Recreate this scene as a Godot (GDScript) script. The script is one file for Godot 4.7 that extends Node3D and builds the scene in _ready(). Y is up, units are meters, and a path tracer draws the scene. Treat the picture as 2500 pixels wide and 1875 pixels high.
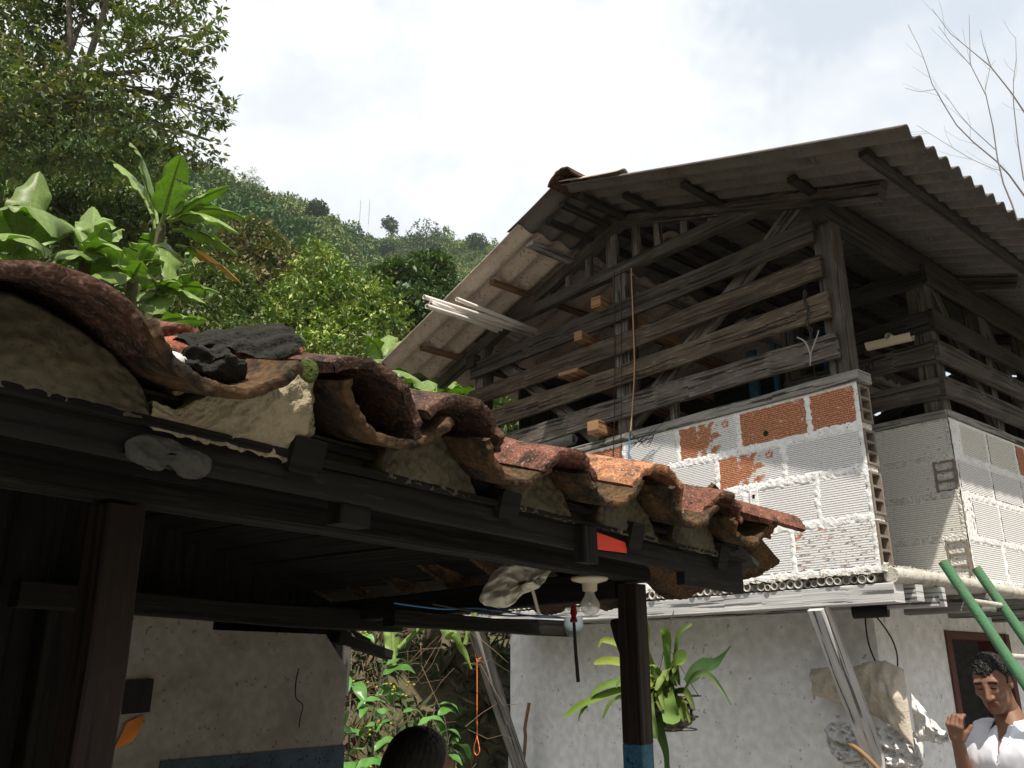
extends Node3D

# ---------------------------------------------------------------- mesh builder
class MB:
	var v := PackedVector3Array()
	var n := PackedVector3Array()
	var t := PackedVector2Array()
	var c := PackedColorArray()
	var ix := PackedInt32Array()
	var tint := Color(1, 1, 1)
	func quad(a: Vector3, b: Vector3, d: Vector3, e: Vector3, ua := Vector2(0, 0), ub := Vector2(1, 0), ud := Vector2(1, 1), ue := Vector2(0, 1)) -> void:
		# a b d e run counter-clockwise seen from outside
		var nn := (b - a).cross(e - a)
		if nn.length_squared() < 1e-14:
			nn = (d - b).cross(e - b)
		nn = nn.normalized()
		var k := v.size()
		v.push_back(a); v.push_back(b); v.push_back(d); v.push_back(e)
		t.push_back(ua); t.push_back(ub); t.push_back(ud); t.push_back(ue)
		for i in 4:
			n.push_back(nn); c.push_back(tint)
		ix.push_back(k); ix.push_back(k + 2); ix.push_back(k + 1)
		ix.push_back(k); ix.push_back(k + 3); ix.push_back(k + 2)
	func tri(a: Vector3, b: Vector3, d: Vector3, ua := Vector2(0, 0), ub := Vector2(1, 0), ud := Vector2(0.5, 1)) -> void:
		var nn := (b - a).cross(d - a).normalized()
		var k := v.size()
		v.push_back(a); v.push_back(b); v.push_back(d)
		t.push_back(ua); t.push_back(ub); t.push_back(ud)
		for i in 3:
			n.push_back(nn); c.push_back(tint)
		ix.push_back(k); ix.push_back(k + 2); ix.push_back(k + 1)
	func hexa(p: Array, du := 1.0) -> void:
		# p: 8 corners, bottom ring 0-3 counter-clockwise from above, top ring 4-7
		var f := [[3, 2, 1, 0], [4, 5, 6, 7], [0, 1, 5, 4], [1, 2, 6, 5], [2, 3, 7, 6], [3, 0, 4, 7]]
		for q in f:
			var a: Vector3 = p[q[0]]
			var b: Vector3 = p[q[1]]
			var d: Vector3 = p[q[3]]
			var lu := (b - a).length() * du
			var lv := (d - a).length() * du
			if lu >= lv:
				quad(p[q[0]], p[q[1]], p[q[2]], p[q[3]], Vector2(0, 0), Vector2(lu, 0), Vector2(lu, lv), Vector2(0, lv))
			else:
				quad(p[q[0]], p[q[1]], p[q[2]], p[q[3]], Vector2(0, 0), Vector2(0, lu), Vector2(lv, lu), Vector2(lv, 0))
	func box(lo: Vector3, hi: Vector3) -> void:
		hexa([Vector3(lo.x, lo.y, hi.z), Vector3(hi.x, lo.y, hi.z), Vector3(hi.x, lo.y, lo.z), Vector3(lo.x, lo.y, lo.z),
			Vector3(lo.x, hi.y, hi.z), Vector3(hi.x, hi.y, hi.z), Vector3(hi.x, hi.y, lo.z), Vector3(lo.x, hi.y, lo.z)])
	func plank(p0: Vector3, p1: Vector3, w: float, h: float, up: Vector3, rng: RandomNumberGenerator, jit := 0.004, cham := 0.004, seg := 0) -> void:
		# a sawn timber: w across, h along up, bevelled, with slightly wandering edges
		var d := p1 - p0
		var L := d.length()
		d /= L
		var s := d.cross(up).normalized()
		var u := s.cross(d).normalized()
		if seg <= 0:
			seg = clampi(int(L / 0.22), 1, 14)
		var rings := []
		var bow := rng.randf_range(-1, 1) * jit * 1.6
		var ph := rng.randf() * 9.0
		for i in seg + 1:
			var f := float(i) / seg
			var ctr := p0 + d * (L * f) + u * (bow * sin(f * PI)) + s * (bow * 0.6 * sin(f * PI))
			var ht := h * 0.5 + jit * 0.8 * sin(f * 7.0 + ph) + rng.randf_range(-jit, jit) * 0.5
			var hb := h * 0.5 + jit * 0.8 * sin(f * 5.0 + ph * 2.0) + rng.randf_range(-jit, jit) * 0.5
			var hw := w * 0.5
			var cc := minf(cham, minf(hw, h * 0.5) * 0.4)
			rings.append([ctr - s * (hw - cc) - u * hb, ctr + s * (hw - cc) - u * hb, ctr + s * hw - u * (hb - cc), ctr + s * hw + u * (ht - cc),
				ctr + s * (hw - cc) + u * ht, ctr - s * (hw - cc) + u * ht, ctr - s * hw + u * (ht - cc), ctr - s * hw - u * (hb - cc)])
		var uo := rng.randf() * 5.0
		var vo := rng.randf() * 5.0
		for i in seg:
			var va := vo
			for j in 8:
				var a: Vector3 = rings[i][j]
				var b: Vector3 = rings[i][(j + 1) % 8]
				var e: Vector3 = rings[i + 1][j]
				var g: Vector3 = rings[i + 1][(j + 1) % 8]
				var vb := va + (b - a).length()
				var u0 := uo + L * i / seg
				var u1 := uo + L * (i + 1) / seg
				quad(a, e, g, b, Vector2(u0, va), Vector2(u1, va), Vector2(u1, vb), Vector2(u0, vb))
				va = vb
		for q in 2:
			var r: Array = rings[0] if q == 0 else rings[seg]
			var ctr := Vector3.ZERO
			for x in r:
				ctr += x / 8.0
			for j in 8:
				var a: Vector3 = r[j]
				var b: Vector3 = r[(j + 1) % 8]
				var ua := Vector2((a - ctr).dot(s) * 0.25 + uo, (a - ctr).dot(u) + vo)
				var ub := Vector2((b - ctr).dot(s) * 0.25 + uo, (b - ctr).dot(u) + vo)
				if q == 0:
					tri(ctr, a, b, Vector2(uo, vo), ua, ub)
				else:
					tri(ctr, b, a, Vector2(uo, vo), ub, ua)
	func grid(P: Array, su := 1.0, sv := 1.0, flip := false, close := false) -> void:
		# P[i][j] smooth sheet; normal = d/di x d/dj (flip to turn over)
		var ni := P.size()
		var nj: int = P[0].size()
		var k := v.size()
		var w := 1
		for i in ni:
			var lu := 0.0
			for j in nj:
				var pi: Vector3 = P[mini(i + 1, ni - 1)][j] - P[maxi(i - 1, 0)][j]
				var pj: Vector3 = P[i][mini(j + 1, nj - 1)] - P[i][maxi(j - 1, 0)]
				if close:
					pj = P[i][(j + 1) % (nj - 1)] - P[i][(j - 1 + nj - 1) % (nj - 1)]
				var nn := pi.cross(pj).normalized()
				v.push_back(P[i][j]); n.push_back(-nn if flip else nn)
				t.push_back(Vector2(float(i) / (ni - 1) * su, float(j) / (nj - 1) * sv))
				c.push_back(tint)
		for i in ni - 1:
			for j in nj - 1:
				var a := k + i * nj + j
				var b := a + nj
				if flip:
					ix.append_array(PackedInt32Array([a, b, b + 1, a, b + 1, a + 1]))
				else:
					ix.append_array(PackedInt32Array([a, b + 1, b, a, a + 1, b + 1]))
	func tube(pts: Array, r0: float, r1: float, sides := 8, caps := true, rad: Array = []) -> void:
		var P := []
		var m := pts.size()
		var ref := Vector3(0.31, 0.9, 0.27)
		var L := 0.0
		for i in m:
			var d: Vector3 = (pts[mini(i + 1, m - 1)] - pts[maxi(i - 1, 0)]).normalized()
			if absf(d.dot(ref)) > 0.95:
				ref = Vector3(0.9, 0.1, 0.3)
			var s := d.cross(ref).normalized()
			var u := s.cross(d).normalized()
			ref = u
			var r: float = rad[i] if rad.size() == m else lerpf(r0, r1, float(i) / maxi(1, m - 1))
			var row := PackedVector3Array()
			for j in sides + 1:
				var a := TAU * (j % sides) / sides
				row.push_back(pts[i] + (s * cos(a) + u * sin(a)) * r)
			P.append(row)
			if i > 0:
				L += (pts[i] - pts[i - 1]).length()
		grid(P, L, 1.0, false, true)
		if caps:
			for q in 2:
				var row: PackedVector3Array = P[0] if q == 0 else P[m - 1]
				var ctr: Vector3 = pts[0] if q == 0 else pts[m - 1]
				for j in sides:
					if q == 0:
						tri(ctr, row[j], row[j + 1])
					else:
						tri(ctr, row[j + 1], row[j])
	func lathe(o: Vector3, axis: Vector3, prof: Array, sides := 16) -> void:
		# prof: Vector2(radius, height along axis)
		var x := axis.cross(Vector3(0.2, 0.3, 0.93)).normalized()
		var y := axis.cross(x).normalized()
		var P := []
		for q in prof:
			var row := PackedVector3Array()
			for j in sides + 1:
				var a := TAU * (j % sides) / sides
				row.push_back(o + axis * q.y + (x * cos(a) + y * sin(a)) * q.x)
			P.append(row)
		grid(P, 1.0, 1.0, true, true)
	func leaf(o: Vector3, d: Vector3, nrm: Vector3, L: float, w: float, fold := 0.15) -> void:
		# a diamond leaf folded along its rib
		var s := d.cross(nrm).normalized()
		var m := o + d * (L * 0.45)
		var tip := o + d * L - nrm * (L * 0.12)
		var a := m + s * (w * 0.5) + nrm * (w * fold)
		var b := m - s * (w * 0.5) + nrm * (w * fold)
		var k := v.size()
		v.push_back(o); v.push_back(a); v.push_back(tip); v.push_back(b)
		var n1 := (nrm + s * fold * -1.5).normalized()
		n.push_back(nrm); n.push_back(n1); n.push_back(nrm); n.push_back((nrm + s * fold * 1.5).normalized())
		for i in 4:
			c.push_back(tint)
		t.push_back(Vector2(0.5, 0)); t.push_back(Vector2(0, 0.45)); t.push_back(Vector2(0.5, 1)); t.push_back(Vector2(1, 0.45))
		ix.push_back(k); ix.push_back(k + 2); ix.push_back(k + 1)
		ix.push_back(k); ix.push_back(k + 3); ix.push_back(k + 2)
	func mesh() -> ArrayMesh:
		var a := []
		a.resize(Mesh.ARRAY_MAX)
		a[Mesh.ARRAY_VERTEX] = v
		a[Mesh.ARRAY_NORMAL] = n
		a[Mesh.ARRAY_TEX_UV] = t
		a[Mesh.ARRAY_COLOR] = c
		a[Mesh.ARRAY_INDEX] = ix
		var m := ArrayMesh.new()
		m.add_surface_from_arrays(Mesh.PRIMITIVE_TRIANGLES, a)
		return m

var rng := RandomNumberGenerator.new()
var M := {}
var used := {}

func numbered(called: String) -> String:
	var k: int = used.get(called, 0)
	used[called] = k + 1
	return called if k == 0 else "%s_%03d" % [called, k]

func thing(called: String, label: String, category: String, at := Vector3.ZERO, group := "", turn := 0.0) -> Node3D:
	var o := Node3D.new()
	o.name = numbered(called)
	o.position = at
	o.rotation.y = turn
	add_child(o)
	return tag(o, label, category, group)

func tag(o: Node3D, label: String, category: String, group := "") -> Node3D:
	o.set_meta("label", label)
	o.set_meta("category", category)
	if group:
		o.set_meta("group", group)
	return o

func part(parent: Node3D, called: String, m: Mesh, material: Material) -> MeshInstance3D:
	var o := MeshInstance3D.new()
	o.name = called
	o.mesh = m
	o.material_override = material
	parent.add_child(o, true)
	return o

func solo(called: String, m: Mesh, material: Material, label: String, category: String, at := Vector3.ZERO, group := "") -> MeshInstance3D:
	var o := MeshInstance3D.new()
	o.name = numbered(called)
	o.mesh = m
	o.material_override = material
	o.position = at
	add_child(o)
	tag(o, label, category, group)
	return o

func group_node(parent: Node3D, called: String) -> Node3D:
	var o := Node3D.new()
	o.name = called
	parent.add_child(o, true)
	return o

func structure(called: String, m: Mesh, material: Material) -> MeshInstance3D:
	var o := MeshInstance3D.new()
	o.name = called
	o.mesh = m
	o.material_override = material
	o.set_meta("kind", "structure")
	add_child(o)
	return o

func stuff(called: String, mesh: Mesh, material: Material, xf: Array, cols: Array, label: String, category: String) -> MultiMeshInstance3D:
	var mm := MultiMesh.new()
	mm.transform_format = MultiMesh.TRANSFORM_3D
	mm.use_colors = true
	mm.mesh = mesh
	mm.instance_count = xf.size()
	for i in xf.size():
		mm.set_instance_transform(i, xf[i])
		mm.set_instance_color(i, cols[i])
	var o := MultiMeshInstance3D.new()
	o.name = numbered(called)
	o.multimesh = mm
	o.material_override = material
	o.set_meta("kind", "stuff")
	o.set_meta("label", label)
	o.set_meta("category", category)
	add_child(o, true)
	return o

# places in the photograph's two buildings, in metres
const HO := Vector3(1.6498, 0, -3.8624)   # house corner on the ground
const HT := 130.0                          # house: x = along the slatted front (away), z = back along the right side
const SO := Vector3(-0.3317, 0, -0.954)   # porch eave, origin
const ST := 53.0                           # porch: x = along the eave (away), -z = inwards

func hp(a: float, y: float, c: float) -> Vector3:
	return HO + Basis(Vector3.UP, deg_to_rad(HT)) * Vector3(a, y, c)

func sp(e: float, y: float, p: float) -> Vector3:
	return SO + Basis(Vector3.UP, deg_to_rad(ST)) * Vector3(e, y, -p)

# ---------------------------------------------------------------- materials
func lin(r: float, g: float, b: float) -> Color:
	return Color(r, g, b).linear_to_srgb()

func noise(seed_: int, w: int, h: int, freq: float, oct := 4, kind := FastNoiseLite.TYPE_SIMPLEX_SMOOTH) -> PackedByteArray:
	var f := FastNoiseLite.new()
	f.seed = seed_
	f.frequency = freq
	f.noise_type = kind
	f.fractal_octaves = oct
	var im := f.get_seamless_image(w, h)
	im.convert(Image.FORMAT_L8)
	return im.get_data()

func stretched(seed_: int, w: int, h: int, freq: float, squeeze: int, oct := 4) -> PackedByteArray:
	# grain: long along x
	var f := FastNoiseLite.new()
	f.seed = seed_
	f.frequency = freq
	f.fractal_octaves = oct
	var im := f.get_seamless_image(w / squeeze, h)
	im.convert(Image.FORMAT_L8)
	im.resize(w, h, Image.INTERPOLATE_CUBIC)
	return im.get_data()

func picture(w: int, h: int, f: Callable) -> ImageTexture:
	var d := PackedByteArray()
	d.resize(w * h * 3)
	var i := 0
	for y in h:
		for x in w:
			var q: Color = f.call(i, x, y)
			d[i * 3] = clampi(int(q.r * 255.0), 0, 255)
			d[i * 3 + 1] = clampi(int(q.g * 255.0), 0, 255)
			d[i * 3 + 2] = clampi(int(q.b * 255.0), 0, 255)
			i += 1
	return ImageTexture.create_from_image(Image.create_from_data(w, h, false, Image.FORMAT_RGB8, d))

func bumps(data: PackedByteArray, w: int, h: int, k := 4.0) -> ImageTexture:
	var im := Image.create_from_data(w, h, false, Image.FORMAT_L8, data)
	im.convert(Image.FORMAT_RGBA8)
	im.bump_map_to_normal_map(k)
	return ImageTexture.create_from_image(im)

func mat(key: String, col: Color, rough := 0.85, albedo: Texture2D = null, nrm: Texture2D = null, uv := Vector3.ONE, tri := 0, ns := 1.0) -> StandardMaterial3D:
	var m := StandardMaterial3D.new()
	m.resource_name = key
	m.albedo_color = col
	m.roughness = rough
	m.metallic_specular = 0.35
	if albedo:
		m.albedo_texture = albedo
	if nrm:
		m.normal_enabled = true
		m.normal_texture = nrm
		m.normal_scale = ns
	m.uv1_scale = uv
	if tri > 0:
		m.uv1_triplanar = true
		m.uv1_world_triplanar = tri == 2
	M[key] = m
	return m

func leafmat(key: String, col: Color, back: Color, rough := 0.5) -> StandardMaterial3D:
	var m := mat(key, col, rough)
	m.vertex_color_use_as_albedo = true
	m.backlight_enabled = true
	m.backlight = back
	m.cull_mode = BaseMaterial3D.CULL_DISABLED
	return m

const BANANAS := [
	["tall banana plant with upright paddle leaves and one yellowing leaf tip", Vector3(-2.89,5.03,-6.24), Vector3(-2.95,4.39,-6.45), [
		[Vector3(-2.91,5.06,-6.22), Vector3(-3.32,5.93,-6.35), 0.30, 0.28, 0],
		[Vector3(-2.88,5.06,-6.22), Vector3(-2.60,5.43,-5.78), 0.10, 0.40, 0],
		[Vector3(-2.83,5.10,-6.21), Vector3(-2.32,5.36,-6.12), 0.12, 0.28, 0],
		[Vector3(-2.81,5.10,-6.21), Vector3(-2.25,5.20,-6.39), 0.35, 0.26, 0],
		[Vector3(-2.82,5.08,-6.22), Vector3(-2.15,4.84,-5.98), 0.30, 0.30, 0],
		[Vector3(-2.79,5.02,-6.24), Vector3(-2.26,4.82,-6.31), 0.25, 0.26, 0],
		[Vector3(-2.76,4.90,-6.28), Vector3(-2.20,4.56,-6.29), 0.20, 0.26, 1],
		[Vector3(-2.96,5.14,-6.20), Vector3(-3.74,6.07,-6.83), 0.15, 0.25, 0],
		[Vector3(-2.93,5.03,-6.24), Vector3(-3.15,5.63,-6.24), 0.10, 0.20, 0],
		[Vector3(-2.86,4.94,-6.27), Vector3(-2.66,4.44,-6.01), 0.15, 0.34, 0],
		[Vector3(-2.89,5.01,-6.24), Vector3(-3.18,4.87,-6.60), 0.30, 0.30, 0],
	]],
	["broad-leaved banana plant at the left edge above the largest clay tile", Vector3(-3.26,4.14,-5.06), Vector3(-3.27,3.73,-5.19), [
		[Vector3(-3.26,4.14,-5.06), Vector3(-3.33,4.92,-5.22), 0.10, 0.30, 0],
		[Vector3(-3.24,4.15,-5.05), Vector3(-2.87,4.15,-4.74), 1.05, 0.42, 0],
		[Vector3(-3.24,4.15,-5.05), Vector3(-3.34,4.19,-4.72), 1.00, 0.42, 0],
		[Vector3(-3.31,4.11,-5.07), Vector3(-2.80,3.94,-4.49), 0.35, 0.34, 0],
		[Vector3(-3.34,4.09,-5.07), Vector3(-3.15,3.86,-4.51), 0.30, 0.34, 0],
		[Vector3(-3.20,4.14,-5.06), Vector3(-3.18,4.49,-5.26), 0.50, 0.30, 0],
	]],
	["low banana plant with wide arching leaves between the left-edge plant and the tall one", Vector3(-3.01,4.32,-5.42), Vector3(-3.01,3.88,-5.56), [
		[Vector3(-3.00,4.35,-5.41), Vector3(-3.31,4.63,-5.42), 0.45, 0.30, 0],
		[Vector3(-3.01,4.35,-5.41), Vector3(-2.98,4.71,-5.50), 0.35, 0.30, 0],
		[Vector3(-3.00,4.32,-5.42), Vector3(-3.20,4.94,-5.74), 0.10, 0.22, 0],
		[Vector3(-3.03,4.32,-5.42), Vector3(-2.96,4.15,-5.05), 0.30, 0.32, 0],
		[Vector3(-3.01,4.32,-5.42), Vector3(-2.65,4.29,-5.21), 0.35, 0.30, 0],
		[Vector3(-2.99,4.32,-5.42), Vector3(-2.88,4.68,-5.61), 0.20, 0.26, 0],
		[Vector3(-3.03,4.32,-5.42), Vector3(-3.17,4.14,-5.16), 0.30, 0.30, 0],
		[Vector3(-2.99,4.30,-5.42), Vector3(-2.85,4.58,-5.33), 0.15, 0.20, 0],
	]],
	["low banana plant with long horizontal leaves over the left tiles", Vector3(-2.77,4.27,-5.65), Vector3(-2.77,3.87,-5.78), [
		[Vector3(-2.79,4.27,-5.65), Vector3(-2.64,4.53,-5.56), 0.30, 0.34, 0],
		[Vector3(-2.79,4.28,-5.64), Vector3(-3.08,4.27,-5.33), 0.35, 0.30, 0],
		[Vector3(-2.79,4.27,-5.65), Vector3(-2.90,4.05,-5.19), 0.30, 0.32, 0],
		[Vector3(-2.76,4.27,-5.65), Vector3(-2.57,4.45,-5.69), 0.20, 0.26, 0],
		[Vector3(-2.77,4.27,-5.65), Vector3(-3.11,4.68,-5.93), 0.20, 0.28, 0],
		[Vector3(-2.77,4.25,-5.65), Vector3(-2.61,4.32,-5.42), 0.10, 0.24, 0],
		[Vector3(-2.76,4.25,-5.65), Vector3(-2.68,4.62,-5.74), 0.25, 0.30, 0],
	]],
	["small banana plant with drooping leaves below the tall one", Vector3(-2.72,4.36,-6.03), Vector3(-2.74,3.96,-6.17), [
		[Vector3(-2.72,4.37,-6.03), Vector3(-2.30,4.40,-6.13), 0.22, 0.20, 0],
		[Vector3(-2.71,4.37,-6.03), Vector3(-2.34,4.24,-5.97), 0.20, 0.20, 0],
		[Vector3(-2.72,4.37,-6.03), Vector3(-2.49,4.49,-5.99), 0.15, 0.20, 0],
		[Vector3(-2.73,4.37,-6.03), Vector3(-2.78,4.35,-5.83), 0.25, 0.24, 0],
		[Vector3(-2.72,4.37,-6.03), Vector3(-2.44,4.27,-5.65), 0.15, 0.18, 0],
		[Vector3(-2.74,4.36,-6.04), Vector3(-2.79,4.17,-5.78), 0.20, 0.26, 0],
		[Vector3(-2.73,4.36,-6.04), Vector3(-2.62,4.04,-5.72), 0.15, 0.26, 0],
	]],
	["single bright banana leaf lying low behind the second-course clay tile", Vector3(-1.92,3.35,-4.27), Vector3(-1.93,3.20,-4.31), [
		[Vector3(-1.94,3.36,-4.26), Vector3(-1.65,3.38,-4.25), 0.10, 0.16, 0],
		[Vector3(-1.93,3.35,-4.27), Vector3(-2.08,3.39,-4.36), 0.10, 0.14, 0],
	]],
	["banana plant with glossy leaves beside the left foot of the corrugated roof", Vector3(-1.36,4.69,-8.46), Vector3(-1.36,4.36,-8.57), [
		[Vector3(-1.36,4.67,-8.46), Vector3(-1.54,4.92,-8.38), 0.25, 0.34, 0],
		[Vector3(-1.36,4.67,-8.46), Vector3(-1.19,4.95,-8.58), 0.25, 0.30, 0],
		[Vector3(-1.36,4.67,-8.46), Vector3(-1.36,5.09,-8.75), 0.30, 0.30, 0],
		[Vector3(-1.36,4.65,-8.47), Vector3(-1.46,4.58,-8.28), 0.20, 0.30, 0],
		[Vector3(-1.34,4.65,-8.47), Vector3(-1.12,4.59,-8.49), 0.20, 0.30, 0],
	]],
	["banana plant with sunlit leaves behind the third clay tile from the left", Vector3(-0.73,4.00,-7.63), Vector3(-0.73,3.62,-7.76), [
		[Vector3(-0.73,4.00,-7.63), Vector3(-1.16,4.32,-7.74), 0.30, 0.30, 0],
		[Vector3(-0.73,4.01,-7.63), Vector3(-0.82,4.26,-7.86), 0.20, 0.30, 0],
		[Vector3(-0.72,4.01,-7.63), Vector3(-0.36,4.03,-7.41), 0.25, 0.30, 0],
		[Vector3(-0.73,4.00,-7.63), Vector3(-0.91,3.95,-7.33), 0.25, 0.30, 0],
		[Vector3(-0.72,4.00,-7.63), Vector3(-0.55,4.21,-7.77), 0.20, 0.28, 0],
		[Vector3(-0.73,3.99,-7.64), Vector3(-0.34,3.91,-7.45), 0.15, 0.30, 0],
		[Vector3(-0.75,3.99,-7.64), Vector3(-1.15,4.09,-7.60), 0.20, 0.30, 0],
	]],
	["young seedling with one upright pale leaf beside the broken plaster lump", Vector3(-1.12,3.33,-4.91), Vector3(-1.13,3.20,-4.95), [
		[Vector3(-1.13,3.33,-4.91), Vector3(-1.15,3.44,-4.87), 0.02, 0.07, 2],
		[Vector3(-1.12,3.30,-4.91), Vector3(-1.07,3.34,-4.80), 0.03, 0.06, 0],
		[Vector3(-1.12,3.30,-4.91), Vector3(-1.21,3.42,-4.98), 0.05, 0.05, 0],
	]],
]
const BIG_TREE := [[Vector3(-8.12,11.79,-11.57), 1.16, 0.75], [Vector3(-7.11,12.13,-11.77), 1.05, 0.70], [Vector3(-5.43,11.17,-11.14), 0.85, 0.69], [Vector3(-7.69,10.75,-11.60), 1.27, 0.53], [Vector3(-6.05,10.75,-11.60), 1.14, 0.60], [Vector3(-5.26,10.56,-11.98), 0.72, 0.44], [Vector3(-7.01,9.83,-11.74), 1.59, 0.50], [Vector3(-5.43,9.65,-11.65), 0.92, 0.36], [Vector3(-8.35,10.06,-12.30), 1.03, 0.55], [Vector3(-4.83,10.27,-11.91), 0.37, 0.27], [Vector3(-6.62,12.80,-11.54), 1.74, 0.56], [Vector3(-8.35,12.55,-11.47), 1.38, 0.69], ]
const BRIGHT_TREE := [[Vector3(-3.32,8.26,-13.59), 0.54, 0.43], [Vector3(-2.96,7.71,-13.77), 0.79, 0.54], [Vector3(-3.65,7.55,-13.41), 0.67, 0.49], [Vector3(-3.88,7.07,-13.35), 0.76, 0.38], [Vector3(-2.86,6.98,-13.49), 0.84, 0.45], [Vector3(-2.34,7.51,-14.05), 0.55, 0.47], [Vector3(-4.24,6.79,-13.03), 0.47, 0.30], [Vector3(-3.63,8.86,-13.81), 0.30, 0.22], [Vector3(-2.59,8.15,-14.05), 0.44, 0.30], [Vector3(-3.21,6.48,-13.34), 1.16, 0.34], ]
const BROWN_SHRUB := [[Vector3(-5.85,10.64,-17.01), 0.73, 0.46], [Vector3(-5.10,10.02,-16.79), 0.63, 0.45], [Vector3(-6.10,9.77,-16.67), 0.66, 0.49], [Vector3(-5.28,9.10,-16.47), 0.95, 0.52], [Vector3(-4.76,9.26,-16.42), 0.43, 0.35], [Vector3(-5.81,8.57,-16.12), 0.84, 0.42], ]
const OLIVE_TREE := [[Vector3(-8.34,10.39,-14.99), 0.98, 0.37], [Vector3(-7.26,9.88,-14.74), 0.88, 0.36], [Vector3(-9.20,10.83,-15.26), 0.75, 0.33], [Vector3(-6.54,9.55,-14.63), 0.55, 0.39], [Vector3(-7.46,9.14,-14.35), 1.15, 0.38], [Vector3(-9.34,10.03,-14.68), 0.72, 0.40], ]
const DARK_TREE := [[Vector3(-3.12,11.92,-21.85), 0.87, 0.58], [Vector3(-2.40,12.70,-22.65), 0.72, 0.54], [Vector3(-3.63,11.21,-21.67), 0.68, 0.51], [Vector3(-2.65,10.76,-21.19), 1.00, 0.61], [Vector3(-2.01,11.85,-22.51), 0.59, 0.59], ]
const SCRUB := [[Vector3(-4.33,6.38,-11.05), 0.52, 0.29], [Vector3(-3.62,5.85,-10.81), 0.50, 0.31], [Vector3(-3.07,5.57,-10.69), 0.44, 0.25], [Vector3(-4.31,7.19,-11.84), 0.44, 0.25], [Vector3(-2.31,6.07,-12.21), 0.56, 0.38], [Vector3(-2.31,7.46,-14.91), 0.54, 0.46], [Vector3(-5.00,7.13,-11.86), 0.44, 0.31], ]
const TERRACE := [[Vector3(-11.06,10.66,-18.06), 1.54, 0.77], [Vector3(-12.50,15.87,-22.64), 1.62, 0.75], [Vector3(-14.88,15.87,-22.64), 1.50, 0.75], ]

func sky_picture() -> ImageTexture:
	# bright thin cloud with a few bluish gaps
	var w := 1024
	var h := 512
	var f := FastNoiseLite.new()
	f.seed = 4
	f.frequency = 1.0
	f.fractal_octaves = 4
	f.fractal_gain = 0.38
	f.domain_warp_enabled = true
	f.domain_warp_amplitude = 0.5
	f.domain_warp_frequency = 0.8
	var d := PackedFloat32Array()
	d.resize(w * h * 3)
	var i := 0
	for y in h:
		var th := PI * (y + 0.5) / h
		for x in w:
			var az := TAU * ((x + 0.5) / w - 0.5)
			var v := Vector3(sin(az) * sin(th), cos(th), -cos(az) * sin(th))
			var n := f.get_noise_3dv(v * Vector3(1.5, 2.2, 1.5))
			var k := smoothstep(-0.34, 0.40, n + 0.16 + 0.34 * clampf(v.x, -0.5, 1.0))
			var c := Color(0.535, 0.59, 0.665).lerp(Color(0.80, 0.81, 0.82), k)
			if v.y < 0.0:
				c = Color(0.1, 0.095, 0.085)
			d[i] = c.r; d[i + 1] = c.g; d[i + 2] = c.b
			i += 3
	return ImageTexture.create_from_image(Image.create_from_data(w, h, false, Image.FORMAT_RGBF, d.to_byte_array()))

func _ready() -> void:
	var cam := Camera3D.new()
	cam.name = "camera"
	cam.position = Vector3(0, 1.6, 0)
	cam.rotation_degrees = Vector3(18.5, 0, 0)
	cam.fov = 48.53
	cam.near = 0.05
	cam.far = 2000.0
	add_child(cam)
	cam.current = true
	var we := WorldEnvironment.new()
	we.name = "environment"
	var env := Environment.new()
	env.background_mode = Environment.BG_SKY
	var sky := Sky.new()
	var sm := PanoramaSkyMaterial.new()
	sm.panorama = sky_picture()
	sky.sky_material = sm
	env.sky = sky
	env.tonemap_mode = Environment.TONE_MAPPER_LINEAR
	env.tonemap_exposure = 1.35
	env.sdfgi_enabled = true
	env.ssao_enabled = true
	env.ssil_enabled = true
	env.fog_enabled = true
	env.fog_density = 0.00025
	env.fog_light_color = Color(0.84, 0.89, 0.9)
	we.environment = env
	add_child(we)
	var sun := DirectionalLight3D.new()
	sun.name = "sun"
	sun.light_color = Color(1.0, 0.96, 0.9)
	sun.light_energy = 1.6
	sun.light_angular_distance = 0.6
	sun.shadow_enabled = true
	add_child(sun)
	# the sun stands high behind the camera, a little to the right
	sun.look_at_from_position(Vector3(0.03, 1.05, 0.64), Vector3.ZERO)
	var t0 := Time.get_ticks_msec()
	materials()
	print("materials ", Time.get_ticks_msec() - t0); t0 = Time.get_ticks_msec()
	landscape()
	print("land ", Time.get_ticks_msec() - t0); t0 = Time.get_ticks_msec()
	house()
	print("house ", Time.get_ticks_msec() - t0); t0 = Time.get_ticks_msec()
	porch()
	trees()
	bananas()
	bank()
	print("trees ", Time.get_ticks_msec() - t0); t0 = Time.get_ticks_msec()
	odds()
	house_odds()
	fern()
	person("man with short dark hair and white shirt, head bowed, beside the green ladder", Vector3(2.20, 0.0, -4.02), deg_to_rad(-68.0), true)
	person("dark-haired person seen from behind, only the head above the bottom edge", Vector3(-0.30, 0.0, -2.83), deg_to_rad(126.0), false)
	print("people ", Time.get_ticks_msec() - t0)

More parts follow.
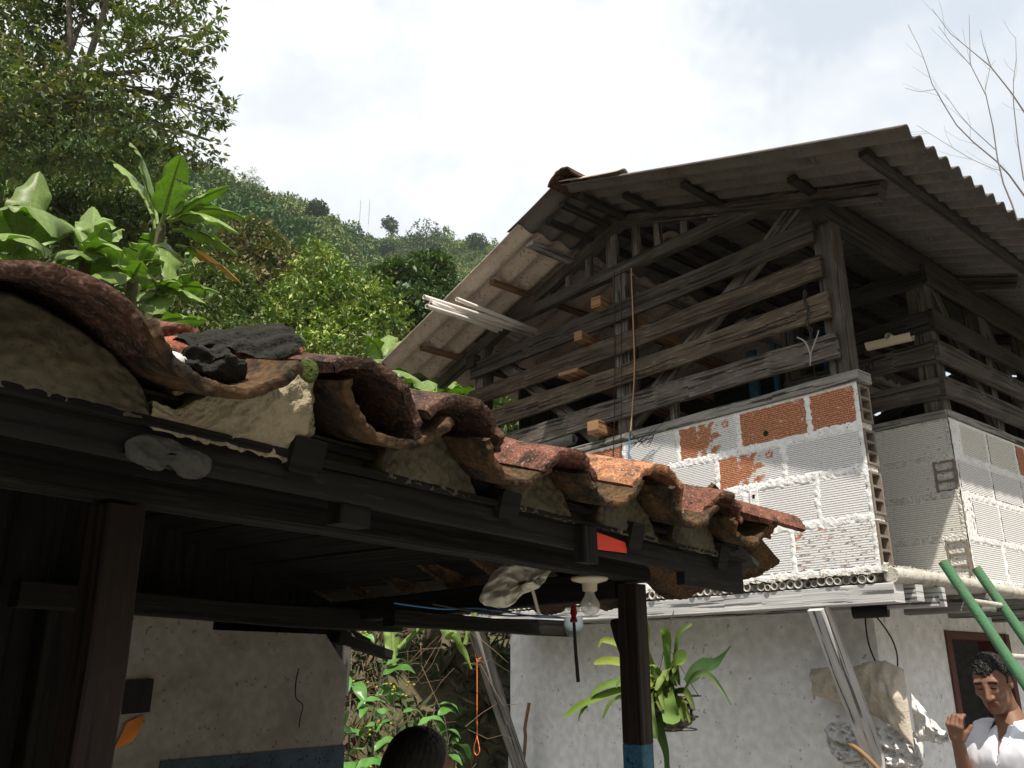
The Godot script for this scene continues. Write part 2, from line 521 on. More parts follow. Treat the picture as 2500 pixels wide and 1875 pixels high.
func wood(key: String, seed_: int, lo: Color, hi: Color, fleck: Color, fleck_at: int, rough := 0.88) -> void:
	# weathered sawn timber: fine grain along u, cracks, blotches, flecks of lichen or paint
	var w := 512
	var g := stretched(seed_, w, w, 0.035, 16, 5)
	var g2 := stretched(seed_ + 1, w, w, 0.012, 8, 3)
	var b := noise(seed_ + 2, w, w, 0.006, 3)
	var f := stretched(seed_ + 3, w, w, 0.09, 6, 4)
	var al := picture(w, w, func(i, _x, _y):
		var k: float = g[i] * 0.5 / 255.0 + g2[i] * 0.3 / 255.0 + b[i] * 0.35 / 255.0 - 0.08
		var q: Color = lo.lerp(hi, clampf(k, 0.0, 1.0))
		if g[i] < 74:
			q = q * 0.55
		if f[i] > fleck_at and b[i] > 110:
			q = q.lerp(fleck, clampf((f[i] - fleck_at) / 40.0, 0.0, 0.6))
		return q)
	mat(key, Color.WHITE, rough, al, bumps(g, w, w, 3.0), Vector3(0.9, 2.2, 1), 0, 0.9)

func tilemat(key: String, seed_: int, clay: Color, dark: Color, lich: Color, dirt: int, scale := 3.2) -> void:
	var w := 512
	var a := noise(seed_, w, w, 0.012, 5)
	var b := noise(seed_ + 1, w, w, 0.09, 4)
	var e := noise(seed_ + 2, w, w, 0.035, 4)
	var hgt := noise(seed_ + 3, w, w, 0.05, 5)
	var al := picture(w, w, func(i, _x, _y):
		var k: float = smoothstep(dirt - 22.0, dirt + 22.0, a[i] * 0.72 + b[i] * 0.28)
		var q: Color = clay * (0.72 + b[i] / 420.0)
		q = dark.lerp(q, k)
		if e[i] > 164 and b[i] > 132:
			q = q.lerp(lich, clampf((e[i] - 164) / 24.0, 0.0, 0.75))
		return q)
	var m := mat(key, Color.WHITE, 0.92, al, bumps(hgt, w, w, 4.5), Vector3.ONE * scale, 2, 1.0)
	m.metallic_specular = 0.2

func wallmat(key: String, seed_: int, base: Color, stain: Color, speck: Color, sc: float, rough_bump := 3.0, speck_at := 188, mode := 1) -> void:
	var w := 512
	var a := noise(seed_, w, w, 0.007, 5)
	var b := noise(seed_ + 1, w, w, 0.045, 4)
	var e := noise(seed_ + 2, w, w, 0.075, 2)
	var d := noise(seed_ + 3, w, w, 0.012, 3)
	var al := picture(w, w, func(i, _x, _y):
		var q: Color = base.lerp(stain, clampf((a[i] - 118) / 110.0, 0.0, 1.0) * 0.8)
		q = q * (0.93 + b[i] / 1800.0)
		if e[i] > speck_at and d[i] > 120:
			q = q.lerp(speck, clampf((e[i] - speck_at) / 12.0, 0.0, 0.85))
		return q)
	mat(key, Color.WHITE, 0.93, al, bumps(b, w, w, rough_bump) if rough_bump > 0.6 else null, Vector3.ONE * sc, mode, 0.8)

func brickmat(key: String, seed_: int, bare: float, slope: float, specks: float, white: Color) -> void:
	# ribbed hollow block under flaking whitewash: u along the block, v up, 16 ribs
	var w := 384
	var h := 192
	var a := noise(seed_, w, h, 0.011, 4)
	var b := noise(seed_ + 1, w, h, 0.06, 4)
	var s := stretched(seed_ + 2, w, h, 0.07, 4, 3)
	var clay := lin(0.47, 0.21, 0.12)
	var al := picture(w, h, func(i, x, y):
		var u := float(x) / w
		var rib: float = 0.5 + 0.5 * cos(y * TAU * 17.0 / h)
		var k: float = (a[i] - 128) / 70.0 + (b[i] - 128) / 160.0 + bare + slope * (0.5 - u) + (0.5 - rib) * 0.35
		var q: Color = white * (0.92 + b[i] / 2200.0)
		var m := smoothstep(-0.05, 0.12, k)
		q = q.lerp(clay * (0.75 + b[i] / 480.0), m)
		if s[i] / 255.0 > 1.0 - specks and rib < 0.5:
			q = q.lerp(lin(0.13, 0.045, 0.035), 0.85)
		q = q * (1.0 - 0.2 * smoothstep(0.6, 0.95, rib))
		return q)
	mat(key, Color.WHITE, 0.9, al)

func materials() -> void:
	wood("slat", 11, lin(0.022, 0.019, 0.016), lin(0.155, 0.135, 0.115), lin(0.3, 0.28, 0.25), 184)
	wood("slat_worn", 21, lin(0.035, 0.03, 0.025), lin(0.22, 0.195, 0.165), lin(0.4, 0.38, 0.34), 178)
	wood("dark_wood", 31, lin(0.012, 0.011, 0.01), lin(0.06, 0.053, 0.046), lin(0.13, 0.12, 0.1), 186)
	wood("grey_wood", 41, lin(0.12, 0.115, 0.105), lin(0.34, 0.33, 0.31), lin(0.55, 0.53, 0.5), 170)
	wood("white_wood", 51, lin(0.3, 0.3, 0.3), lin(0.7, 0.7, 0.7), lin(0.3, 0.29, 0.28), 196)
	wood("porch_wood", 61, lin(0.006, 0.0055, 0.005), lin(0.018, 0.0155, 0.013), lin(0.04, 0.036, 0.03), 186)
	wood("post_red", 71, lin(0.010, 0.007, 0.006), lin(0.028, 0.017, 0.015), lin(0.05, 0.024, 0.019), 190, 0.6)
	wood("new_wood", 81, lin(0.2, 0.105, 0.052), lin(0.38, 0.215, 0.11), lin(0.14, 0.07, 0.035), 190, 0.75)
	wood("batten", 91, lin(0.10, 0.055, 0.032), lin(0.22, 0.13, 0.08), lin(0.3, 0.2, 0.13), 190)
	tilemat("tile_dark", 101, lin(0.082, 0.047, 0.034), lin(0.02, 0.017, 0.015), lin(0.3, 0.19, 0.16), 118)
	tilemat("tile_red", 111, lin(0.15, 0.066, 0.046), lin(0.026, 0.02, 0.017), lin(0.4, 0.24, 0.2), 120)
	tilemat("tile_orange", 121, lin(0.36, 0.17, 0.09), lin(0.08, 0.045, 0.032), lin(0.45, 0.38, 0.28), 118)
	tilemat("tile_pan", 131, lin(0.085, 0.05, 0.026), lin(0.022, 0.02, 0.017), lin(0.1, 0.085, 0.045), 116, 1.9)
	tilemat("tile_rim", 141, lin(0.26, 0.08, 0.045), lin(0.028, 0.018, 0.015), lin(0.4, 0.33, 0.28), 116, 7.0)
	wallmat("plaster", 151, lin(0.115, 0.102, 0.066), lin(0.055, 0.05, 0.036), lin(0.04, 0.035, 0.025), 3.0, 2.5, 178, 2)
	wallmat("plaster_rough", 161, lin(0.33, 0.29, 0.2), lin(0.19, 0.165, 0.11), lin(0.3, 0.26, 0.18), 6.0, 12.0, 190, 2)
	wallmat("white_wall", 171, lin(0.82, 0.83, 0.86), lin(0.76, 0.765, 0.785), lin(0.4, 0.39, 0.38), 0.5, 0.4, 206)
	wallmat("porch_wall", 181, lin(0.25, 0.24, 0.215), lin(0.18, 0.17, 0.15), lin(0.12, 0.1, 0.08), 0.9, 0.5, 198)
	wallmat("mortar", 191, lin(0.8, 0.805, 0.81), lin(0.66, 0.66, 0.65), lin(0.16, 0.15, 0.14), 1.6, 3.0, 192)
	wallmat("mortar_grey", 201, lin(0.66, 0.65, 0.62), lin(0.42, 0.41, 0.38), lin(0.12, 0.11, 0.1), 2.2, 9.0, 178)
	wallmat("cement_sheet", 211, lin(0.52, 0.44, 0.385), lin(0.3, 0.25, 0.22), lin(0.05, 0.045, 0.04), 0.9, 2.0, 190)
	wallmat("cement_dark", 221, lin(0.13, 0.12, 0.108), lin(0.06, 0.056, 0.05), lin(0.2, 0.18, 0.14), 1.1, 2.0, 186)
	wallmat("sack", 231, lin(0.55, 0.5, 0.42), lin(0.42, 0.37, 0.3), lin(0.25, 0.2, 0.15), 4.0, 6.0, 190)
	wallmat("white_plastic", 241, lin(0.66, 0.66, 0.66), lin(0.45, 0.45, 0.44), lin(0.3, 0.3, 0.3), 3.0, 2.0, 200)
	wallmat("earth", 251, lin(0.10, 0.09, 0.05), lin(0.05, 0.055, 0.03), lin(0.2, 0.16, 0.1), 1.2, 8.0, 178, 2)
	wallmat("yard", 261, lin(0.22, 0.21, 0.195), lin(0.16, 0.15, 0.135), lin(0.08, 0.07, 0.06), 0.6, 6.0, 186, 2)
	wallmat("bark", 271, lin(0.17, 0.15, 0.125), lin(0.07, 0.06, 0.05), lin(0.3, 0.29, 0.26), 2.0, 10.0, 182)
	wallmat("cane", 281, lin(0.5, 0.48, 0.43), lin(0.24, 0.22, 0.19), lin(0.08, 0.07, 0.06), 3.0, 4.0, 180)
	wallmat("cane_pulp", 291, lin(0.2, 0.18, 0.15), lin(0.06, 0.055, 0.05), lin(0.03, 0.03, 0.03), 6.0, 8.0, 176)
	wallmat("green_paint", 301, lin(0.055, 0.2, 0.1), lin(0.1, 0.12, 0.08), lin(0.17, 0.13, 0.09), 4.0, 5.0, 148)
	brickmat("brick_bare", 311, 1.7, 0.0, 0.0, lin(0.8, 0.8, 0.81))
	brickmat("brick_half", 321, 0.35, 3.6, 0.0, lin(0.8, 0.8, 0.81))
	brickmat("brick_white", 331, -2.6, 0.0, 0.0, lin(0.8, 0.8, 0.81))
	brickmat("brick_speck", 341, -1.35, 0.7, 0.3, lin(0.8, 0.8, 0.8))
	brickmat("brick_dusty", 351, -2.6, 0.0, 0.1, lin(0.78, 0.77, 0.73))
	wallmat("crumble", 206, lin(0.5, 0.49, 0.45), lin(0.2, 0.19, 0.17), lin(0.07, 0.065, 0.06), 3.0, 12.0, 172)
	for k in 4:
		var v: StandardMaterial3D = M.slat.duplicate() if k < 2 else M.slat_worn.duplicate()
		v.albedo_color = [Color(0.86, 0.84, 0.82), Color(1.0, 0.95, 0.88), Color(0.95, 0.9, 0.84), Color(1.0, 1.0, 1.0)][k]
		v.uv1_offset = Vector3(0.37 * k, 0.23 * k, 0)
		v.uv1_scale = Vector3(0.7 + 0.2 * k, 2.0 + 0.5 * (k % 2), 1)
		M["slat_%d" % k] = v
	mat("clay", lin(0.3, 0.12, 0.06), 0.9, M.mortar_grey.albedo_texture, null, Vector3.ONE * 3.0, 1)
	mat("hollow", lin(0.27, 0.23, 0.19), 0.9, M.mortar.albedo_texture, null, Vector3.ONE * 3.0, 1)
	mat("blue_paint", lin(0.05, 0.17, 0.29), 0.5, M.mortar_grey.albedo_texture, null, Vector3.ONE * 2.0, 1)
	mat("blue_dado", lin(0.06, 0.105, 0.16), 0.7, M.mortar_grey.albedo_texture, null, Vector3.ONE * 1.5, 1)
	mat("red_frame", lin(0.17, 0.06, 0.06), 0.6, M.white_plastic.albedo_texture, null, Vector3.ONE * 2.0, 1)
	mat("pvc", lin(0.74, 0.70, 0.67), 0.35)
	mat("black_cloth", lin(0.03, 0.03, 0.026), 0.95, M.mortar_grey.albedo_texture, M.mortar_grey.normal_texture, Vector3.ONE * 6.0, 1)
	mat("black", lin(0.012, 0.012, 0.012), 0.5)
	mat("dark_room", lin(0.02, 0.018, 0.016), 0.95)
	mat("rust", lin(0.28, 0.085, 0.045), 0.8, M.tile_red.albedo_texture, null, Vector3.ONE * 4.0, 1)
	mat("red_tag", lin(0.75, 0.06, 0.03), 0.5)
	mat("red_handle", lin(0.25, 0.012, 0.012), 0.35)
	mat("steel", lin(0.03, 0.03, 0.03), 0.45)
	mat("wire", lin(0.045, 0.042, 0.04), 0.6)
	mat("wire_grey", lin(0.3, 0.29, 0.27), 0.5)
	mat("blue_cord", lin(0.06, 0.2, 0.42), 0.6)
	mat("orange_cord", lin(0.75, 0.2, 0.06), 0.7)
	mat("tan_cord", lin(0.42, 0.26, 0.15), 0.8)
	mat("rope_brown", lin(0.24, 0.15, 0.075), 0.9)
	mat("dry_stem", lin(0.13, 0.095, 0.06), 0.9)
	mat("porcelain", lin(0.62, 0.56, 0.42), 0.3)
	mat("soap", lin(0.17, 0.21, 0.23), 0.5)
	mat("twig", lin(0.34, 0.32, 0.32), 0.85)
	mat("mast", lin(0.36, 0.37, 0.4), 0.5)
	mat("poster", lin(0.05, 0.045, 0.05), 0.6, M.cement_dark.albedo_texture, null, Vector3.ONE * 6.0, 1)
	mat("orange_paper", lin(0.6, 0.2, 0.04), 0.7)
	mat("yellow_block", lin(0.5, 0.45, 0.22), 0.9)
	var g := mat("bulb_glass", Color(0.92, 0.93, 0.92, 0.42), 0.22)
	g.transparency = BaseMaterial3D.TRANSPARENCY_ALPHA
	var bag := mat("thin_plastic", lin(0.62, 0.6, 0.52), 0.45)
	bag.backlight_enabled = true
	bag.backlight = Color(0.5, 0.5, 0.45)
	bag.cull_mode = BaseMaterial3D.CULL_DISABLED
	mat("bag_grey", lin(0.055, 0.054, 0.048), 0.6)
	leafmat("leaf", Color.WHITE, Color(0.5, 0.6, 0.2))
	leafmat("leaf_far", Color.WHITE, Color(0.3, 0.36, 0.12), 0.8)
	var glossy := leafmat("leaf_glossy", Color.WHITE, Color(0.35, 0.5, 0.12), 0.32)
	glossy.metallic_specular = 0.5
	# banana blade: fine stripes from the midrib to the margin
	var st := stretched(401, 256, 256, 0.09, 16, 3)
	var bl := noise(402, 256, 256, 0.012, 3)
	var bt := picture(256, 256, func(i, x, y):
		var q: Color = lin(0.13, 0.215, 0.05).lerp(lin(0.31, 0.42, 0.135), clampf(st[x * 256 + y] / 255.0 * 0.7 + bl[i] / 255.0 * 0.5 - 0.1, 0, 1))
		return q)
	var bm := mat("banana", Color.WHITE, 0.42, bt, null, Vector3(1.4, 1.0, 1))
	bm.vertex_color_use_as_albedo = true
	bm.backlight_enabled = true
	bm.backlight = Color(0.6, 0.75, 0.2)
	bm.cull_mode = BaseMaterial3D.CULL_DISABLED
	var dt := picture(128, 128, func(i, x, y):
		return lin(0.34, 0.24, 0.05).lerp(lin(0.5, 0.2, 0.05), clampf(st[(x % 256) * 256 + y] / 255.0 * 1.4 - 0.3, 0, 1)))
	var dm := mat("banana_dry", Color.WHITE, 0.6, dt)
	dm.backlight_enabled = true
	dm.backlight = Color(0.6, 0.5, 0.2)
	dm.cull_mode = BaseMaterial3D.CULL_DISABLED
	mat("banana_stem", lin(0.1, 0.11, 0.05), 0.8, M.bark.albedo_texture, null, Vector3.ONE * 2.0, 1).albedo_color = lin(0.55, 0.6, 0.35)
	mat("skin", lin(0.2, 0.105, 0.068), 0.5).vertex_color_use_as_albedo = true
	mat("hair", lin(0.012, 0.011, 0.010), 0.55)
	mat("shirt", lin(0.74, 0.76, 0.84), 0.85)
	mat("trousers", lin(0.04, 0.05, 0.08), 0.9)
	mat("blouse", lin(0.2, 0.06, 0.07), 0.9)
	mat("moss", lin(0.16, 0.24, 0.07), 0.95, M.plaster_rough.albedo_texture, M.plaster_rough.normal_texture, Vector3.ONE * 8.0, 1)

# ---------------------------------------------------------------- plants and hill
var dry: MB

func banana_leaf(base: Vector3, tip: Vector3, arch: float, W: float, kind: int, r: RandomNumberGenerator) -> ArrayMesh:
	var m := MB.new()
	dry = MB.new()
	var L := base.distance_to(tip)
	var ctrl := base.lerp(tip, 0.45) + Vector3.UP * arch * maxf(L, 0.5)
	var n := 26
	var mid := []
	for i in n + 1:
		var f := float(i) / n
		mid.append(base.lerp(ctrl, f).lerp(ctrl.lerp(tip, f), f))
	var view := Vector3(-base.x, 1.6 - base.y, -base.z).normalized()
	var ph := r.randf() * 9.0
	for side in [-1.0, 1.0]:
		var P := []
		var fold := r.randf_range(0.15, 0.55)
		var gap := 0
		for i in n + 1:
			var f := float(i) / n
			if f < 0.12:
				continue
			var d: Vector3 = (mid[mini(i + 1, n)] - mid[maxi(i - 1, 0)]).normalized()
			var nn := (Vector3.UP * 0.9 + view * 0.55).normalized()
			if absf(d.y) > 0.75:
				nn = view
			var s := d.cross(nn).normalized()
			var u := s.cross(d).normalized()
			var g := (f - 0.12) / 0.88
			var w := W * 0.5 * pow(sin(PI * pow(g, 0.75)), 0.55) if g > 0.0 and g < 1.0 else 0.004
			w *= 1.0 + 0.06 * sin(f * 23.0 + ph)
			var row := PackedVector3Array()
			var fo := fold + 0.18 * sin(f * 11.0 + ph * side) + 0.10 * sin(f * 29.0 + ph)
			for j in 6:
				var x := j / 5.0
				row.push_back(mid[i] + s * side * w * x * cos(fo * x) - u * w * x * sin(fo * x * 1.1) + u * 0.008)
			P.append(row)
			# tears between the veins
			gap += 1
			if gap > 4 and r.randf() < 0.12 and i < n - 2:
				_blade(m, P, f, side, kind, r)
				fold += r.randf_range(-0.1, 0.12)
				P = [P[-1]] if r.randf() < 0.6 else []
				gap = 0
		if P.size() > 1:
			_blade(m, P, 1.0, side, kind, r)
	m.tint = Color(1, 1, 1)
	m.tube(mid, 0.016, 0.004, 6)
	return m.mesh()

func _blade(m: MB, P: Array, f: float, side: float, kind: int, r: RandomNumberGenerator) -> void:
	if P.size() < 2:
		return
	var k := r.randf_range(0.62, 1.0)
	m.tint = Color(k, k, k)
	if kind == 1 and f > 0.55:
		dry.grid(P, 1.0, 1.0, side < 0.0)
		return
	m.grid(P, 1.0, 1.0, side < 0.0)

func bananas() -> void:
	rng.seed = 71
	for q in BANANAS:
		var t := thing("banana_plant", q[0], "banana plant", q[2], "banana plants behind the tile roof")
		var m := MB.new()
		var cr: Vector3 = q[1] - q[2]
		var dead := cr + Vector3(0.02, -0.1, 0.05)
		var big: bool = q[3].size() > 3
		var root := Vector3(0.05, -2.2, -0.1)
		m.tube([root, root.lerp(cr, 0.5), cr.lerp(root, 0.12), cr + Vector3(0, 0.05, 0)], 0.075 if big else 0.03, 0.035 if big else 0.012, 10, true)
		part(t, "stem", m.mesh(), M.banana_stem)
		for l in q[3]:
			var lf := part(t, "leaf", banana_leaf(l[0] - q[2], l[1] - q[2], l[2], l[3] * (0.66 if q[0].begins_with("tall") else 0.95), l[4], rng), M.banana)
			if l[4] == 1:
				part(lf, "dry_tip", dry.mesh(), M.banana_dry)

func rnd_dir() -> Vector3:
	var v := Vector3(rng.randfn(), rng.randfn(), rng.randfn())
	return v.normalized()

const GREEN := 1.7

func crown(m: MB, els: Array, o: Vector3, clusters: int, per: int, len_: float, wid: float, cols: Array, hollow := 0.45, droop := 0.35, patch := 0.35, gaps: Array = []) -> void:
	var vol := 0.0
	for e in els:
		vol += e[1] * e[1] * e[2]
	var f := FastNoiseLite.new()
	f.seed = 5 + els.size()
	f.frequency = 0.55
	for e in els:
		var n := int(clusters * e[1] * e[1] * e[2] / vol)
		for i in n:
			var d := rnd_dir()
			var rad := pow(rng.randf_range(hollow, 1.0), 0.6)
			var c: Vector3 = e[0] - o + Vector3(d.x * e[1], d.y * e[2], d.z * e[1]) * rad
			var hole := false
			for g in gaps:
				if ((c + o - g[0]) / g[1]).length() < 1.0:
					hole = true
			if hole:
				continue
			var nz := f.get_noise_3dv(c * 2.0)
			if nz < -0.22 - patch * 0.2 and rng.randf() < 0.75:
				continue
			var out := Vector3(d.x, absf(d.y) * 0.6 + 0.3, d.z).normalized()
			var col: Color = cols[rng.randi() % cols.size()]
			var k := GREEN * rng.randf_range(0.75, 1.25) * (1.0 + patch * nz)
			m.tint = Color(col.r * k, col.g * k, col.b * k)
			var ax := (out + rnd_dir() * 0.5).normalized()
			for l in per:
				var dd := (ax * 0.35 + rnd_dir() + Vector3.DOWN * droop).normalized()
				var nn := (Vector3.UP * 0.8 + rnd_dir() * 0.6).normalized()
				if absf(nn.dot(dd)) > 0.9:
					continue
				nn = (nn - dd * nn.dot(dd)).normalized()
				var sc := rng.randf_range(0.7, 1.2)
				m.leaf(c + dd * len_ * 0.15, dd, nn, len_ * sc, wid * sc)

func limbs(m: MB, root: Vector3, els: Array, o: Vector3, r0: float, twigs: int) -> void:
	for e in els:
		var c: Vector3 = e[0] - o
		var mid := root.lerp(c, 0.5) + Vector3(0, 0.12 * root.distance_to(c), 0) + rnd_dir() * 0.15
		m.tube([root, root.lerp(mid, 0.5) + rnd_dir() * 0.06, mid, mid.lerp(c, 0.6) + rnd_dir() * 0.08, c], r0, r0 * 0.25, 6, false)
		for k in twigs:
			var a := mid.lerp(c, rng.randf())
			var d := rnd_dir()
			var b := c + Vector3(d.x * e[1], d.y * e[2], d.z * e[1]) * 0.85
			m.tube([a, a.lerp(b, 0.5) + rnd_dir() * 0.12, b], r0 * 0.22, r0 * 0.05, 4, false)

func tree(called: String, label: String, category: String, base: Vector3, fork: Vector3, els: Array, r0: float, twigs: int, clusters: int, per: int, ll: float, lw: float, cols: Array, hollow := 0.45, droop := 0.35, mat_: Material = null) -> Node3D:
	var t := thing(called, label, category, base)
	var m := MB.new()
	var fk := fork - base
	m.tube([Vector3.ZERO, fk * 0.35 + Vector3(0.05, 0, 0.04), fk * 0.7 - Vector3(0.04, 0, 0), fk], r0, r0 * 0.6, 8)
	limbs(m, fk, els, base, r0 * 0.5, twigs)
	part(t, "trunk", m.mesh(), M.bark)
	m = MB.new()
	crown(m, els, base, clusters, per, ll, lw, cols, hollow, droop)
	part(t, "crown", m.mesh(), mat_ if mat_ else M.leaf)
	return t

func elev(az: float) -> float:
	var k := [[-181.0, 18.0], [-150.0, 9.0], [-105.0, 10.0], [-75.0, 30.0], [-50.0, 33.0], [-36.0, 33.2], [-28.0, 31.6], [-22.6, 30.0], [-17.4, 29.0], [-14.0, 28.7], [-11.0, 27.6], [-9.0, 27.3], [-6.5, 27.9], [-4.6, 27.8], [-2.8, 27.6], [-0.6, 27.2], [1.5, 25.6], [6.0, 23.5], [15.0, 18.0], [40.0, 10.0], [75.0, 16.0], [120.0, 26.0], [150.0, 25.0], [181.0, 18.0]]  # unseen rim beyond the outer azimuths is added, its heights shaped to block sky light
	for i in k.size() - 1:
		if az < k[i + 1][0]:
			return lerpf(k[i][1], k[i + 1][1], clampf((az - k[i][0]) / (k[i + 1][0] - k[i][0]), 0.0, 1.0))
	return 18.0

func ridge(az: float) -> float:
	return lerpf(150.0, 255.0, smoothstep(-20.0, -8.0, az))

var hill_noise := FastNoiseLite.new()

func hill(x: float, z: float) -> float:
	var r := Vector2(x, z).length()
	var az := rad_to_deg(atan2(x, -z))
	var R := ridge(az)
	if absf(az) > 70.0:
		R = lerpf(R, 60.0, smoothstep(70.0, 100.0, absf(az)))
	var g := 0.45 + 0.55 * pow(clampf((r - 6.0) / (R - 6.0), 0.0, 1.0), 0.62)
	var h := minf(r, R) * tan(deg_to_rad(elev(az))) * g
	if r > R:
		h -= (r - R) * 0.35
	h += hill_noise.get_noise_2d(x, z) * minf(r * 0.05, 6.0) * clampf((R - r) / 40.0, 0.15, 1.0)
	var a := (x - HO.x) * -0.64279 + (z - HO.z) * -0.76604
	var c := (x - HO.x) * 0.76604 + (z - HO.z) * -0.64279
	var near := maxf(smoothstep(3.35, 4.7, a), smoothstep(7.0, 14.0, c))
	near = maxf(near, smoothstep(75.0, 100.0, absf(az)))  # brings in the added rim beside and behind the camera
	return h * near * lerpf(smoothstep(3.8, 6.0, r), smoothstep(9.0, 16.0, r), smoothstep(60.0, 90.0, absf(az))) - 0.12

func landscape() -> void:
	hill_noise.seed = 12
	hill_noise.frequency = 0.018
	hill_noise.fractal_octaves = 4
	rng.seed = 81
	var m := MB.new()
	m.box(Vector3(-700, -1.0, -700), Vector3(700, 0.0, 700))
	structure("ground", m.mesh(), M.yard)
	m = MB.new()
	var P := []
	for i in 181:
		var az := deg_to_rad(-180.0 + 360.0 * i / 180.0)
		var row := PackedVector3Array()
		for j in 90:
			var r := 3.6 * pow(340.0 / 3.6, j / 89.0)
			var x := sin(az) * r
			var z := -cos(az) * r
			row.push_back(Vector3(x, hill(x, z), z))
		P.append(row)
	m.grid(P, 1, 1, true)
	structure("hillside_and_added_rim", m.mesh(), M.earth)  # real slope in front; unseen ring behind the camera added to cut sky fill
	# forest that reads as one mass
	var kinds := []
	for k in 5:
		m = MB.new()
		var els := []
		for e in 5:
			var d := rnd_dir()
			els.append([Vector3(d.x * 0.45, 0.55 + d.y * 0.3, d.z * 0.45), rng.randf_range(0.4, 0.62), rng.randf_range(0.32, 0.5)])
		var white := [Color(1, 1, 1), Color(0.85, 0.9, 0.9), Color(1.15, 1.1, 0.95)]
		crown(m, els, Vector3.ZERO, 260, 4, 0.17, 0.085, white, 0.5, 0.2, 0.3)
		kinds.append(m.mesh())
	var xs := [[], [], [], [], []]
	var cs := [[], [], [], [], []]
	var patch := FastNoiseLite.new()
	patch.seed = 3
	patch.frequency = 0.02
	for i in 9000:
		var az := rng.randf_range(-46.0, 14.0)
		var R := ridge(az)
		var r := sqrt(rng.randf_range(23.0 * 23.0, (R + 6.0) * (R + 6.0)))
		if r > 90.0 and rng.randf() < 0.25:
			r = rng.randf_range(23.0, 90.0)
		var x := sin(deg_to_rad(az)) * r
		var z := -cos(deg_to_rad(az)) * r
		var y := hill(x, z)
		if y < 0.5:
			continue
		var pn := patch.get_noise_2d(x, z)
		var s := rng.randf_range(1.5, 3.0) * lerpf(0.75, 1.25, clampf(r / 150.0, 0.0, 1.0))
		if rng.randf() < 0.1:
			s *= 1.6
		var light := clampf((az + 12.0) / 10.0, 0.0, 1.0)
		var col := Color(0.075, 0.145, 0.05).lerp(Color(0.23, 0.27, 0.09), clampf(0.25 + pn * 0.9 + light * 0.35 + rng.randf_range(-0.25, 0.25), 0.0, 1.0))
		if rng.randf() < 0.08:
			col = Color(0.19, 0.28, 0.09)
		if rng.randf() < 0.06:
			col = Color(0.055, 0.11, 0.06)
		var k := rng.randi() % 5
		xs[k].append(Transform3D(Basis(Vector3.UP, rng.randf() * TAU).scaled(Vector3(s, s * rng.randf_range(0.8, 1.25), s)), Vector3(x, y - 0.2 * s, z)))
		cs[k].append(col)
	for k in 5:
		stuff("forest", kinds[k], M.leaf_far, xs[k], cs[k], "forest canopy covering the steep hillside", "forest")
	# single trees on the skyline
	var sky := [["lone_tree", "tall dark tree with two tufts standing alone on the ridge", -34.6, -214.0, [[0.0, 15.5, 2.3, 2.3], [-0.6, 8.0, 2.6, 2.4], [1.4, 13.5, 1.4, 1.3]], 19.0], ["lone_tree", "small dark round tree on the left skyline beside the bamboo", -44.7, -171.0, [[0.5, 6.0, 2.4, 2.0], [-1.0, 4.5, 1.6, 1.4]], 8.0], ["ridge_tree", "broad rounded tree on the right ridge left of the grassy knoll", -26.0, -229.0, [[0.0, 7.0, 6.0, 5.0], [-4.0, 4.0, 4.5, 3.5], [4.0, 3.5, 4.0, 3.0]], 10.0], ["ridge_tree", "thin airy tree on the right ridge nearest the roof slope", -10.5, -228.0, [[0.0, 8.0, 3.2, 2.6], [0.5, 5.0, 2.0, 2.0]], 10.0], ["ridge_tree", "dense dark tree on the ridge just left of the roof edge", -1.5, -232.0, [[0.0, 6.0, 5.0, 4.0], [3.0, 4.0, 4.0, 3.0]], 9.0]]
	for q in sky:
		var base := Vector3(q[2], hill(q[2], q[3]), q[3])
		var els := []
		for e in q[4]:
			els.append([base + Vector3(e[0], e[1], e[0] * 0.4), e[2], e[3]])
		tree(q[0], q[1], "tree", base, base + Vector3(0, q[5] * 0.5, 0), els, 0.35, 2, 420, 5, 0.7, 0.4, [Color(0.045, 0.07, 0.04), Color(0.06, 0.09, 0.05)], 0.2, 0.2, M.leaf_far)
	# bamboo clump on the left skyline
	var bb := Vector3(-45.0, 0, -138.0)
	bb.y = hill(bb.x, bb.z)
	var t := thing("bamboo_clump", "feathery yellow-green bamboo clump on the left skyline", "bamboo", bb)
	m = MB.new()
	var lm := MB.new()
	for k in 80:
		var o := Vector3(rng.randf_range(-9, 9), 0, rng.randf_range(-5, 5))
		o.y = hill(bb.x + o.x, bb.z + o.z) - bb.y
		var d := Vector3(rng.randf_range(-1, 1), 0, rng.randf_range(-1, 1))
		var hgt := rng.randf_range(4.0, 8.5)
		var pts := [o, o + Vector3(0, hgt * 0.6, 0) + d * 0.4, o + Vector3(0, hgt * 0.92, 0) + d * 1.3, o + Vector3(0, hgt, 0) + d * 2.4]
		m.tube(pts, 0.06, 0.02, 4, false)
		for i in 70:
			var f := pow(rng.randf(), 0.6)
			var p: Vector3 = pts[1].lerp(pts[2], f) if f < 0.7 else pts[2].lerp(pts[3], rng.randf())
			if rng.randf() < 0.35:
				p = pts[0].lerp(pts[1], rng.randf_range(0.3, 1.0))
			var c := rng.randf_range(0.8, 1.2)
			lm.tint = Color(0.12 * c, 0.17 * c, 0.05 * c)
			lm.leaf(p + rnd_dir() * 0.35, (rnd_dir() + Vector3.DOWN * 0.5).normalized(), rnd_dir(), 0.75, 0.12)
	part(t, "canes", m.mesh(), M.cane)
	part(t, "foliage", lm.mesh(), M.leaf_far)
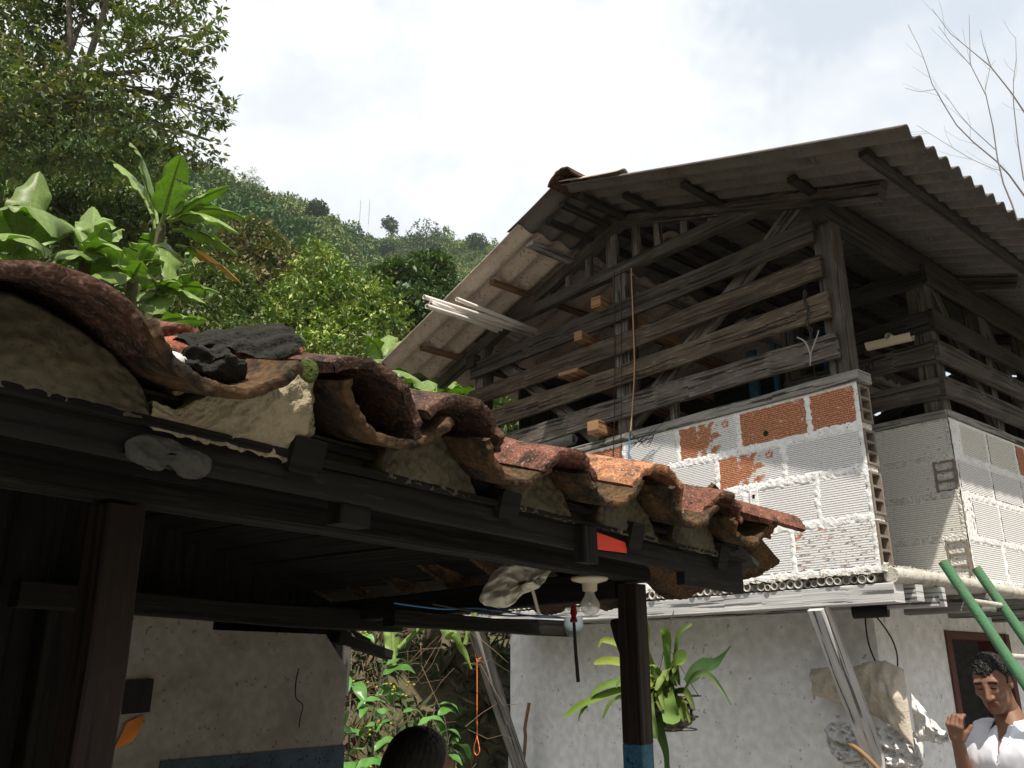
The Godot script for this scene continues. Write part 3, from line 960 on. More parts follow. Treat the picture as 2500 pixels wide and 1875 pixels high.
	for q in [[-58.7, -291.0, "left of two thin radio masts far behind the ridge"], [-55.2, -291.0, "right of two thin radio masts far behind the ridge"]]:
		var mt := thing("radio_mast", q[2], "mast", Vector3(q[0], 150.0, q[1]))
		m = MB.new()
		m.tube([Vector3(0, -25, 0), Vector3(0, 25, 0)], 0.08, 0.05, 6)
		part(mt, "pole", m.mesh(), M.mast)
		m = MB.new()
		m.box(Vector3(-0.16, 14.0, -0.1), Vector3(0.16, 24.0, 0.1))
		part(mt, "aerial", m.mesh(), M.mast)

func trees() -> void:
	rng.seed = 91
	var dk := [Color(0.095, 0.12, 0.05), Color(0.07, 0.10, 0.046), Color(0.125, 0.145, 0.06), Color(0.15, 0.145, 0.065), Color(0.055, 0.08, 0.042)]
	var t := thing("big_tree", "large spreading tree overhanging from the top left corner", "tree", Vector3(-9.6, 2.5, -12.4))
	var m := MB.new()
	var o := Vector3(-9.6, 2.5, -12.4)
	m.tube([Vector3.ZERO, Vector3(0.3, 4.0, 0.1), Vector3(0.9, 7.2, 0.4), Vector3(1.2, 8.0, 0.5)], 0.3, 0.2, 10)
	m.tube([Vector3(-9.0, 9.8, -12.0) - o, Vector3(-8.13, 10.36, -11.83) - o, Vector3(-7.56, 10.65, -11.73) - o, Vector3(-7.16, 10.76, -11.7) - o, Vector3(-6.82, 10.84, -11.67) - o, Vector3(-6.0, 10.9, -11.6) - o], 0.17, 0.03, 8)
	m.tube([Vector3(-7.3, 10.74, -11.7) - o, Vector3(-6.9, 11.1, -11.5) - o, Vector3(-6.7, 11.7, -11.3) - o, Vector3(-6.5, 12.6, -11.1) - o], 0.07, 0.03, 7)
	m.tube([Vector3(-7.4, 10.7, -11.7) - o, Vector3(-7.2, 11.3, -11.4) - o, Vector3(-7.25, 12.0, -11.2) - o, Vector3(-7.0, 12.8, -11.0) - o], 0.06, 0.03, 7)
	m.tube([Vector3(-7.8, 10.5, -11.8) - o, Vector3(-6.8, 10.45, -12.0) - o, Vector3(-5.8, 10.2, -12.1) - o, Vector3(-5.0, 9.9, -12.1) - o], 0.07, 0.02, 7)
	limbs(m, Vector3(-7.6, 10.6, -11.75) - o, BIG_TREE, o, 0.05, 9)
	part(t, "trunk", m.mesh(), M.bark)
	m = MB.new()
	crown(m, BIG_TREE, o, 3300, 7, 0.135, 0.052, dk, 0.25, 0.5, 0.7, [[Vector3(-6.87, 11.45, -11.4), Vector3(0.62, 0.55, 2.5)], [Vector3(-7.5, 12.0, -11.2), Vector3(0.3, 0.3, 2.5)], [Vector3(-5.5, 10.55, -11.8), Vector3(0.55, 0.16, 2.5)], [Vector3(-6.4, 12.2, -11.2), Vector3(0.3, 0.5, 2.5)]])
	part(t, "crown", m.mesh(), M.leaf)
	tree("bright_tree", "sunlit yellow-green tree with feathery leaves in the middle of the slope", "tree", Vector3(-3.3, 5.0, -14.4), Vector3(-3.2, 6.4, -14.2), BRIGHT_TREE, 0.08, 4, 3000, 6, 0.125, 0.046, [Color(0.16, 0.205, 0.06), Color(0.11, 0.155, 0.05), Color(0.21, 0.235, 0.08), Color(0.07, 0.11, 0.038)], 0.2, 0.3)
	tree("brown_shrub", "brownish flowering tree between the banana plants and the sunlit tree", "tree", Vector3(-5.4, 7.0, -17.6), Vector3(-5.3, 8.3, -17.3), BROWN_SHRUB, 0.09, 4, 2300, 5, 0.13, 0.07, [Color(0.125, 0.105, 0.062), Color(0.095, 0.10, 0.05), Color(0.15, 0.12, 0.08), Color(0.07, 0.085, 0.038)], 0.4, 0.15)
	tree("olive_tree", "olive-green tree behind the tall banana plant under the overhanging branches", "tree", Vector3(-8.0, 7.0, -15.5), Vector3(-7.9, 8.6, -15.2), OLIVE_TREE, 0.1, 4, 2600, 5, 0.14, 0.06, [Color(0.055, 0.075, 0.03), Color(0.04, 0.06, 0.025), Color(0.075, 0.085, 0.035)], 0.4, 0.15)
	tree("dark_tree", "dense dark green tree between the sunlit tree and the roof edge", "tree", Vector3(-3.0, 8.6, -22.8), Vector3(-2.9, 10.2, -22.4), DARK_TREE, 0.12, 3, 2300, 5, 0.2, 0.09, [Color(0.05, 0.08, 0.035), Color(0.04, 0.065, 0.032), Color(0.075, 0.10, 0.045)], 0.5, 0.2)
	# scrub below them
	for k in SCRUB.size():
		var e: Array = SCRUB[k]
		var base: Vector3 = e[0] - Vector3(0, 1.2, 0)
		var labs := ["olive shrub at the foot of the brown flowering tree", "low olive shrub just above the black rag", "leafy shrub just above the broken clay tile", "shrub right of the yellowing banana leaf", "shrub above the tilted third clay tile", "dark shrub beside the lower end of the pale roof sheet", "shrub behind the right-hand leaves of the tall banana plant"]
		tree("shrub", labs[k], "shrub", base, e[0] - Vector3(0, 0.4, 0), [[e[0], e[1], e[2]], [e[0] + Vector3(0.1, -0.35, 0.1), e[1] * 1.1, e[2]]], 0.03, 5, 520, 5, 0.1, 0.04, [Color(0.07, 0.095, 0.035), Color(0.05, 0.075, 0.028), Color(0.095, 0.11, 0.05)], 0.3, 0.25)
	for k in TERRACE.size():
		var e: Array = TERRACE[k]
		var labs := ["green thicket behind the left-edge banana plant", "dark thicket under the overhanging branches near the tall banana plant", "dark thicket under the overhanging branches at the left edge"]
		tree("thicket", labs[k], "thicket", e[0] - Vector3(0, 2.0, 0), e[0] - Vector3(0, 0.5, 0), [[e[0], e[1], e[2]], [e[0] + Vector3(0.4, -0.5, 0.2), e[1], e[2]]], 0.05, 4, 1100, 5, 0.16, 0.08, [Color(0.045, 0.075, 0.03), Color(0.035, 0.06, 0.026), Color(0.07, 0.095, 0.04)], 0.4, 0.2)
	# bare twigs at the right
	t = thing("bare_tree", "leafless tree with thin grey twigs at the upper right", "tree")
	m = MB.new()
	var br := [
		[[5.9, 5.6, -8.2], [5.42, 6.34, -7.91], [5.26, 6.55, -7.84], [5.12, 6.69, -7.79], [4.87, 6.88, -7.72], [4.7, 7.05, -7.67], [4.57, 7.24, -7.6], [4.44, 7.46, -7.53], [4.37, 7.66, -7.46], [4.31, 7.82, -7.41], [4.18, 8.06, -7.33]],
		[[5.6, 5.2, -8.2], [5.28, 6.26, -7.93], [5.19, 6.46, -7.86], [5.13, 6.72, -7.78], [5.08, 7.04, -7.67], [5.01, 7.35, -7.57], [4.85, 7.65, -7.47], [4.63, 7.88, -7.39], [4.5, 8.04, -7.33]],
		[[5.9, 6.6, -7.8], [5.41, 7.18, -7.62], [5.28, 7.37, -7.56], [5.06, 7.63, -7.47], [4.87, 7.78, -7.42], [4.63, 7.97, -7.36], [4.44, 8.22, -7.28]],
		[[5.6, 5.8, -8.0], [5.4, 6.52, -7.84], [5.35, 6.82, -7.74], [5.3, 7.25, -7.6], [5.3, 7.5, -7.52], [5.33, 7.71, -7.45], [5.32, 7.93, -7.37]],
		[[5.15, 6.6, -7.82], [5.08, 6.61, -7.81], [4.85, 6.71, -7.78], [4.59, 6.86, -7.73], [4.4, 6.97, -7.69], [4.28, 7.05, -7.67]],
		[[5.11, 6.8, -7.75], [4.84, 7.03, -7.67], [4.7, 7.19, -7.62], [4.57, 7.37, -7.56]],
		[[5.0, 7.4, -7.55], [5.05, 7.62, -7.48], [5.1, 7.7, -7.45]], [[4.46, 7.4, -7.54], [4.3, 7.38, -7.55], [4.15, 7.42, -7.54]], [[5.06, 7.63, -7.47], [4.98, 7.85, -7.4], [4.95, 8.0, -7.35]], [[4.84, 7.66, -7.46], [4.84, 7.9, -7.39], [4.83, 8.15, -7.3]]]
	for k in br.size():
		var pts := []
		for q in br[k]:
			pts.append(Vector3(q[0], q[1], q[2]))
		var r0: float = [0.011, 0.010, 0.010, 0.008, 0.004, 0.005, 0.004, 0.004, 0.0045, 0.0045][k]
		m.tube(pts, r0, 0.0018, 6, false)
		if k < 6:
			for i in range(1, pts.size() - 1):
				for j in 1:
					var d: Vector3 = ((pts[i] - pts[i - 1]).normalized() + rnd_dir() * 0.8 + Vector3(-0.2, 0.3, 0)).normalized()
					var q0: Vector3 = pts[i].lerp(pts[i + 1], rng.randf())
					var L := rng.randf_range(0.12, 0.5)
					m.tube([q0, q0 + d * L * 0.5 + rnd_dir() * 0.02, q0 + d * L + Vector3(0, 0.06 * L, 0)], 0.002, 0.001, 4, false)
	m.tube([Vector3(6.6, 0, -8.8), Vector3(6.3, 3.0, -8.5), Vector3(5.9, 5.3, -8.25)], 0.14, 0.07, 10)
	m.tube([Vector3(5.9, 5.2, -8.25), Vector3(5.6, 5.2, -8.2), Vector3(5.55, 5.5, -8.15)], 0.05, 0.03, 7)
	part(t, "branches", m.mesh(), M.twig)

func bank() -> void:
	# leafy plants and dead stuff in the gap between porch and house
	rng.seed = 101
	var cof := [["coffee bush with glossy leaves and green berries right of the porch wall end", Vector3(-0.84, 0.0, -4.95), [Vector3(-0.90, 1.75, -5.0), Vector3(-0.70, 1.62, -4.85), Vector3(-0.95, 1.55, -4.8)]], ["coffee bush with wavy leaves above the dark-haired head", Vector3(-0.5, 0.0, -4.8), [Vector3(-0.62, 1.48, -4.75), Vector3(-0.40, 1.42, -4.7), Vector3(-0.5, 1.33, -4.6)]], ["small leafy sprig low beside the blue dado of the porch wall", Vector3(-0.85, 0.0, -4.5), [Vector3(-0.83, 1.22, -4.5), Vector3(-0.76, 1.14, -4.45)]], ["small round-leaved sprig right of the dark-haired head", Vector3(-0.25, 0.0, -4.9), [Vector3(-0.31, 1.24, -4.8), Vector3(-0.29, 1.17, -4.78)]]]
	for k in 4:
		var q: Array = cof[k]
		var t := thing("coffee_bush", q[0], "bush", q[1])
		var m := MB.new()
		var leaves := []
		for e in q[2]:
			var top: Vector3 = e - q[1]
			m.tube([Vector3(rng.randf_range(-0.05, 0.05), 0.6, 0), top * Vector3(0.7, 0.7, 0.7), top], 0.008, 0.003, 6)
			var n := 19 if k < 2 else 6
			for i in n:
				var f := 1.0 - 0.032 * i
				var c := Vector3(top.x, top.y * f, top.z) + Vector3(rng.randf_range(-0.12, 0.12), 0, rng.randf_range(-0.1, 0.1)) * (0.4 + i * 0.12)
				leaves.append(c)
		part(t, "stem", m.mesh(), M.bark)
		for c in leaves:
			m = MB.new()
			var a := rng.randf() * TAU
			var d := Vector3(cos(a), rng.randf_range(-0.5, 0.25), sin(a)).normalized()
			var L := rng.randf_range(0.11, 0.19) if k < 3 else 0.06
			var g := rng.randf_range(0.75, 1.3)
			m.tint = Color(0.085 * g, 0.21 * g, 0.045 * g)
			var pts := [c, c + d * L * 0.4 + Vector3(0, 0.015, 0), c + d * L * 0.75 + Vector3(0, 0.005, 0), c + d * L - Vector3(0, 0.03, 0)]
			ribbon(m, pts, [0.008, L * 0.36, L * 0.42, L * 0.3, 0.004], Vector3(rng.randf_range(-0.3, 0.3), 1, rng.randf_range(0.0, 0.6)).normalized(), 0.22)
			part(t, "leaf", m.mesh(), M.leaf_glossy)
		if k < 2:
			for i in 5:
				m = MB.new()
				m.tint = Color(0.38, 0.36, 0.07)
				var c: Vector3 = leaves[i * 4 % leaves.size()]
				for b in 14:
					var p := c + rnd_dir() * 0.035 + Vector3(0.012 * b - 0.08, 0.02, 0.02)
					m.lathe(p, Vector3.UP, [Vector2(0.0, -0.008), Vector2(0.007, -0.003), Vector2(0.007, 0.003), Vector2(0.0, 0.008)], 6)
				part(t, "berry_cluster", m.mesh(), M.leaf).set_meta("kind", "stuff")
	# broad-leaved plant behind
	var t := thing("broad_leaf_plant", "plant with one long ribbed leaf rising in the gap before the left strut", "plant", Vector3(-0.75, 0.3, -5.6))
	var o := Vector3(-0.75, 0.3, -5.6)
	for q in [[Vector3(-0.70, 1.72, -5.5), Vector3(-0.36, 1.98, -5.55), 0.1, 0.1], [Vector3(-0.72, 1.6, -5.5), Vector3(-0.78, 2.05, -5.6), 0.1, 0.12], [Vector3(-0.3, 1.75, -5.7), Vector3(-0.2, 2.1, -5.7), 0.05, 0.1], [Vector3(-0.5, 1.9, -5.7), Vector3(-0.25, 1.6, -5.6), 0.2, 0.1]]:
		part(t, "leaf", banana_leaf(q[0] - o, q[1] - o, q[2], q[3], 0, rng), M.banana)
	# dry stems
	t = thing("dry_vines", "tangle of dry brown stems on the shaded bank behind the coffee bushes", "vines")
	var m := MB.new()
	for k in 110:
		var x := rng.randf_range(-1.35, -0.22)
		var a := Vector3(x, rng.randf_range(0.7, 2.1), -5.6 + rng.randf_range(-0.5, 0.35))
		var b := a + Vector3(rng.randf_range(-0.4, 0.4), rng.randf_range(-0.7, 0.2), rng.randf_range(-0.2, 0.3))
		m.tube([a, a.lerp(b, 0.3) + rnd_dir() * 0.06, a.lerp(b, 0.7) + rnd_dir() * 0.08, b], rng.randf_range(0.0015, 0.004), 0.0012, 5, false)
	part(t, "stems", m.mesh(), M.dry_stem)
	# grass, dead leaves and low green cover on the bank
	m = MB.new()
	for i in 7:
		var d := (rnd_dir() + Vector3.UP * 0.4).normalized()
		m.tint = Color(1, 1, 1)
		m.leaf(Vector3.ZERO, d, d.cross(rnd_dir()).normalized(), 0.16, 0.03)
	var xs := []
	var cs := []
	for i in 5200:
		var x := rng.randf_range(-6.5, 0.3)
		var z := rng.randf_range(-10.5, -4.4)
		var y := hill(x, z)
		if y < 0.0:
			continue
		var s := rng.randf_range(0.6, 1.6)
		xs.append(Transform3D(Basis(rnd_dir(), rng.randf() * TAU).scaled(Vector3.ONE * s), Vector3(x, y + 0.03, z)))
		cs.append([Color(0.09, 0.06, 0.035), Color(0.06, 0.045, 0.03), Color(0.05, 0.075, 0.03), Color(0.14, 0.11, 0.06), Color(0.045, 0.07, 0.028)][rng.randi() % 5])
	stuff("undergrowth", m.mesh(), M.leaf_far, xs, cs, "dead leaves, grass and low green growth on the bank behind the porch", "undergrowth")

func rib_block(L: float, h: float, seed_: int) -> ArrayMesh:
	# front face of a ribbed hollow block, ribs along x, centred; front is -z, 0.03 deep
	var m := MB.new()
	var r := RandomNumberGenerator.new()
	r.seed = seed_
	var n := 17
	var prof := []
	for i in n:
		var y0 := -h * 0.5 + h * i / n
		var p := h / n
		prof.append([y0, -0.0015]); prof.append([y0 + p * 0.1, -0.0042]); prof.append([y0 + p * 0.76, -0.0042]); prof.append([y0 + p * 0.87, -0.0015])
	prof.append([h * 0.5, 0.0])
	var x0 := -L * 0.5
	var x1 := L * 0.5
	for i in prof.size() - 1:
		var a: Array = prof[i]
		var b: Array = prof[i + 1]
		var v0: float = 1.0 - (a[0] / h + 0.5)
		var v1: float = 1.0 - (b[0] / h + 0.5)
		m.quad(Vector3(x1, a[0], a[1]), Vector3(x0, a[0], a[1]), Vector3(x0, b[0], b[1]), Vector3(x1, b[0], b[1]), Vector2(0, v0), Vector2(1, v0), Vector2(1, v1), Vector2(0, v1))
	var q := h * 0.5
	m.quad(Vector3(x0, -q, 0), Vector3(x0, -q, 0.03), Vector3(x0, q, 0.03), Vector3(x0, q, 0), Vector2(0.99, 1), Vector2(0.99, 1), Vector2(0.99, 0), Vector2(0.99, 0))
	m.quad(Vector3(x1, -q, 0.03), Vector3(x1, -q, 0), Vector3(x1, q, 0), Vector3(x1, q, 0.03), Vector2(0.01, 1), Vector2(0.01, 1), Vector2(0.01, 0), Vector2(0.01, 0))
	return m.mesh()

func hollow_end(h: float, t: float, depth: float, r: RandomNumberGenerator) -> ArrayMesh:
	# open end of a hollow block seen from -x: a frame of clay round three square holes
	var m := MB.new()
	var web := 0.011
	var z0 := 0.0
	var z1 := t
	m.box(Vector3(0, -h * 0.5, z0), Vector3(depth, h * 0.5, z0 + web))
	m.box(Vector3(0, -h * 0.5, z1 - web), Vector3(depth, h * 0.5, z1))
	for i in 4:
		var y := -h * 0.5 + (h - web) * i / 3.0 + r.randf_range(-0.002, 0.002)
		m.box(Vector3(r.randf_range(0, 0.003), y, z0 + web), Vector3(depth, y + web, z1 - web))
	for i in 3:
		for k in 4:
			var y := -h * 0.5 + web + (h - web) * i / 3.0 + (0.0 if k < 2 else (h - web) / 3.0 - web)
			var z := z0 + web + (0.0 if k % 2 == 0 else t - 2 * web)
			var sy := 0.008 if k < 2 else -0.008
			var sz := 0.008 if k % 2 == 0 else -0.008
			m.tri(Vector3(0.002, y, z), Vector3(0.002, y + sy, z), Vector3(0.002, y, z + sz))
	m.box(Vector3(depth - 0.004, -h * 0.5 + 0.002, z0 + 0.002), Vector3(depth, h * 0.5 - 0.002, z1 - 0.002))
	return m.mesh()

func mortar_sheet(W: float, H: float, blocks: Array, seed_: int, amp := 0.003) -> ArrayMesh:
	# rough pointing over a block wall: proud at the joints, sunk behind the blocks; front is -z
	var m := MB.new()
	var f := FastNoiseLite.new()
	f.seed = seed_
	f.frequency = 26.0
	f.fractal_octaves = 3
	var nx := int(W / 0.011)
	var ny := int(H / 0.009)
	var P := []
	for i in nx + 1:
		var row := PackedVector3Array()
		var x := W * i / nx
		for j in ny + 1:
			var y := H * j / ny
			var d := 1.0
			for b in blocks:
				# distance inside the block (positive inside)
				var q: float = minf(minf(x - b[0], b[1] - x), minf(y - b[2], b[3] - y))
				if q > -0.05:
					d = minf(d, -q)
			var nz := f.get_noise_2d(x, y)
			var edge := d + nz * 0.013
			var z := -0.0042 - amp * (0.2 + 0.9 * nz)
			if edge < 0.0:
				z = lerpf(z, 0.006, clampf(-edge / 0.012, 0.0, 1.0))
			row.push_back(Vector3(x, y, z))
		P.append(row)
	m.grid(P, 1, 1, true)
	return m.mesh()

func house() -> void:
	rng.seed = 7
	var h := thing("house", "two-storey house with slatted upper room, flaking white block wall and corrugated roof", "house", HO, "", deg_to_rad(HT))
	var UPV := Vector3.UP
	# --- ground floor: white plastered wall set back under the jetty, with the doorway on the right side
	var m := MB.new()
	m.box(Vector3(0.385, 0, 0.6), Vector3(3.3, 1.93, 0.75))
	m.box(Vector3(0.385, 0, 0.75), Vector3(0.535, 1.93, 1.374))
	m.box(Vector3(0.388, 1.81, 1.374), Vector3(0.532, 1.93, 2.24))
	m.box(Vector3(0.385, 0, 2.24), Vector3(0.535, 1.93, 5.0))
	m.box(Vector3(0.535, 0, 4.85), Vector3(3.3, 1.93, 5.0))
	m.box(Vector3(3.15, 0, 0.75), Vector3(3.3, 1.93, 4.85))
	part(h, "ground_floor_wall", m.mesh(), M.white_wall)
	m = MB.new()
	m.box(Vector3(0.372, 0, 1.374), Vector3(0.545, 1.807, 1.432))
	m.box(Vector3(0.372, 0, 2.185), Vector3(0.545, 1.807, 2.243))
	m.box(Vector3(0.378, 1.765, 1.432), Vector3(0.543, 1.805, 2.185))
	part(h, "door_frame", m.mesh(), M.red_frame)
	# --- jetty floor: joists, canes laid across them, mortar screed
	var fl := group_node(h, "upper_floor")
	for q in [[0.045, 0.09, 0.082, -0.04], [0.21, 0.07, 0.075, -0.055], [0.42, 0.07, 0.085, -0.06], [0.97, 0.07, 0.085, -0.06], [1.5, 0.07, 0.085, -0.06], [2.1, 0.07, 0.085, -0.06], [2.7, 0.07, 0.085, -0.06]]:
		m = MB.new()
		var wh: bool = q[0] < 0.1
		m.plank(Vector3(q[3], 1.963 - q[2] * 0.5 if not wh else 1.920, q[0]), Vector3(3.12, 1.963 - q[2] * 0.5 if not wh else 1.920, q[0]), q[1], q[2], UPV, rng, 0.003, 0.004)
		part(fl, "joist", m.mesh(), M.white_wood if q[0] < 0.5 else M.grey_wood)
	m = MB.new()
	m.box(Vector3(0.03, 2.005, 0.03), Vector3(3.08, 2.045, 5.0))
	part(fl, "screed", m.mesh(), M.mortar_grey)
	var canes := []
	var pulps := []
	for k in 5:
		m = MB.new()
		var rr := 0.5
		var ring := rr * (0.62 + 0.05 * k)
		m.lathe(Vector3.ZERO, Vector3(0, 0, 1), [Vector2(ring, 0.3), Vector2(ring, 0.0), Vector2(rr * 0.97, -0.0), Vector2(rr, 0.04), Vector2(rr, 6.0)], 12)
		canes.append(m.mesh())
		m = MB.new()
		m.lathe(Vector3.ZERO, Vector3(0, 0, 1), [Vector2(0.0, 0.14 + 0.25 * (k % 3)), Vector2(ring, 0.06 + 0.12 * (k % 2))], 10)
		pulps.append(m.mesh())
	var x := 0.035
	while x < 3.02:
		var dmt := rng.randf_range(0.03, 0.052)
		var o := part(fl, "cane", canes[rng.randi() % 5], M.cane)
		var z := rng.randf_range(-0.016, 0.004)
		o.transform = Transform3D(Basis.from_euler(Vector3(0, 0, rng.randf() * TAU)).scaled(Vector3(dmt, dmt, dmt * 1.2)), Vector3(x + dmt * 0.5, 1.964 + dmt * 0.5 + rng.randf_range(0, 0.005), z))
		if rng.randf() < 0.75:
			var p := part(fl, "cane_pith", pulps[rng.randi() % 5], M.cane_pulp)
			p.transform = o.transform
		x += dmt * 1.03
	# loose crumbling mortar over the cane ends
	m = MB.new()
	var P := []
	var fn := FastNoiseLite.new()
	fn.seed = 5
	fn.frequency = 9.0
	for i in 221:
		var row := PackedVector3Array()
		var a := -0.03 + 3.1 * i / 220.0
		for j in 9:
			var f := j / 8.0
			var b := fn.get_noise_2d(a * 3.0, f * 1.3)
			row.push_back(Vector3(a, 2.007 + 0.046 * f + b * 0.012, -0.012 + 0.022 * f + 0.012 * fn.get_noise_2d(a * 4.0 + 7.0, f * 3.0)))
		P.append(row)
	m.grid(P, 3, 1, true)
	part(fl, "crumbling_mortar", m.mesh(), M.crumble)
	m = MB.new()
	P = []
	for i in 160:
		var row := PackedVector3Array()
		var c := 0.02 + 2.6 * i / 159.0
		for j in 9:
			var f := j / 8.0
			row.push_back(Vector3(-0.028 + 0.03 * f + 0.012 * fn.get_noise_2d(c * 4.0, f * 3.0 + 20.0), 2.0 + 0.05 * f + 0.014 * fn.get_noise_2d(c * 3.0, f + 9.0), c))
		P.append(row)
	m.grid(P, 3, 1)
	part(fl, "crumbling_mortar", m.mesh(), M.crumble)
	m = MB.new()
	var bp := []
	var br := []
	for i in 34:
		var c := 0.005 + 2.5 * i / 33.0
		bp.append(Vector3(-0.035, 1.994 + 0.006 * sin(c * 3.0), c))
		br.append(0.034 - 0.003 * c + (0.004 if i % 9 == 7 else 0.0))
	m.tube(bp, 0.03, 0.03, 14, true, br)
	part(fl, "bamboo_pole", m.mesh(), M.cane)
	# --- raking struts
	m = MB.new()
	m.plank(Vector3(0.345, 1.875, 0.015), Vector3(0.345, 0.74, 0.575), 0.078, 0.075, Vector3(0, 0.3, -0.9), rng, 0.004, 0.006)
	part(h, "strut", m.mesh(), M.white_wood)
	m = MB.new()
	m.plank(Vector3(2.985, 1.875, 0.015), Vector3(2.985, 0.62, 0.575), 0.085, 0.075, Vector3(0, 0.3, -0.9), rng, 0.005, 0.006)
	part(h, "strut", m.mesh(), M.grey_wood)
	m = MB.new()
	m.plank(Vector3(3.03, 0.2, 0.4), Vector3(3.03, 1.02, 0.42), 0.09, 0.06, Vector3(0, 0, -1), rng, 0.006, 0.006)
	part(h, "prop", m.mesh(), M.white_wood)
	# --- upper block walls
	var rows := [[2.045, 2.238], [2.275, 2.468], [2.507, 2.672], [2.712, 2.893]]
	block_wall(h, "front", rows)
	block_wall(h, "recess", rows)
	block_wall(h, "side", rows)
	m = MB.new()
	m.box(Vector3(0.60, 2.37, -0.012), Vector3(0.645, 2.47, -0.004))
	var plate := part(h, "switch_box", m.mesh(), M.mortar)
	m = MB.new()
	m.box(Vector3(0.615, 2.43, -0.0135), Vector3(0.63, 2.45, -0.011))
	part(plate, "hole", m.mesh(), M.black)
	m = MB.new()
	m.tube([Vector3(0.52, 2.755, 0.02), Vector3(0.52, 2.755, -0.0055)], 0.012, 0.016, 9)
	part(h, "wall_hole", m.mesh(), M.dark_room)
	# --- sill boards
	for q in [[Vector3(-0.02, 2.933, 0.045), Vector3(3.06, 2.933, 0.045), 0.125, 0.05], [Vector3(0.0, 2.928, 1.0), Vector3(1.0, 2.928, 1.0), 0.12, 0.045], [Vector3(0.055, 2.932, 0.96), Vector3(0.055, 2.932, 3.4), 0.12, 0.045]]:
		m = MB.new()
		m.plank(q[0], q[1], q[2], q[3], UPV, rng, 0.004, 0.004)
		part(h, "sill_board", m.mesh(), M.grey_wood)
	# --- slatted wall facing the porch
	var sw := group_node(h, "slatted_front")
	for q in [[0.112, 3.03, 3.752, 3.762, 0.128], [0.092, 3.04, 3.547, 3.54, 0.122], [0.078, 2.98, 3.328, 3.33, 0.132], [0.062, 2.99, 3.110, 3.118, 0.136]]:
		m = MB.new()
		m.plank(Vector3(q[0], q[2], -0.016), Vector3(q[1], q[3], -0.016), 0.026, q[4], UPV, rng, 0.006, 0.003, 16)
		part(sw, "slat", m.mesh(), M["slat_%d" % (0 if q[2] > 3.7 else 1 if q[2] > 3.5 else 2 if q[2] > 3.2 else 3)])
	m = MB.new()
	m.plank(Vector3(0.02, 4.058, 0.03), Vector3(3.32, 4.075, 0.03), 0.06, 0.082, UPV, rng, 0.004, 0.004)
	part(sw, "tie_beam", m.mesh(), M.slat)
	for q in [[0.08, 2.958, 4.0, 0.105], [1.5, 2.958, 4.02, 0.12], [2.96, 2.958, 4.02, 0.11]]:
		m = MB.new()
		m.plank(Vector3(q[0], q[1], 0.052), Vector3(q[0], q[2], 0.052), q[3], 0.1, Vector3(0, 0, 1), rng, 0.003, 0.005)
		part(sw, "post", m.mesh(), M.slat_worn if q[0] > 1.0 else M.slat)
	for q in [[Vector3(0.22, 3.97, 0.055), Vector3(1.52, 2.99, 0.055)], [Vector3(2.85, 3.86, 0.055), Vector3(1.75, 2.97, 0.055)]]:
		m = MB.new()
		m.plank(q[0], q[1], 0.05, 0.095, UPV, rng, 0.003, 0.004)
		part(sw, "brace", m.mesh(), M.slat_worn)
	m = MB.new()
	m.plank(Vector3(1.16, 2.96, 0.07), Vector3(1.16, 3.3, 0.07), 0.035, 0.05, Vector3(0, 0, 1), rng, 0.002)
	part(sw, "stud", m.mesh(), M.grey_wood)
	for q in [[2.62, 0.045], [2.43, 0.045], [2.2, 0.045], [1.99, 0.05], [1.79, 0.055], [1.57, 0.1], [1.36, 0.06], [1.18, 0.05], [0.97, 0.055], [0.76, 0.06]]:
		m = MB.new()
		var top: float = 4.37 - (0.3 if q[0] > 1.475 else 0.327) * absf(q[0] - 1.475)
		m.plank(Vector3(q[0], 4.09, 0.035), Vector3(q[0], top + 0.01, 0.035), q[1], 0.03, Vector3(0, 0, 1), rng, 0.003, 0.003)
		part(sw, "gable_stud", m.mesh(), M.slat_worn)
	# --- recessed and side slatted walls
	var rw := group_node(h, "slatted_recess")
	var cw := group_node(h, "slatted_side")
	for q in [[3.755, 0.11], [3.475, 0.115], [3.285, 0.125], [3.075, 0.12]]:
		m = MB.new()
		m.plank(Vector3(0.0, q[0], 0.937), Vector3(0.95, q[0] + rng.randf_range(-0.01, 0.01), 0.937), 0.024, q[1], UPV, rng, 0.004, 0.003)
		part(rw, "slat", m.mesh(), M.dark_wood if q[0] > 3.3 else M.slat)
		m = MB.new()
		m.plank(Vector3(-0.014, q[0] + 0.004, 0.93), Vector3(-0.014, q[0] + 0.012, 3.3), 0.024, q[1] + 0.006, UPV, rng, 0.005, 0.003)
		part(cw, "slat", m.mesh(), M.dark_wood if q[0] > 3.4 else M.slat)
	for q in [[0.062, 1.0], [0.9, 1.0]]:
		m = MB.new()
		m.plank(Vector3(q[0], 2.955, q[1]), Vector3(q[0], 3.8, q[1]), 0.11, 0.1, Vector3(0, 0, 1), rng, 0.003, 0.005)
		part(rw, "post", m.mesh(), M.slat)
	for c in [1.72, 2.45, 3.2]:
		m = MB.new()
		m.plank(Vector3(0.05, 2.955, c), Vector3(0.05, 3.8, c), 0.09, 0.09, Vector3(0, 0, 1), rng, 0.003, 0.005)
		part(cw, "post", m.mesh(), M.slat)
	for c in [1.38, 2.05]:
		m = MB.new()
		m.plank(Vector3(0.035, 2.955, c + 0.35), Vector3(0.035, 3.76, c - 0.3), 0.04, 0.07, UPV, rng, 0.003, 0.004)
		part(cw, "brace", m.mesh(), M.slat)
	m = MB.new()
	m.plank(Vector3(0.05, 3.83, -0.06), Vector3(0.05, 3.84, 5.0), 0.1, 0.095, UPV, rng, 0.004, 0.005)
	part(h, "wall_plate", m.mesh(), M.dark_wood)
	m = MB.new()
	m.plank(Vector3(3.0, 3.83, -0.06), Vector3(3.0, 3.84, 5.0), 0.1, 0.095, UPV, rng, 0.004, 0.005)
	part(h, "wall_plate", m.mesh(), M.dark_wood)
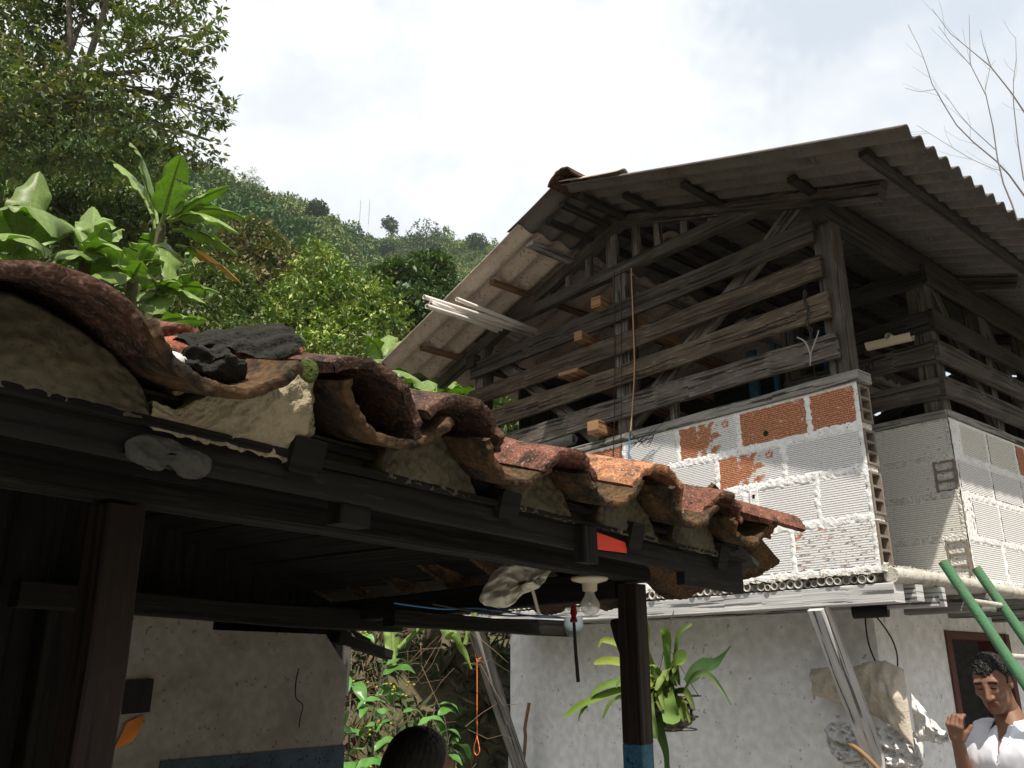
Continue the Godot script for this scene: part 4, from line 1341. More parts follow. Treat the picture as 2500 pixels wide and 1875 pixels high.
	# --- plank walls at the back and far side, floor boards inside
	var bw := group_node(h, "plank_wall")
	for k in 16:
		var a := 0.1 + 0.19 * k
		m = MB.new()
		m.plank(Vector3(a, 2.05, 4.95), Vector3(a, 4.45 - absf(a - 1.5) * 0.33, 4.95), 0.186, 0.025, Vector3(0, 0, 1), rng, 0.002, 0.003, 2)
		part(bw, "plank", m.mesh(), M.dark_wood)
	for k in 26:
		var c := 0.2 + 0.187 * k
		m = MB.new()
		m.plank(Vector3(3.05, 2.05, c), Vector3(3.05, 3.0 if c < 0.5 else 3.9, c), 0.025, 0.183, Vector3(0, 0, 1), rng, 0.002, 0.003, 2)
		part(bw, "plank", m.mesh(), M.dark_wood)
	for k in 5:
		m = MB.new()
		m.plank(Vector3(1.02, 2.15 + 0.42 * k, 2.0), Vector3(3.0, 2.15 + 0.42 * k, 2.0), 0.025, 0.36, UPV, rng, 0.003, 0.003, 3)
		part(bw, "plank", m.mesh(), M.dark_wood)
	# --- roof timbers
	var rf := group_node(h, "roof_frame")
	for c in [0.03, 1.7, 3.3, 4.95]:
		m = MB.new()
		m.plank(Vector3(1.475, 4.405, c), Vector3(-0.25, 3.84, c), 0.07, 0.078, UPV, rng, 0.004, 0.005)
		part(rf, "rafter", m.mesh(), M.slat)
		m = MB.new()
		m.plank(Vector3(1.475, 4.40, c), Vector3(3.5, 3.79, c), 0.07, 0.085, UPV, rng, 0.004, 0.005)
		part(rf, "rafter", m.mesh(), M.slat)
	for q in [[1.56, -0.43, 4.405, 0], [1.72, -0.40, 4.365, 0], [2.36, -0.36, 4.175, 1], [3.2, -0.37, 3.925, 1], [1.93, -0.38, 4.29, 2], [1.42, -0.4, 4.415, 0], [1.14, -0.30, 4.335, 0], [0.68, -0.33, 4.18, 0], [0.1, -0.2, 3.985, 0], [-0.36, -0.36, 3.835, 0]]:
		m = MB.new()
		m.plank(Vector3(q[0], q[2], q[1]), Vector3(q[0], q[2], 5.1), 0.05 if q[3] < 2 else 0.07, 0.034, UPV, rng, 0.002, 0.003)
		part(rf, "purlin", m.mesh(), [M.dark_wood, M.batten, M.grey_wood][q[3]])
	# --- corrugated sheets
	var ro := group_node(h, "roof")
	for k in 6:
		var c0 := -0.5 + 0.9 * k
		sheet(ro, 1.5, 4.49, -0.604, 3.783, c0, c0 + 0.95, 0.124, 0.016, M.cement_dark, 0.002 * (k % 2))
		sheet(ro, 1.53, 4.505, 1.0, 4.327, c0 - 0.02, c0 + 0.93, 0.124, 0.016, M.cement_sheet, 0.026 + 0.002 * (k % 2))
		sheet(ro, 1.5, 4.49, 2.0, 4.334, c0 - 0.012, c0 + 0.94, 0.177, 0.022, M.cement_dark, 0.018 + 0.002 * (k % 2))
		sheet(ro, 1.9, 4.365, 3.566, 3.859, c0, c0 + 0.95, 0.177, 0.022, M.cement_sheet, 0.002 * (k % 2))
	for k in 13:
		var o := part(ro, "ridge_tile", barrel(0.12, 0.085, 0.42, 0.014, 900 + k % 3), M.tile_dark)
		o.transform = Transform3D(Basis.from_euler(Vector3(-0.02, PI, rng.randf_range(-0.06, 0.06))), Vector3(1.42, 4.545, -0.57 + 0.36 * k + 0.0))
	# --- small fixings on the timbers
	m = MB.new()
	m.tube([Vector3(0.36, 1.87, 0.36), Vector3(0.2, 1.868, 0.4)], 0.035, 0.03, 10)
	part(h, "junction_box", m.mesh(), M.black)
	m = MB.new()
	for s in [0.0, 0.05]:
		var w := []
		for i in 10:
			var f := i / 9.0
			w.append(Vector3(0.31 - s - 0.05 * sin(f * PI) * (1.0 if s > 0 else -0.6), lerpf(1.85, 1.55, f), lerpf(0.38, 0.5, f)))
		m.tube(w, 0.004, 0.004, 6)
	part(h, "cable", m.mesh(), M.black)

func block_wall(h: Node3D, which: String, rows: Array) -> void:
	var blocks := []       # x0, x1, y0, y1 in the wall's own frame
	var W := 3.0
	var seed_ := 40
	if which == "recess":
		W = 1.0
		seed_ = 50
	elif which == "side":
		W = 2.4
		seed_ = 60
	var L := 0.385
	for r in 4:
		var first: float = 0.395 if r % 2 == 0 else 0.235
		if which == "recess":
			first = 0.40 if r % 2 == 1 else 0.115
		if which == "side":
			first = 0.11 if r % 2 == 1 else 0.4
		var x0 := 0.022
		var x1 := first + 0.022
		if which == "recess" and r % 2 == 0:
			x0 = 0.125
			x1 = 0.42
		if which == "side" and r % 2 == 1:
			x0 = 0.125
			x1 = 0.45
		while x0 < W - 0.05:
			blocks.append([x0, minf(x1, W), rows[r][0] - 2.02, rows[r][1] - 2.02, r])
			x0 = x1 + 0.028
			x1 = x0 + L
	var holes := []
	if which == "recess":
		for r in [0, 2]:
			holes.append([-0.05, 0.122, rows[r][0] - 2.02, rows[r][1] - 2.02, r])
	if which == "side":
		for b in blocks:
			var keep: float = b[0]
			b[0] = W - b[1]
			b[1] = W - keep
	var wall := part(h, "%s_block_wall" % which, mortar_sheet(W, 0.885, blocks + holes, seed_), M.mortar if which == "front" else M.mortar_grey if which == "recess" else M.mortar)
	if which == "front":
		wall.position = Vector3(0, 2.02, 0)
	elif which == "recess":
		wall.position = Vector3(0, 2.02, 0.955)
	else:
		# local x runs forward to the corner, local -z faces outwards
		wall.transform = Transform3D(Basis(Vector3.UP, PI / 2), Vector3(0.0, 2.02, 0.955 + W))
	var core := MB.new()
	if which == "side":
		core.box(Vector3(0.0, 0.004, 0.022), Vector3(W - 0.31, 0.88, 0.1))
	else:
		core.box(Vector3(0.31, 0.004, 0.022), Vector3(W, 0.88, 0.1))
		for r in 4:
			core.box(Vector3(0.006, (rows[r - 1][1] - 2.018) if r > 0 else 0.003, 0.006), Vector3(0.12, rows[r][0] - 2.022, 0.099))
	part(wall, "wall_core", core.mesh(), M.mortar_grey)
	var r2 := RandomNumberGenerator.new()
	r2.seed = seed_
	for b in blocks:
		var bl: float = b[1] - b[0]
		var bh: float = b[3] - b[2]
		var key := "brick_white"
		if which == "front":
			if b[4] == 3:
				key = ["brick_bare", "brick_bare", "brick_half", "brick_white", "brick_bare", "brick_half", "brick_white", "brick_half"][mini(7, int(b[0] / 0.41 + 0.4))]
			elif b[4] == 2:
				key = ["brick_white", "brick_half", "brick_white", "brick_speck", "brick_half", "brick_white", "brick_white", "brick_white"][mini(7, int(b[0] / 0.41))]
			elif b[4] == 0 and b[0] < 0.1:
				key = "brick_speck"
			else:
				key = "brick_white"
		elif which == "recess":
			key = "brick_dusty"
		else:
			key = "brick_dusty" if b[4] == 3 and W - b[1] < 0.5 else ("brick_half" if b[4] == 3 else "brick_white")
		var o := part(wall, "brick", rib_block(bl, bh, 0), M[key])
		var fl := r2.randf() < 0.5 and key != "brick_half" and key != "brick_speck"
		o.transform = Transform3D(Basis.from_euler(Vector3(r2.randf_range(-0.008, 0.008), r2.randf_range(-0.006, 0.006), r2.randf_range(-0.006, 0.006) + (PI if fl else 0.0))), Vector3((b[0] + b[1]) * 0.5, (b[2] + b[3]) * 0.5, r2.randf_range(-0.003, 0.003)))
		if fl:
			o.rotation.z = r2.randf_range(-0.006, 0.006)
	# open ends of the blocks at the free corner
	for r in 4:
		var hgt: float = rows[r][1] - rows[r][0] + 0.006
		if which == "front" or (which == "recess" and r % 2 == 1):
			var o := part(wall, "brick", hollow_end(hgt, 0.1, 0.3, r2), M.hollow)
			o.position = Vector3(-0.002 + r2.randf_range(-0.006, 0.004), (rows[r][0] + rows[r][1]) * 0.5 - 2.02, 0.002)
		elif which == "recess":
			# the side wall's block shows its open end here
			var o := part(wall, "brick", hollow_end(hgt, 0.115, 0.3, r2), M.hollow)
			o.transform = Transform3D(Basis(Vector3.UP, -PI / 2), Vector3(0.118, (rows[r][0] + rows[r][1]) * 0.5 - 2.02, -0.005))

func sheet(parent: Node3D, a0: float, y0: float, a1: float, y1: float, c0: float, c1: float, pitch: float, amp: float, m: Material, lift: float) -> void:
	var b := MB.new()
	var n := int((c1 - c0) / pitch * 9.0)
	var up := Vector3(-(y1 - y0), a1 - a0, 0).normalized()
	if up.y < 0.0:
		up = -up
	var T := []
	var B := []
	for i in 6:
		var f := i / 5.0
		var rt := PackedVector3Array()
		var rb := PackedVector3Array()
		var sag := -0.006 * sin(f * PI)
		for j in n + 1:
			var c := lerpf(c0, c1, float(j) / n)
			var p := Vector3(lerpf(a0, a1, f), lerpf(y0, y1, f) + sag, c) + up * (amp * sin(TAU * c / pitch) + lift)
			rt.push_back(p + up * 0.006)
			rb.push_back(p)
		T.append(rt)
		B.append(rb)
	var fl: bool = a1 > a0
	b.grid(T, 1, 1, fl)
	b.grid(B, 1, 1, not fl)
	for j in n:
		b.quad(B[5][j], B[5][j + 1], T[5][j + 1], T[5][j])
		b.quad(B[0][j + 1], B[0][j], T[0][j], T[0][j + 1])
	for i in 5:
		b.quad(B[i][0], B[i + 1][0], T[i + 1][0], T[i][0])
		b.quad(B[i + 1][n], B[i][n], T[i][n], T[i + 1][n])
	part(parent, "roof_sheet", b.mesh(), m)

func barrel(w: float, h: float, L: float, th: float, seed_: int, chips := 0.006, taper := 0.86) -> ArrayMesh:
	# barrel clay tile: top of the crown at the origin, half-width w, rise h, from z = 0 back to z = -L
	var m := MB.new()
	var r0 := (h * h + w * w) / (2.0 * h)
	var r1 := r0 * taper
	var arc := 2.0 * asin(w / r0) if h <= w else TAU - 2.0 * asin(w / r0)
	var f := FastNoiseLite.new()
	f.seed = seed_
	f.frequency = 5.0
	f.fractal_octaves = 3
	var ni := 12
	var nj := 40
	var O := []
	var I := []
	for i in ni + 1:
		var t := float(i) / ni
		var ro := PackedVector3Array()
		var ri := PackedVector3Array()
		for j in nj + 1:
			var a := (float(j) / nj - 0.5) * arc
			var r := lerpf(r0, r1, t) * (1.0 + 0.05 * f.get_noise_2d(a * 0.35 + 3.0, t * 0.3))
			var z := -L * t
			if i == 0:
				z += chips * (f.get_noise_2d(a * 0.5, 9.0) + 0.3 * f.get_noise_2d(a * 2.2, 19.0))
			var rough := 0.0012 * f.get_noise_3d(a * 1.5, t * 3.0, 2.0)
			var tj := th * (1.0 + 0.2 * f.get_noise_2d(a * 0.8, t + 40.0) + 0.15 * f.get_noise_2d(a * 3.0, t + 70.0))
			ro.push_back(Vector3(sin(a) * (r + rough), cos(a) * (r + rough) - r, z))
			ri.push_back(Vector3(sin(a) * (r - tj), cos(a) * (r - tj) - r, z))
		O.append(ro)
		I.append(ri)
	m.grid(O, 1, 1, true)
	m.grid(I, 1, 1, false)
	var mid := PackedVector3Array()
	for j in nj + 1:
		mid.push_back((O[0][j] + I[0][j]) * 0.5 + Vector3(0, 0, th * 0.22))
	m.grid([O[0], mid, I[0]], 1, 1, true)
	m.grid([O[ni], I[ni]], 1, 1, false)
	for i in ni:
		m.quad(I[i][0], I[i + 1][0], O[i + 1][0], O[i][0])
		m.quad(I[i + 1][nj], I[i][nj], O[i][nj], O[i + 1][nj])
	return m.mesh()

func porch() -> void:
	rng.seed = 21
	var s := thing("porch", "open porch with clay tile eave, dark beams and slim painted posts", "porch", SO, "", deg_to_rad(ST))
	var UPV := Vector3.UP
	# local axes: x along the eave, y up, z = -p (inwards is -z)
	var m := MB.new()
	# --- posts
	for q in [[0.125, 0.062], [1.742, 0.066]]:
		m = MB.new()
		m.plank(Vector3(q[0], 1.40 if q[0] > 1.0 else 1.36, -0.45), Vector3(q[0], 1.84, -0.45), q[1], q[1], Vector3(0, 0, 1), rng, 0.002, 0.004)
		var post := part(s, "post", m.mesh(), M.post_red)
		m = MB.new()
		m.plank(Vector3(q[0], 0.0, -0.45), Vector3(q[0], 1.399 if q[0] > 1.0 else 1.1, -0.45), q[1], q[1], Vector3(0, 0, 1), rng, 0.0, 0.004)
		part(post, "blue_base", m.mesh(), M.blue_paint)
		if q[0] < 1.0:
			m = MB.new()
			m.plank(Vector3(q[0], 1.1, -0.45), Vector3(q[0], 1.361, -0.45), q[1], q[1], Vector3(0, 0, 1), rng, 0.0, 0.004)
			part(post, "red_base", m.mesh(), M.red_frame)
	# --- beams
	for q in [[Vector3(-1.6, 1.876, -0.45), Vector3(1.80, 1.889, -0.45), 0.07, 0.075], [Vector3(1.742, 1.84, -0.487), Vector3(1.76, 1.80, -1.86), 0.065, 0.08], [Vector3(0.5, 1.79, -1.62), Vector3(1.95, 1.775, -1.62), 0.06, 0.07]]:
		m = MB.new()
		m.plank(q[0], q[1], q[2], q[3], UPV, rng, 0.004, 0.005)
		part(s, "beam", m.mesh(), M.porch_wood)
	m = MB.new()
	m.plank(Vector3(1.3, 1.742, -1.02), Vector3(2.24, 1.745, -1.0), 0.05, 0.05, UPV, rng, 0.004, 0.004)
	part(s, "rail", m.mesh(), M.porch_wood)
	# --- eave boards
	m = MB.new()
	m.plank(Vector3(-1.6, 1.845, -0.1), Vector3(1.36, 1.850, -0.1), 0.022, 0.046, UPV, rng, 0.004, 0.003)
	part(s, "fascia_board", m.mesh(), M.porch_wood)
	m = MB.new()
	m.plank(Vector3(-1.6, 1.872, -0.10), Vector3(1.72, 1.88, -0.10), 0.05, 0.012, UPV, rng, 0.003, 0.003)
	part(s, "eave_batten", m.mesh(), M.porch_wood)
	m = MB.new()
	m.plank(Vector3(1.36, 1.835, -0.1), Vector3(1.72, 1.84, -0.1), 0.022, 0.09, UPV, rng, 0.004, 0.003)
	part(s, "fascia_board", m.mesh(), M.porch_wood)
	m = MB.new()
	m.plank(Vector3(0.905, 1.80, -0.082), Vector3(0.905, 1.872, -0.082), 0.05, 0.03, Vector3(0, 0, 1), rng, 0.003, 0.003)
	part(s, "eave_block", m.mesh(), M.porch_wood)
	m = MB.new()
	m.plank(Vector3(0.30, 1.80, -0.115), Vector3(0.30, 1.875, -0.115), 0.06, 0.03, Vector3(0, 0, 1), rng, 0.003, 0.003)
	part(s, "eave_block", m.mesh(), M.porch_wood)
	# --- rafters and ceiling boards, rising inwards
	var sl := 0.27
	for k in 7:
		var e := -1.2 + 0.46 * k
		m = MB.new()
		m.plank(Vector3(e, 1.875, -0.07), Vector3(e, 1.875 + sl * 1.95, -2.0), 0.055, 0.05, UPV, rng, 0.004, 0.004)
		part(s, "rafter", m.mesh(), M.porch_wood)
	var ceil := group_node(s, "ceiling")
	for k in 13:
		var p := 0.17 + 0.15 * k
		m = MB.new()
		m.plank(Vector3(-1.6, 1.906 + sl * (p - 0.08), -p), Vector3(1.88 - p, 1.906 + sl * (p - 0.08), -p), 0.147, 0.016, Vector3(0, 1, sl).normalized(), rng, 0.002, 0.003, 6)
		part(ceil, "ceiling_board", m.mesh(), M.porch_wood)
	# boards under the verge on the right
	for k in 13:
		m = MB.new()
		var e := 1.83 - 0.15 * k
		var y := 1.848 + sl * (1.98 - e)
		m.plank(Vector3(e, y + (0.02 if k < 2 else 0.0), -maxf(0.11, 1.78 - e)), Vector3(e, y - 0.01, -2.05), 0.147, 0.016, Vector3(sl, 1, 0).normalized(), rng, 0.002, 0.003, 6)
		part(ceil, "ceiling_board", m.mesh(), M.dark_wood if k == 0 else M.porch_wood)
	# --- plaster packed between the tiles, above the eave board
	for q in [[-0.44, -0.04, 0, 0.0], [-0.05, 0.19, 1, 0.0], [0.33, 0.56, 0, 0.01], [0.62, 0.86, 0, 0.01], [0.96, 1.22, 0, 0.01], [1.30, 1.56, 0, 0.01]]:
		var rough: bool = q[2] == 1
		m = MB.new()
		var f := FastNoiseLite.new()
		f.seed = 3 + int(q[0] * 50)
		f.frequency = 8.0
		f.fractal_octaves = 4
		var P := []
		for i in 41:
			var u := i / 40.0
			var e: float = lerpf(q[0], q[1], u)
			var topy := 1.875 + 0.108 * sqrt(maxf(0.0, sin(u * PI)))
			if rough:
				topy = 1.90 + 0.085 * smoothstep(0.1, 0.6, u) * (1.0 - 0.5 * smoothstep(0.8, 1.0, u)) + 0.010 * f.get_noise_1d(e * 22.0)
			var row := PackedVector3Array()
			for j in 25:
				var w := j / 24.0
				var y := lerpf((1.866 if rough else 1.874) + 0.006 * f.get_noise_1d(e * 9.0 + 3.0), topy, minf(1.0, w / 0.8))
				var z := -0.075 - 0.02 * w + 0.007 * f.get_noise_2d(e * 6.0, y * 6.0)
				if rough:
					z = -0.078 + 0.010 * f.get_noise_2d(e * 5.0, y * 5.0) * smoothstep(0.2, 0.5, u) + 0.004 * f.get_noise_2d(e * 16.0, y * 16.0) + 0.035 * smoothstep(0.35, 0.65, u) * smoothstep(0.1, 0.5, w) * (1.0 - smoothstep(0.85, 1.0, u))
				if w > 0.8:
					z -= (w - 0.8) * 0.6
					y -= (w - 0.8) * 0.02
				row.push_back(Vector3(e, y, z))
			P.append(row)
		m.grid(P, 1, 1)
		part(s, "plaster_fillet", m.mesh(), M.plaster_rough if rough else M.plaster)
	m = MB.new()
	m.box(Vector3(-1.6, 1.885, -0.16), Vector3(1.62, 1.93, -0.13))
	part(s, "plaster_bed", m.mesh(), M.plaster)
	# --- tiles of the eave: e, y, p, radius, roll, yaw, material
	var roof := group_node(s, "tile_roof")
	var ang := atan(sl)
	var flip := Basis(Vector3(0, 0, 1), PI)
	# e, y of the lowest / highest point, p, half-width, rise, roll, yaw, material
	var pans := [[-0.43, 1.90, 0.0, 0.11, 0.058, 0.0, 0.0], [-0.014, 1.900, 0.0, 0.108, 0.060, 0.03, 0.02], [0.278, 1.902, 0.015, 0.114, 0.064, -0.05, -0.02], [0.575, 1.892, 0.012, 0.102, 0.058, 0.0, 0.02], [0.893, 1.901, 0.008, 0.11, 0.058, 0.1, 0.0], [1.235, 1.905, 0.008, 0.125, 0.066, -0.04, 0.0], [1.60, 1.902, 0.015, 0.115, 0.06, 0.05, -0.03]]
	for k in pans.size():
		var q: Array = pans[k]
		var o := part(roof, "pan_tile", barrel(q[3], q[4], 0.44, 0.014, 300 + k, 0.012), M.tile_pan)
		o.transform = Transform3D(Basis.from_euler(Vector3(ang, q[6], 0)) * Basis(Vector3(0, 0, 1), PI + q[5]), Vector3(q[0], q[1], -q[2]))
	var covers := [[-0.198, 1.986, -0.01, 0.118, 0.052, -0.02, 0.0, 0], [0.254, 2.004, -0.012, 0.109, 0.052, -0.27, 0.04, 0], [0.447, 2.011, -0.008, 0.110, 0.055, -0.08, 0.05, 0], [0.741, 1.986, -0.01, 0.102, 0.058, 0.0, 0.06, 1], [1.10, 2.022, -0.012, 0.132, 0.075, -0.06, 0.02, 2], [1.44, 2.022, -0.005, 0.122, 0.066, 0.08, 0.05, 1]]
	for k in covers.size():
		var q: Array = covers[k]
		var o := part(roof, "cover_tile", barrel(q[3], q[4], 0.42, 0.016, 330 + k, 0.014), [M.tile_dark, M.tile_red, M.tile_orange][q[7]])
		o.transform = Transform3D(Basis.from_euler(Vector3(ang, q[6], 0)) * Basis(Vector3(0, 0, 1), q[5]), Vector3(q[0], q[1], -q[2]))
	# upper courses
	var variants := []
	for k in 4:
		variants.append(barrel(0.106, 0.06, 0.44, 0.014, 360 + k, 0.014))
	for c in range(1, 6):
		var p := 0.36 * c
		var y0 := 1.905 + sl * p
		for k in 12:
			var e := -1.62 + 0.295 * k + 0.04 * sin(c * 3.0)
			if e > 1.58 - p:
				continue
			var o := part(roof, "pan_tile", variants[rng.randi() % 4], M.tile_pan)
			o.transform = Transform3D(Basis.from_euler(Vector3(ang + 0.02, rng.randf_range(-0.04, 0.04), 0)) * flip, Vector3(e, y0 + 0.006, -p))
			var en := e + 0.15
			if c == 1 and absf(en - 0.13) < 0.2:
				continue
			o = part(roof, "cover_tile", variants[rng.randi() % 4], [M.tile_dark, M.tile_red, M.tile_dark][rng.randi() % 3])
			o.transform = Transform3D(Basis.from_euler(Vector3(ang + 0.02, rng.randf_range(-0.06, 0.06), rng.randf_range(-0.08, 0.08))), Vector3(en, y0 + 0.092, -p + 0.02))
	# second-course tiles that show in the gap of the broken cover
	for q in [[0.075, 2.06, 0.20, 0.075, 0.05, -0.15, 0.25], [0.31, 2.075, 0.34, 0.1, 0.055, -0.15, -0.1], [-0.075, 2.0, 0.12, 0.06, 0.032, -0.75, 0.1]]:
		var o := part(roof, "cover_tile", barrel(q[3], q[4], 0.4, 0.014, 380 + int(q[2] * 100), 0.012), M.tile_red)
		o.transform = Transform3D(Basis.from_euler(Vector3(ang, q[6], 0)) * Basis(Vector3(0, 0, 1), q[5]), Vector3(q[0], q[1], -q[2]))
	# the eave on the right-hand side: tiles point along +x
	var yaw := PI / 2
	var low := [[0.19, 1.858], [0.42, 1.808], [0.67, 1.786], [0.92, 1.779], [1.16, 1.785], [1.42, 1.79], [1.68, 1.795]]
	for k in low.size():
		var q: Array = low[k]
		var o := part(roof, "pan_tile", variants[k % 4], M.tile_pan)
		o.transform = Transform3D(Basis(Vector3.UP, yaw) * Basis(Vector3(1, 0, 0), 0.40) * flip, Vector3(1.985, q[1], -q[0]))
		o = part(roof, "cover_tile", variants[(k + 1) % 4], M.tile_dark)
		o.transform = Transform3D(Basis(Vector3.UP, yaw) * Basis(Vector3(1, 0, 0), 0.36) * Basis(Vector3(0, 0, 1), rng.randf_range(-0.1, 0.1)), Vector3(1.97, q[1] + 0.088, -q[0] - 0.125))
	for c in range(1, 5):
		for k in 7:
			var p := 0.2 + 0.26 * k
			var e := 1.985 - 0.36 * c
			if p < 1.86 - e:
				continue
			var o := part(roof, "pan_tile", variants[k % 4], M.tile_pan)
			o.transform = Transform3D(Basis(Vector3.UP, yaw) * Basis(Vector3(1, 0, 0), ang) * flip, Vector3(e, 1.885 + sl * 0.36 * c, -p))
			o = part(roof, "cover_tile", variants[(k + c) % 4], M.tile_dark)
			o.transform = Transform3D(Basis(Vector3.UP, yaw) * Basis(Vector3(1, 0, 0), ang), Vector3(e - 0.02, 1.97 + sl * 0.36 * c, -p - 0.13))
	# hip tiles at the corner
	for k in 5:
		var o := part(roof, "hip_tile", barrel(0.085, 0.055, 0.36, 0.014, 390 + k, 0.01), M.tile_red)
		o.transform = Transform3D(Basis(Vector3.UP, deg_to_rad(58.0)) * Basis(Vector3(1, 0, 0), 0.17), Vector3(1.825 - 0.26 * k, 2.012 + 0.05 * k, 0.015 - 0.16 * k))
	# --- back wall, whitewashed, with a blue dado
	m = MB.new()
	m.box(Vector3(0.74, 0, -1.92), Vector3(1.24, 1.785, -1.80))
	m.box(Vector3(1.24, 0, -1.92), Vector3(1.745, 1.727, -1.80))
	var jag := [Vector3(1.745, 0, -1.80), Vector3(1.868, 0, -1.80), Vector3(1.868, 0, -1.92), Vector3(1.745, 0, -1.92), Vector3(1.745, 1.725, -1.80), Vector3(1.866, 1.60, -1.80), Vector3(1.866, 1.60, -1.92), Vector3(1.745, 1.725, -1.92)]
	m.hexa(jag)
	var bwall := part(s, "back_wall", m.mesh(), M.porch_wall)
	m = MB.new()
	m.box(Vector3(1.10, 0, -1.80), Vector3(1.870, 1.325, -1.794))
	m.box(Vector3(1.868, 0, -1.915), Vector3(1.872, 1.322, -1.80))
	part(bwall, "blue_dado", m.mesh(), M.blue_dado)
	m = MB.new()
	m.plank(Vector3(1.885, 1.50, -1.85), Vector3(1.885, 1.71, -1.85), 0.045, 0.05, Vector3(0, 0, 1), rng, 0.003, 0.004)
	part(s, "stub_post", m.mesh(), M.white_wood)
	m = MB.new()
	m.plank(Vector3(1.82, 1.72, -1.83), Vector3(2.12, 1.655, -1.83), 0.05, 0.035, UPV, rng, 0.003, 0.004)
	part(s, "bracket", m.mesh(), M.porch_wood)
	m = MB.new()
	for q in [[1.905, 1.6, 1.965, 1.72]]:
		m.quad(Vector3(1.9, 1.765, -1.86), Vector3(2.1, 1.72, -1.92), Vector3(2.12, 1.66, -1.94), Vector3(1.96, 1.762, -1.9))
	part(s, "rust_sheet", m.mesh(), M.rust)
	# --- dark boarded end of the porch, out on the left, and the room door beside the wall
	var bd := group_node(s, "boarded_wall")
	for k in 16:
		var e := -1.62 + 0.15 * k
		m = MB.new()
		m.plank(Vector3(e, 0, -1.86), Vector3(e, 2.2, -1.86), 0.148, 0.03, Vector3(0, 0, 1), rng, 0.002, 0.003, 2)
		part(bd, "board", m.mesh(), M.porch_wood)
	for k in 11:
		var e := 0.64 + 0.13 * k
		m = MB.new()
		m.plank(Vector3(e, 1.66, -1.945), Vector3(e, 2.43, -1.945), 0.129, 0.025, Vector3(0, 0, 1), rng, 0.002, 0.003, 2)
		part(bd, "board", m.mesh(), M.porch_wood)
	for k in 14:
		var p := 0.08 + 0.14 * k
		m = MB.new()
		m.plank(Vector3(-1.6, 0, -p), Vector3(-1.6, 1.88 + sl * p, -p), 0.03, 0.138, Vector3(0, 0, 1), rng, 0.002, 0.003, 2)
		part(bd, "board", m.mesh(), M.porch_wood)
	m = MB.new()
	m.plank(Vector3(0.71, 0, -1.80), Vector3(0.71, 1.82, -1.80), 0.09, 0.06, Vector3(0, 0, 1), rng, 0.002)
	part(s, "door_post", m.mesh(), M.porch_wood)
	# floor of the porch
	m = MB.new()
	m.box(Vector3(-1.6, 0.0, -1.9), Vector3(1.95, 0.09, -0.25))
	part(s, "floor_slab", m.mesh(), M.mortar_grey)

func blob(m: MB, o: Vector3, ux: Vector3, uy: Vector3, outline: Array, th: float, f: FastNoiseLite, wr := 0.25, rings := 9, sub := 6) -> void:
	# a soft crumpled body over a star-shaped outline (2D points in metres round o)
	var pts := []
	var n := outline.size()
	for i in n:
		for k in sub:
			var t := float(k) / sub
			pts.append(outline[i].cubic_interpolate(outline[(i + 1) % n], outline[(i - 1 + n) % n], outline[(i + 2) % n], t))
	var nz := ux.cross(uy).normalized()
	for side in 2:
		var P := []
		for r in rings:
			var q := pow(float(r) / (rings - 1), 0.8)
			var row := PackedVector3Array()
			for j in pts.size() + 1:
				var p: Vector2 = pts[j % pts.size()] * q
				var hgt := th * sqrt(maxf(0.0, 1.0 - q * q)) * (1.0 + wr * 2.0 * f.get_noise_2d(p.x * 9.0, p.y * 9.0 + side * 30.0)) + th * wr * f.get_noise_2d(p.x * 30.0 + side * 9.0, p.y * 30.0)
				row.push_back(o + ux * p.x + uy * p.y + nz * (hgt if side == 0 else -hgt * 0.6))
			P.append(row)
		m.grid(P, 1, 1, side == 1, true)

func cord(m: MB, pts: Array, r: float, sides := 6) -> void:
	var c := Curve3D.new()
	for i in pts.size():
		var a: Vector3 = pts[maxi(i - 1, 0)]
		var b: Vector3 = pts[mini(i + 1, pts.size() - 1)]
		c.add_point(pts[i], (a - b) / 6.0, (b - a) / 6.0)
	var q := []
	var n := pts.size() * 6
	for i in n + 1:
		q.append(c.sample_baked(c.get_baked_length() * i / n, true))
	m.tube(q, r, r, sides)

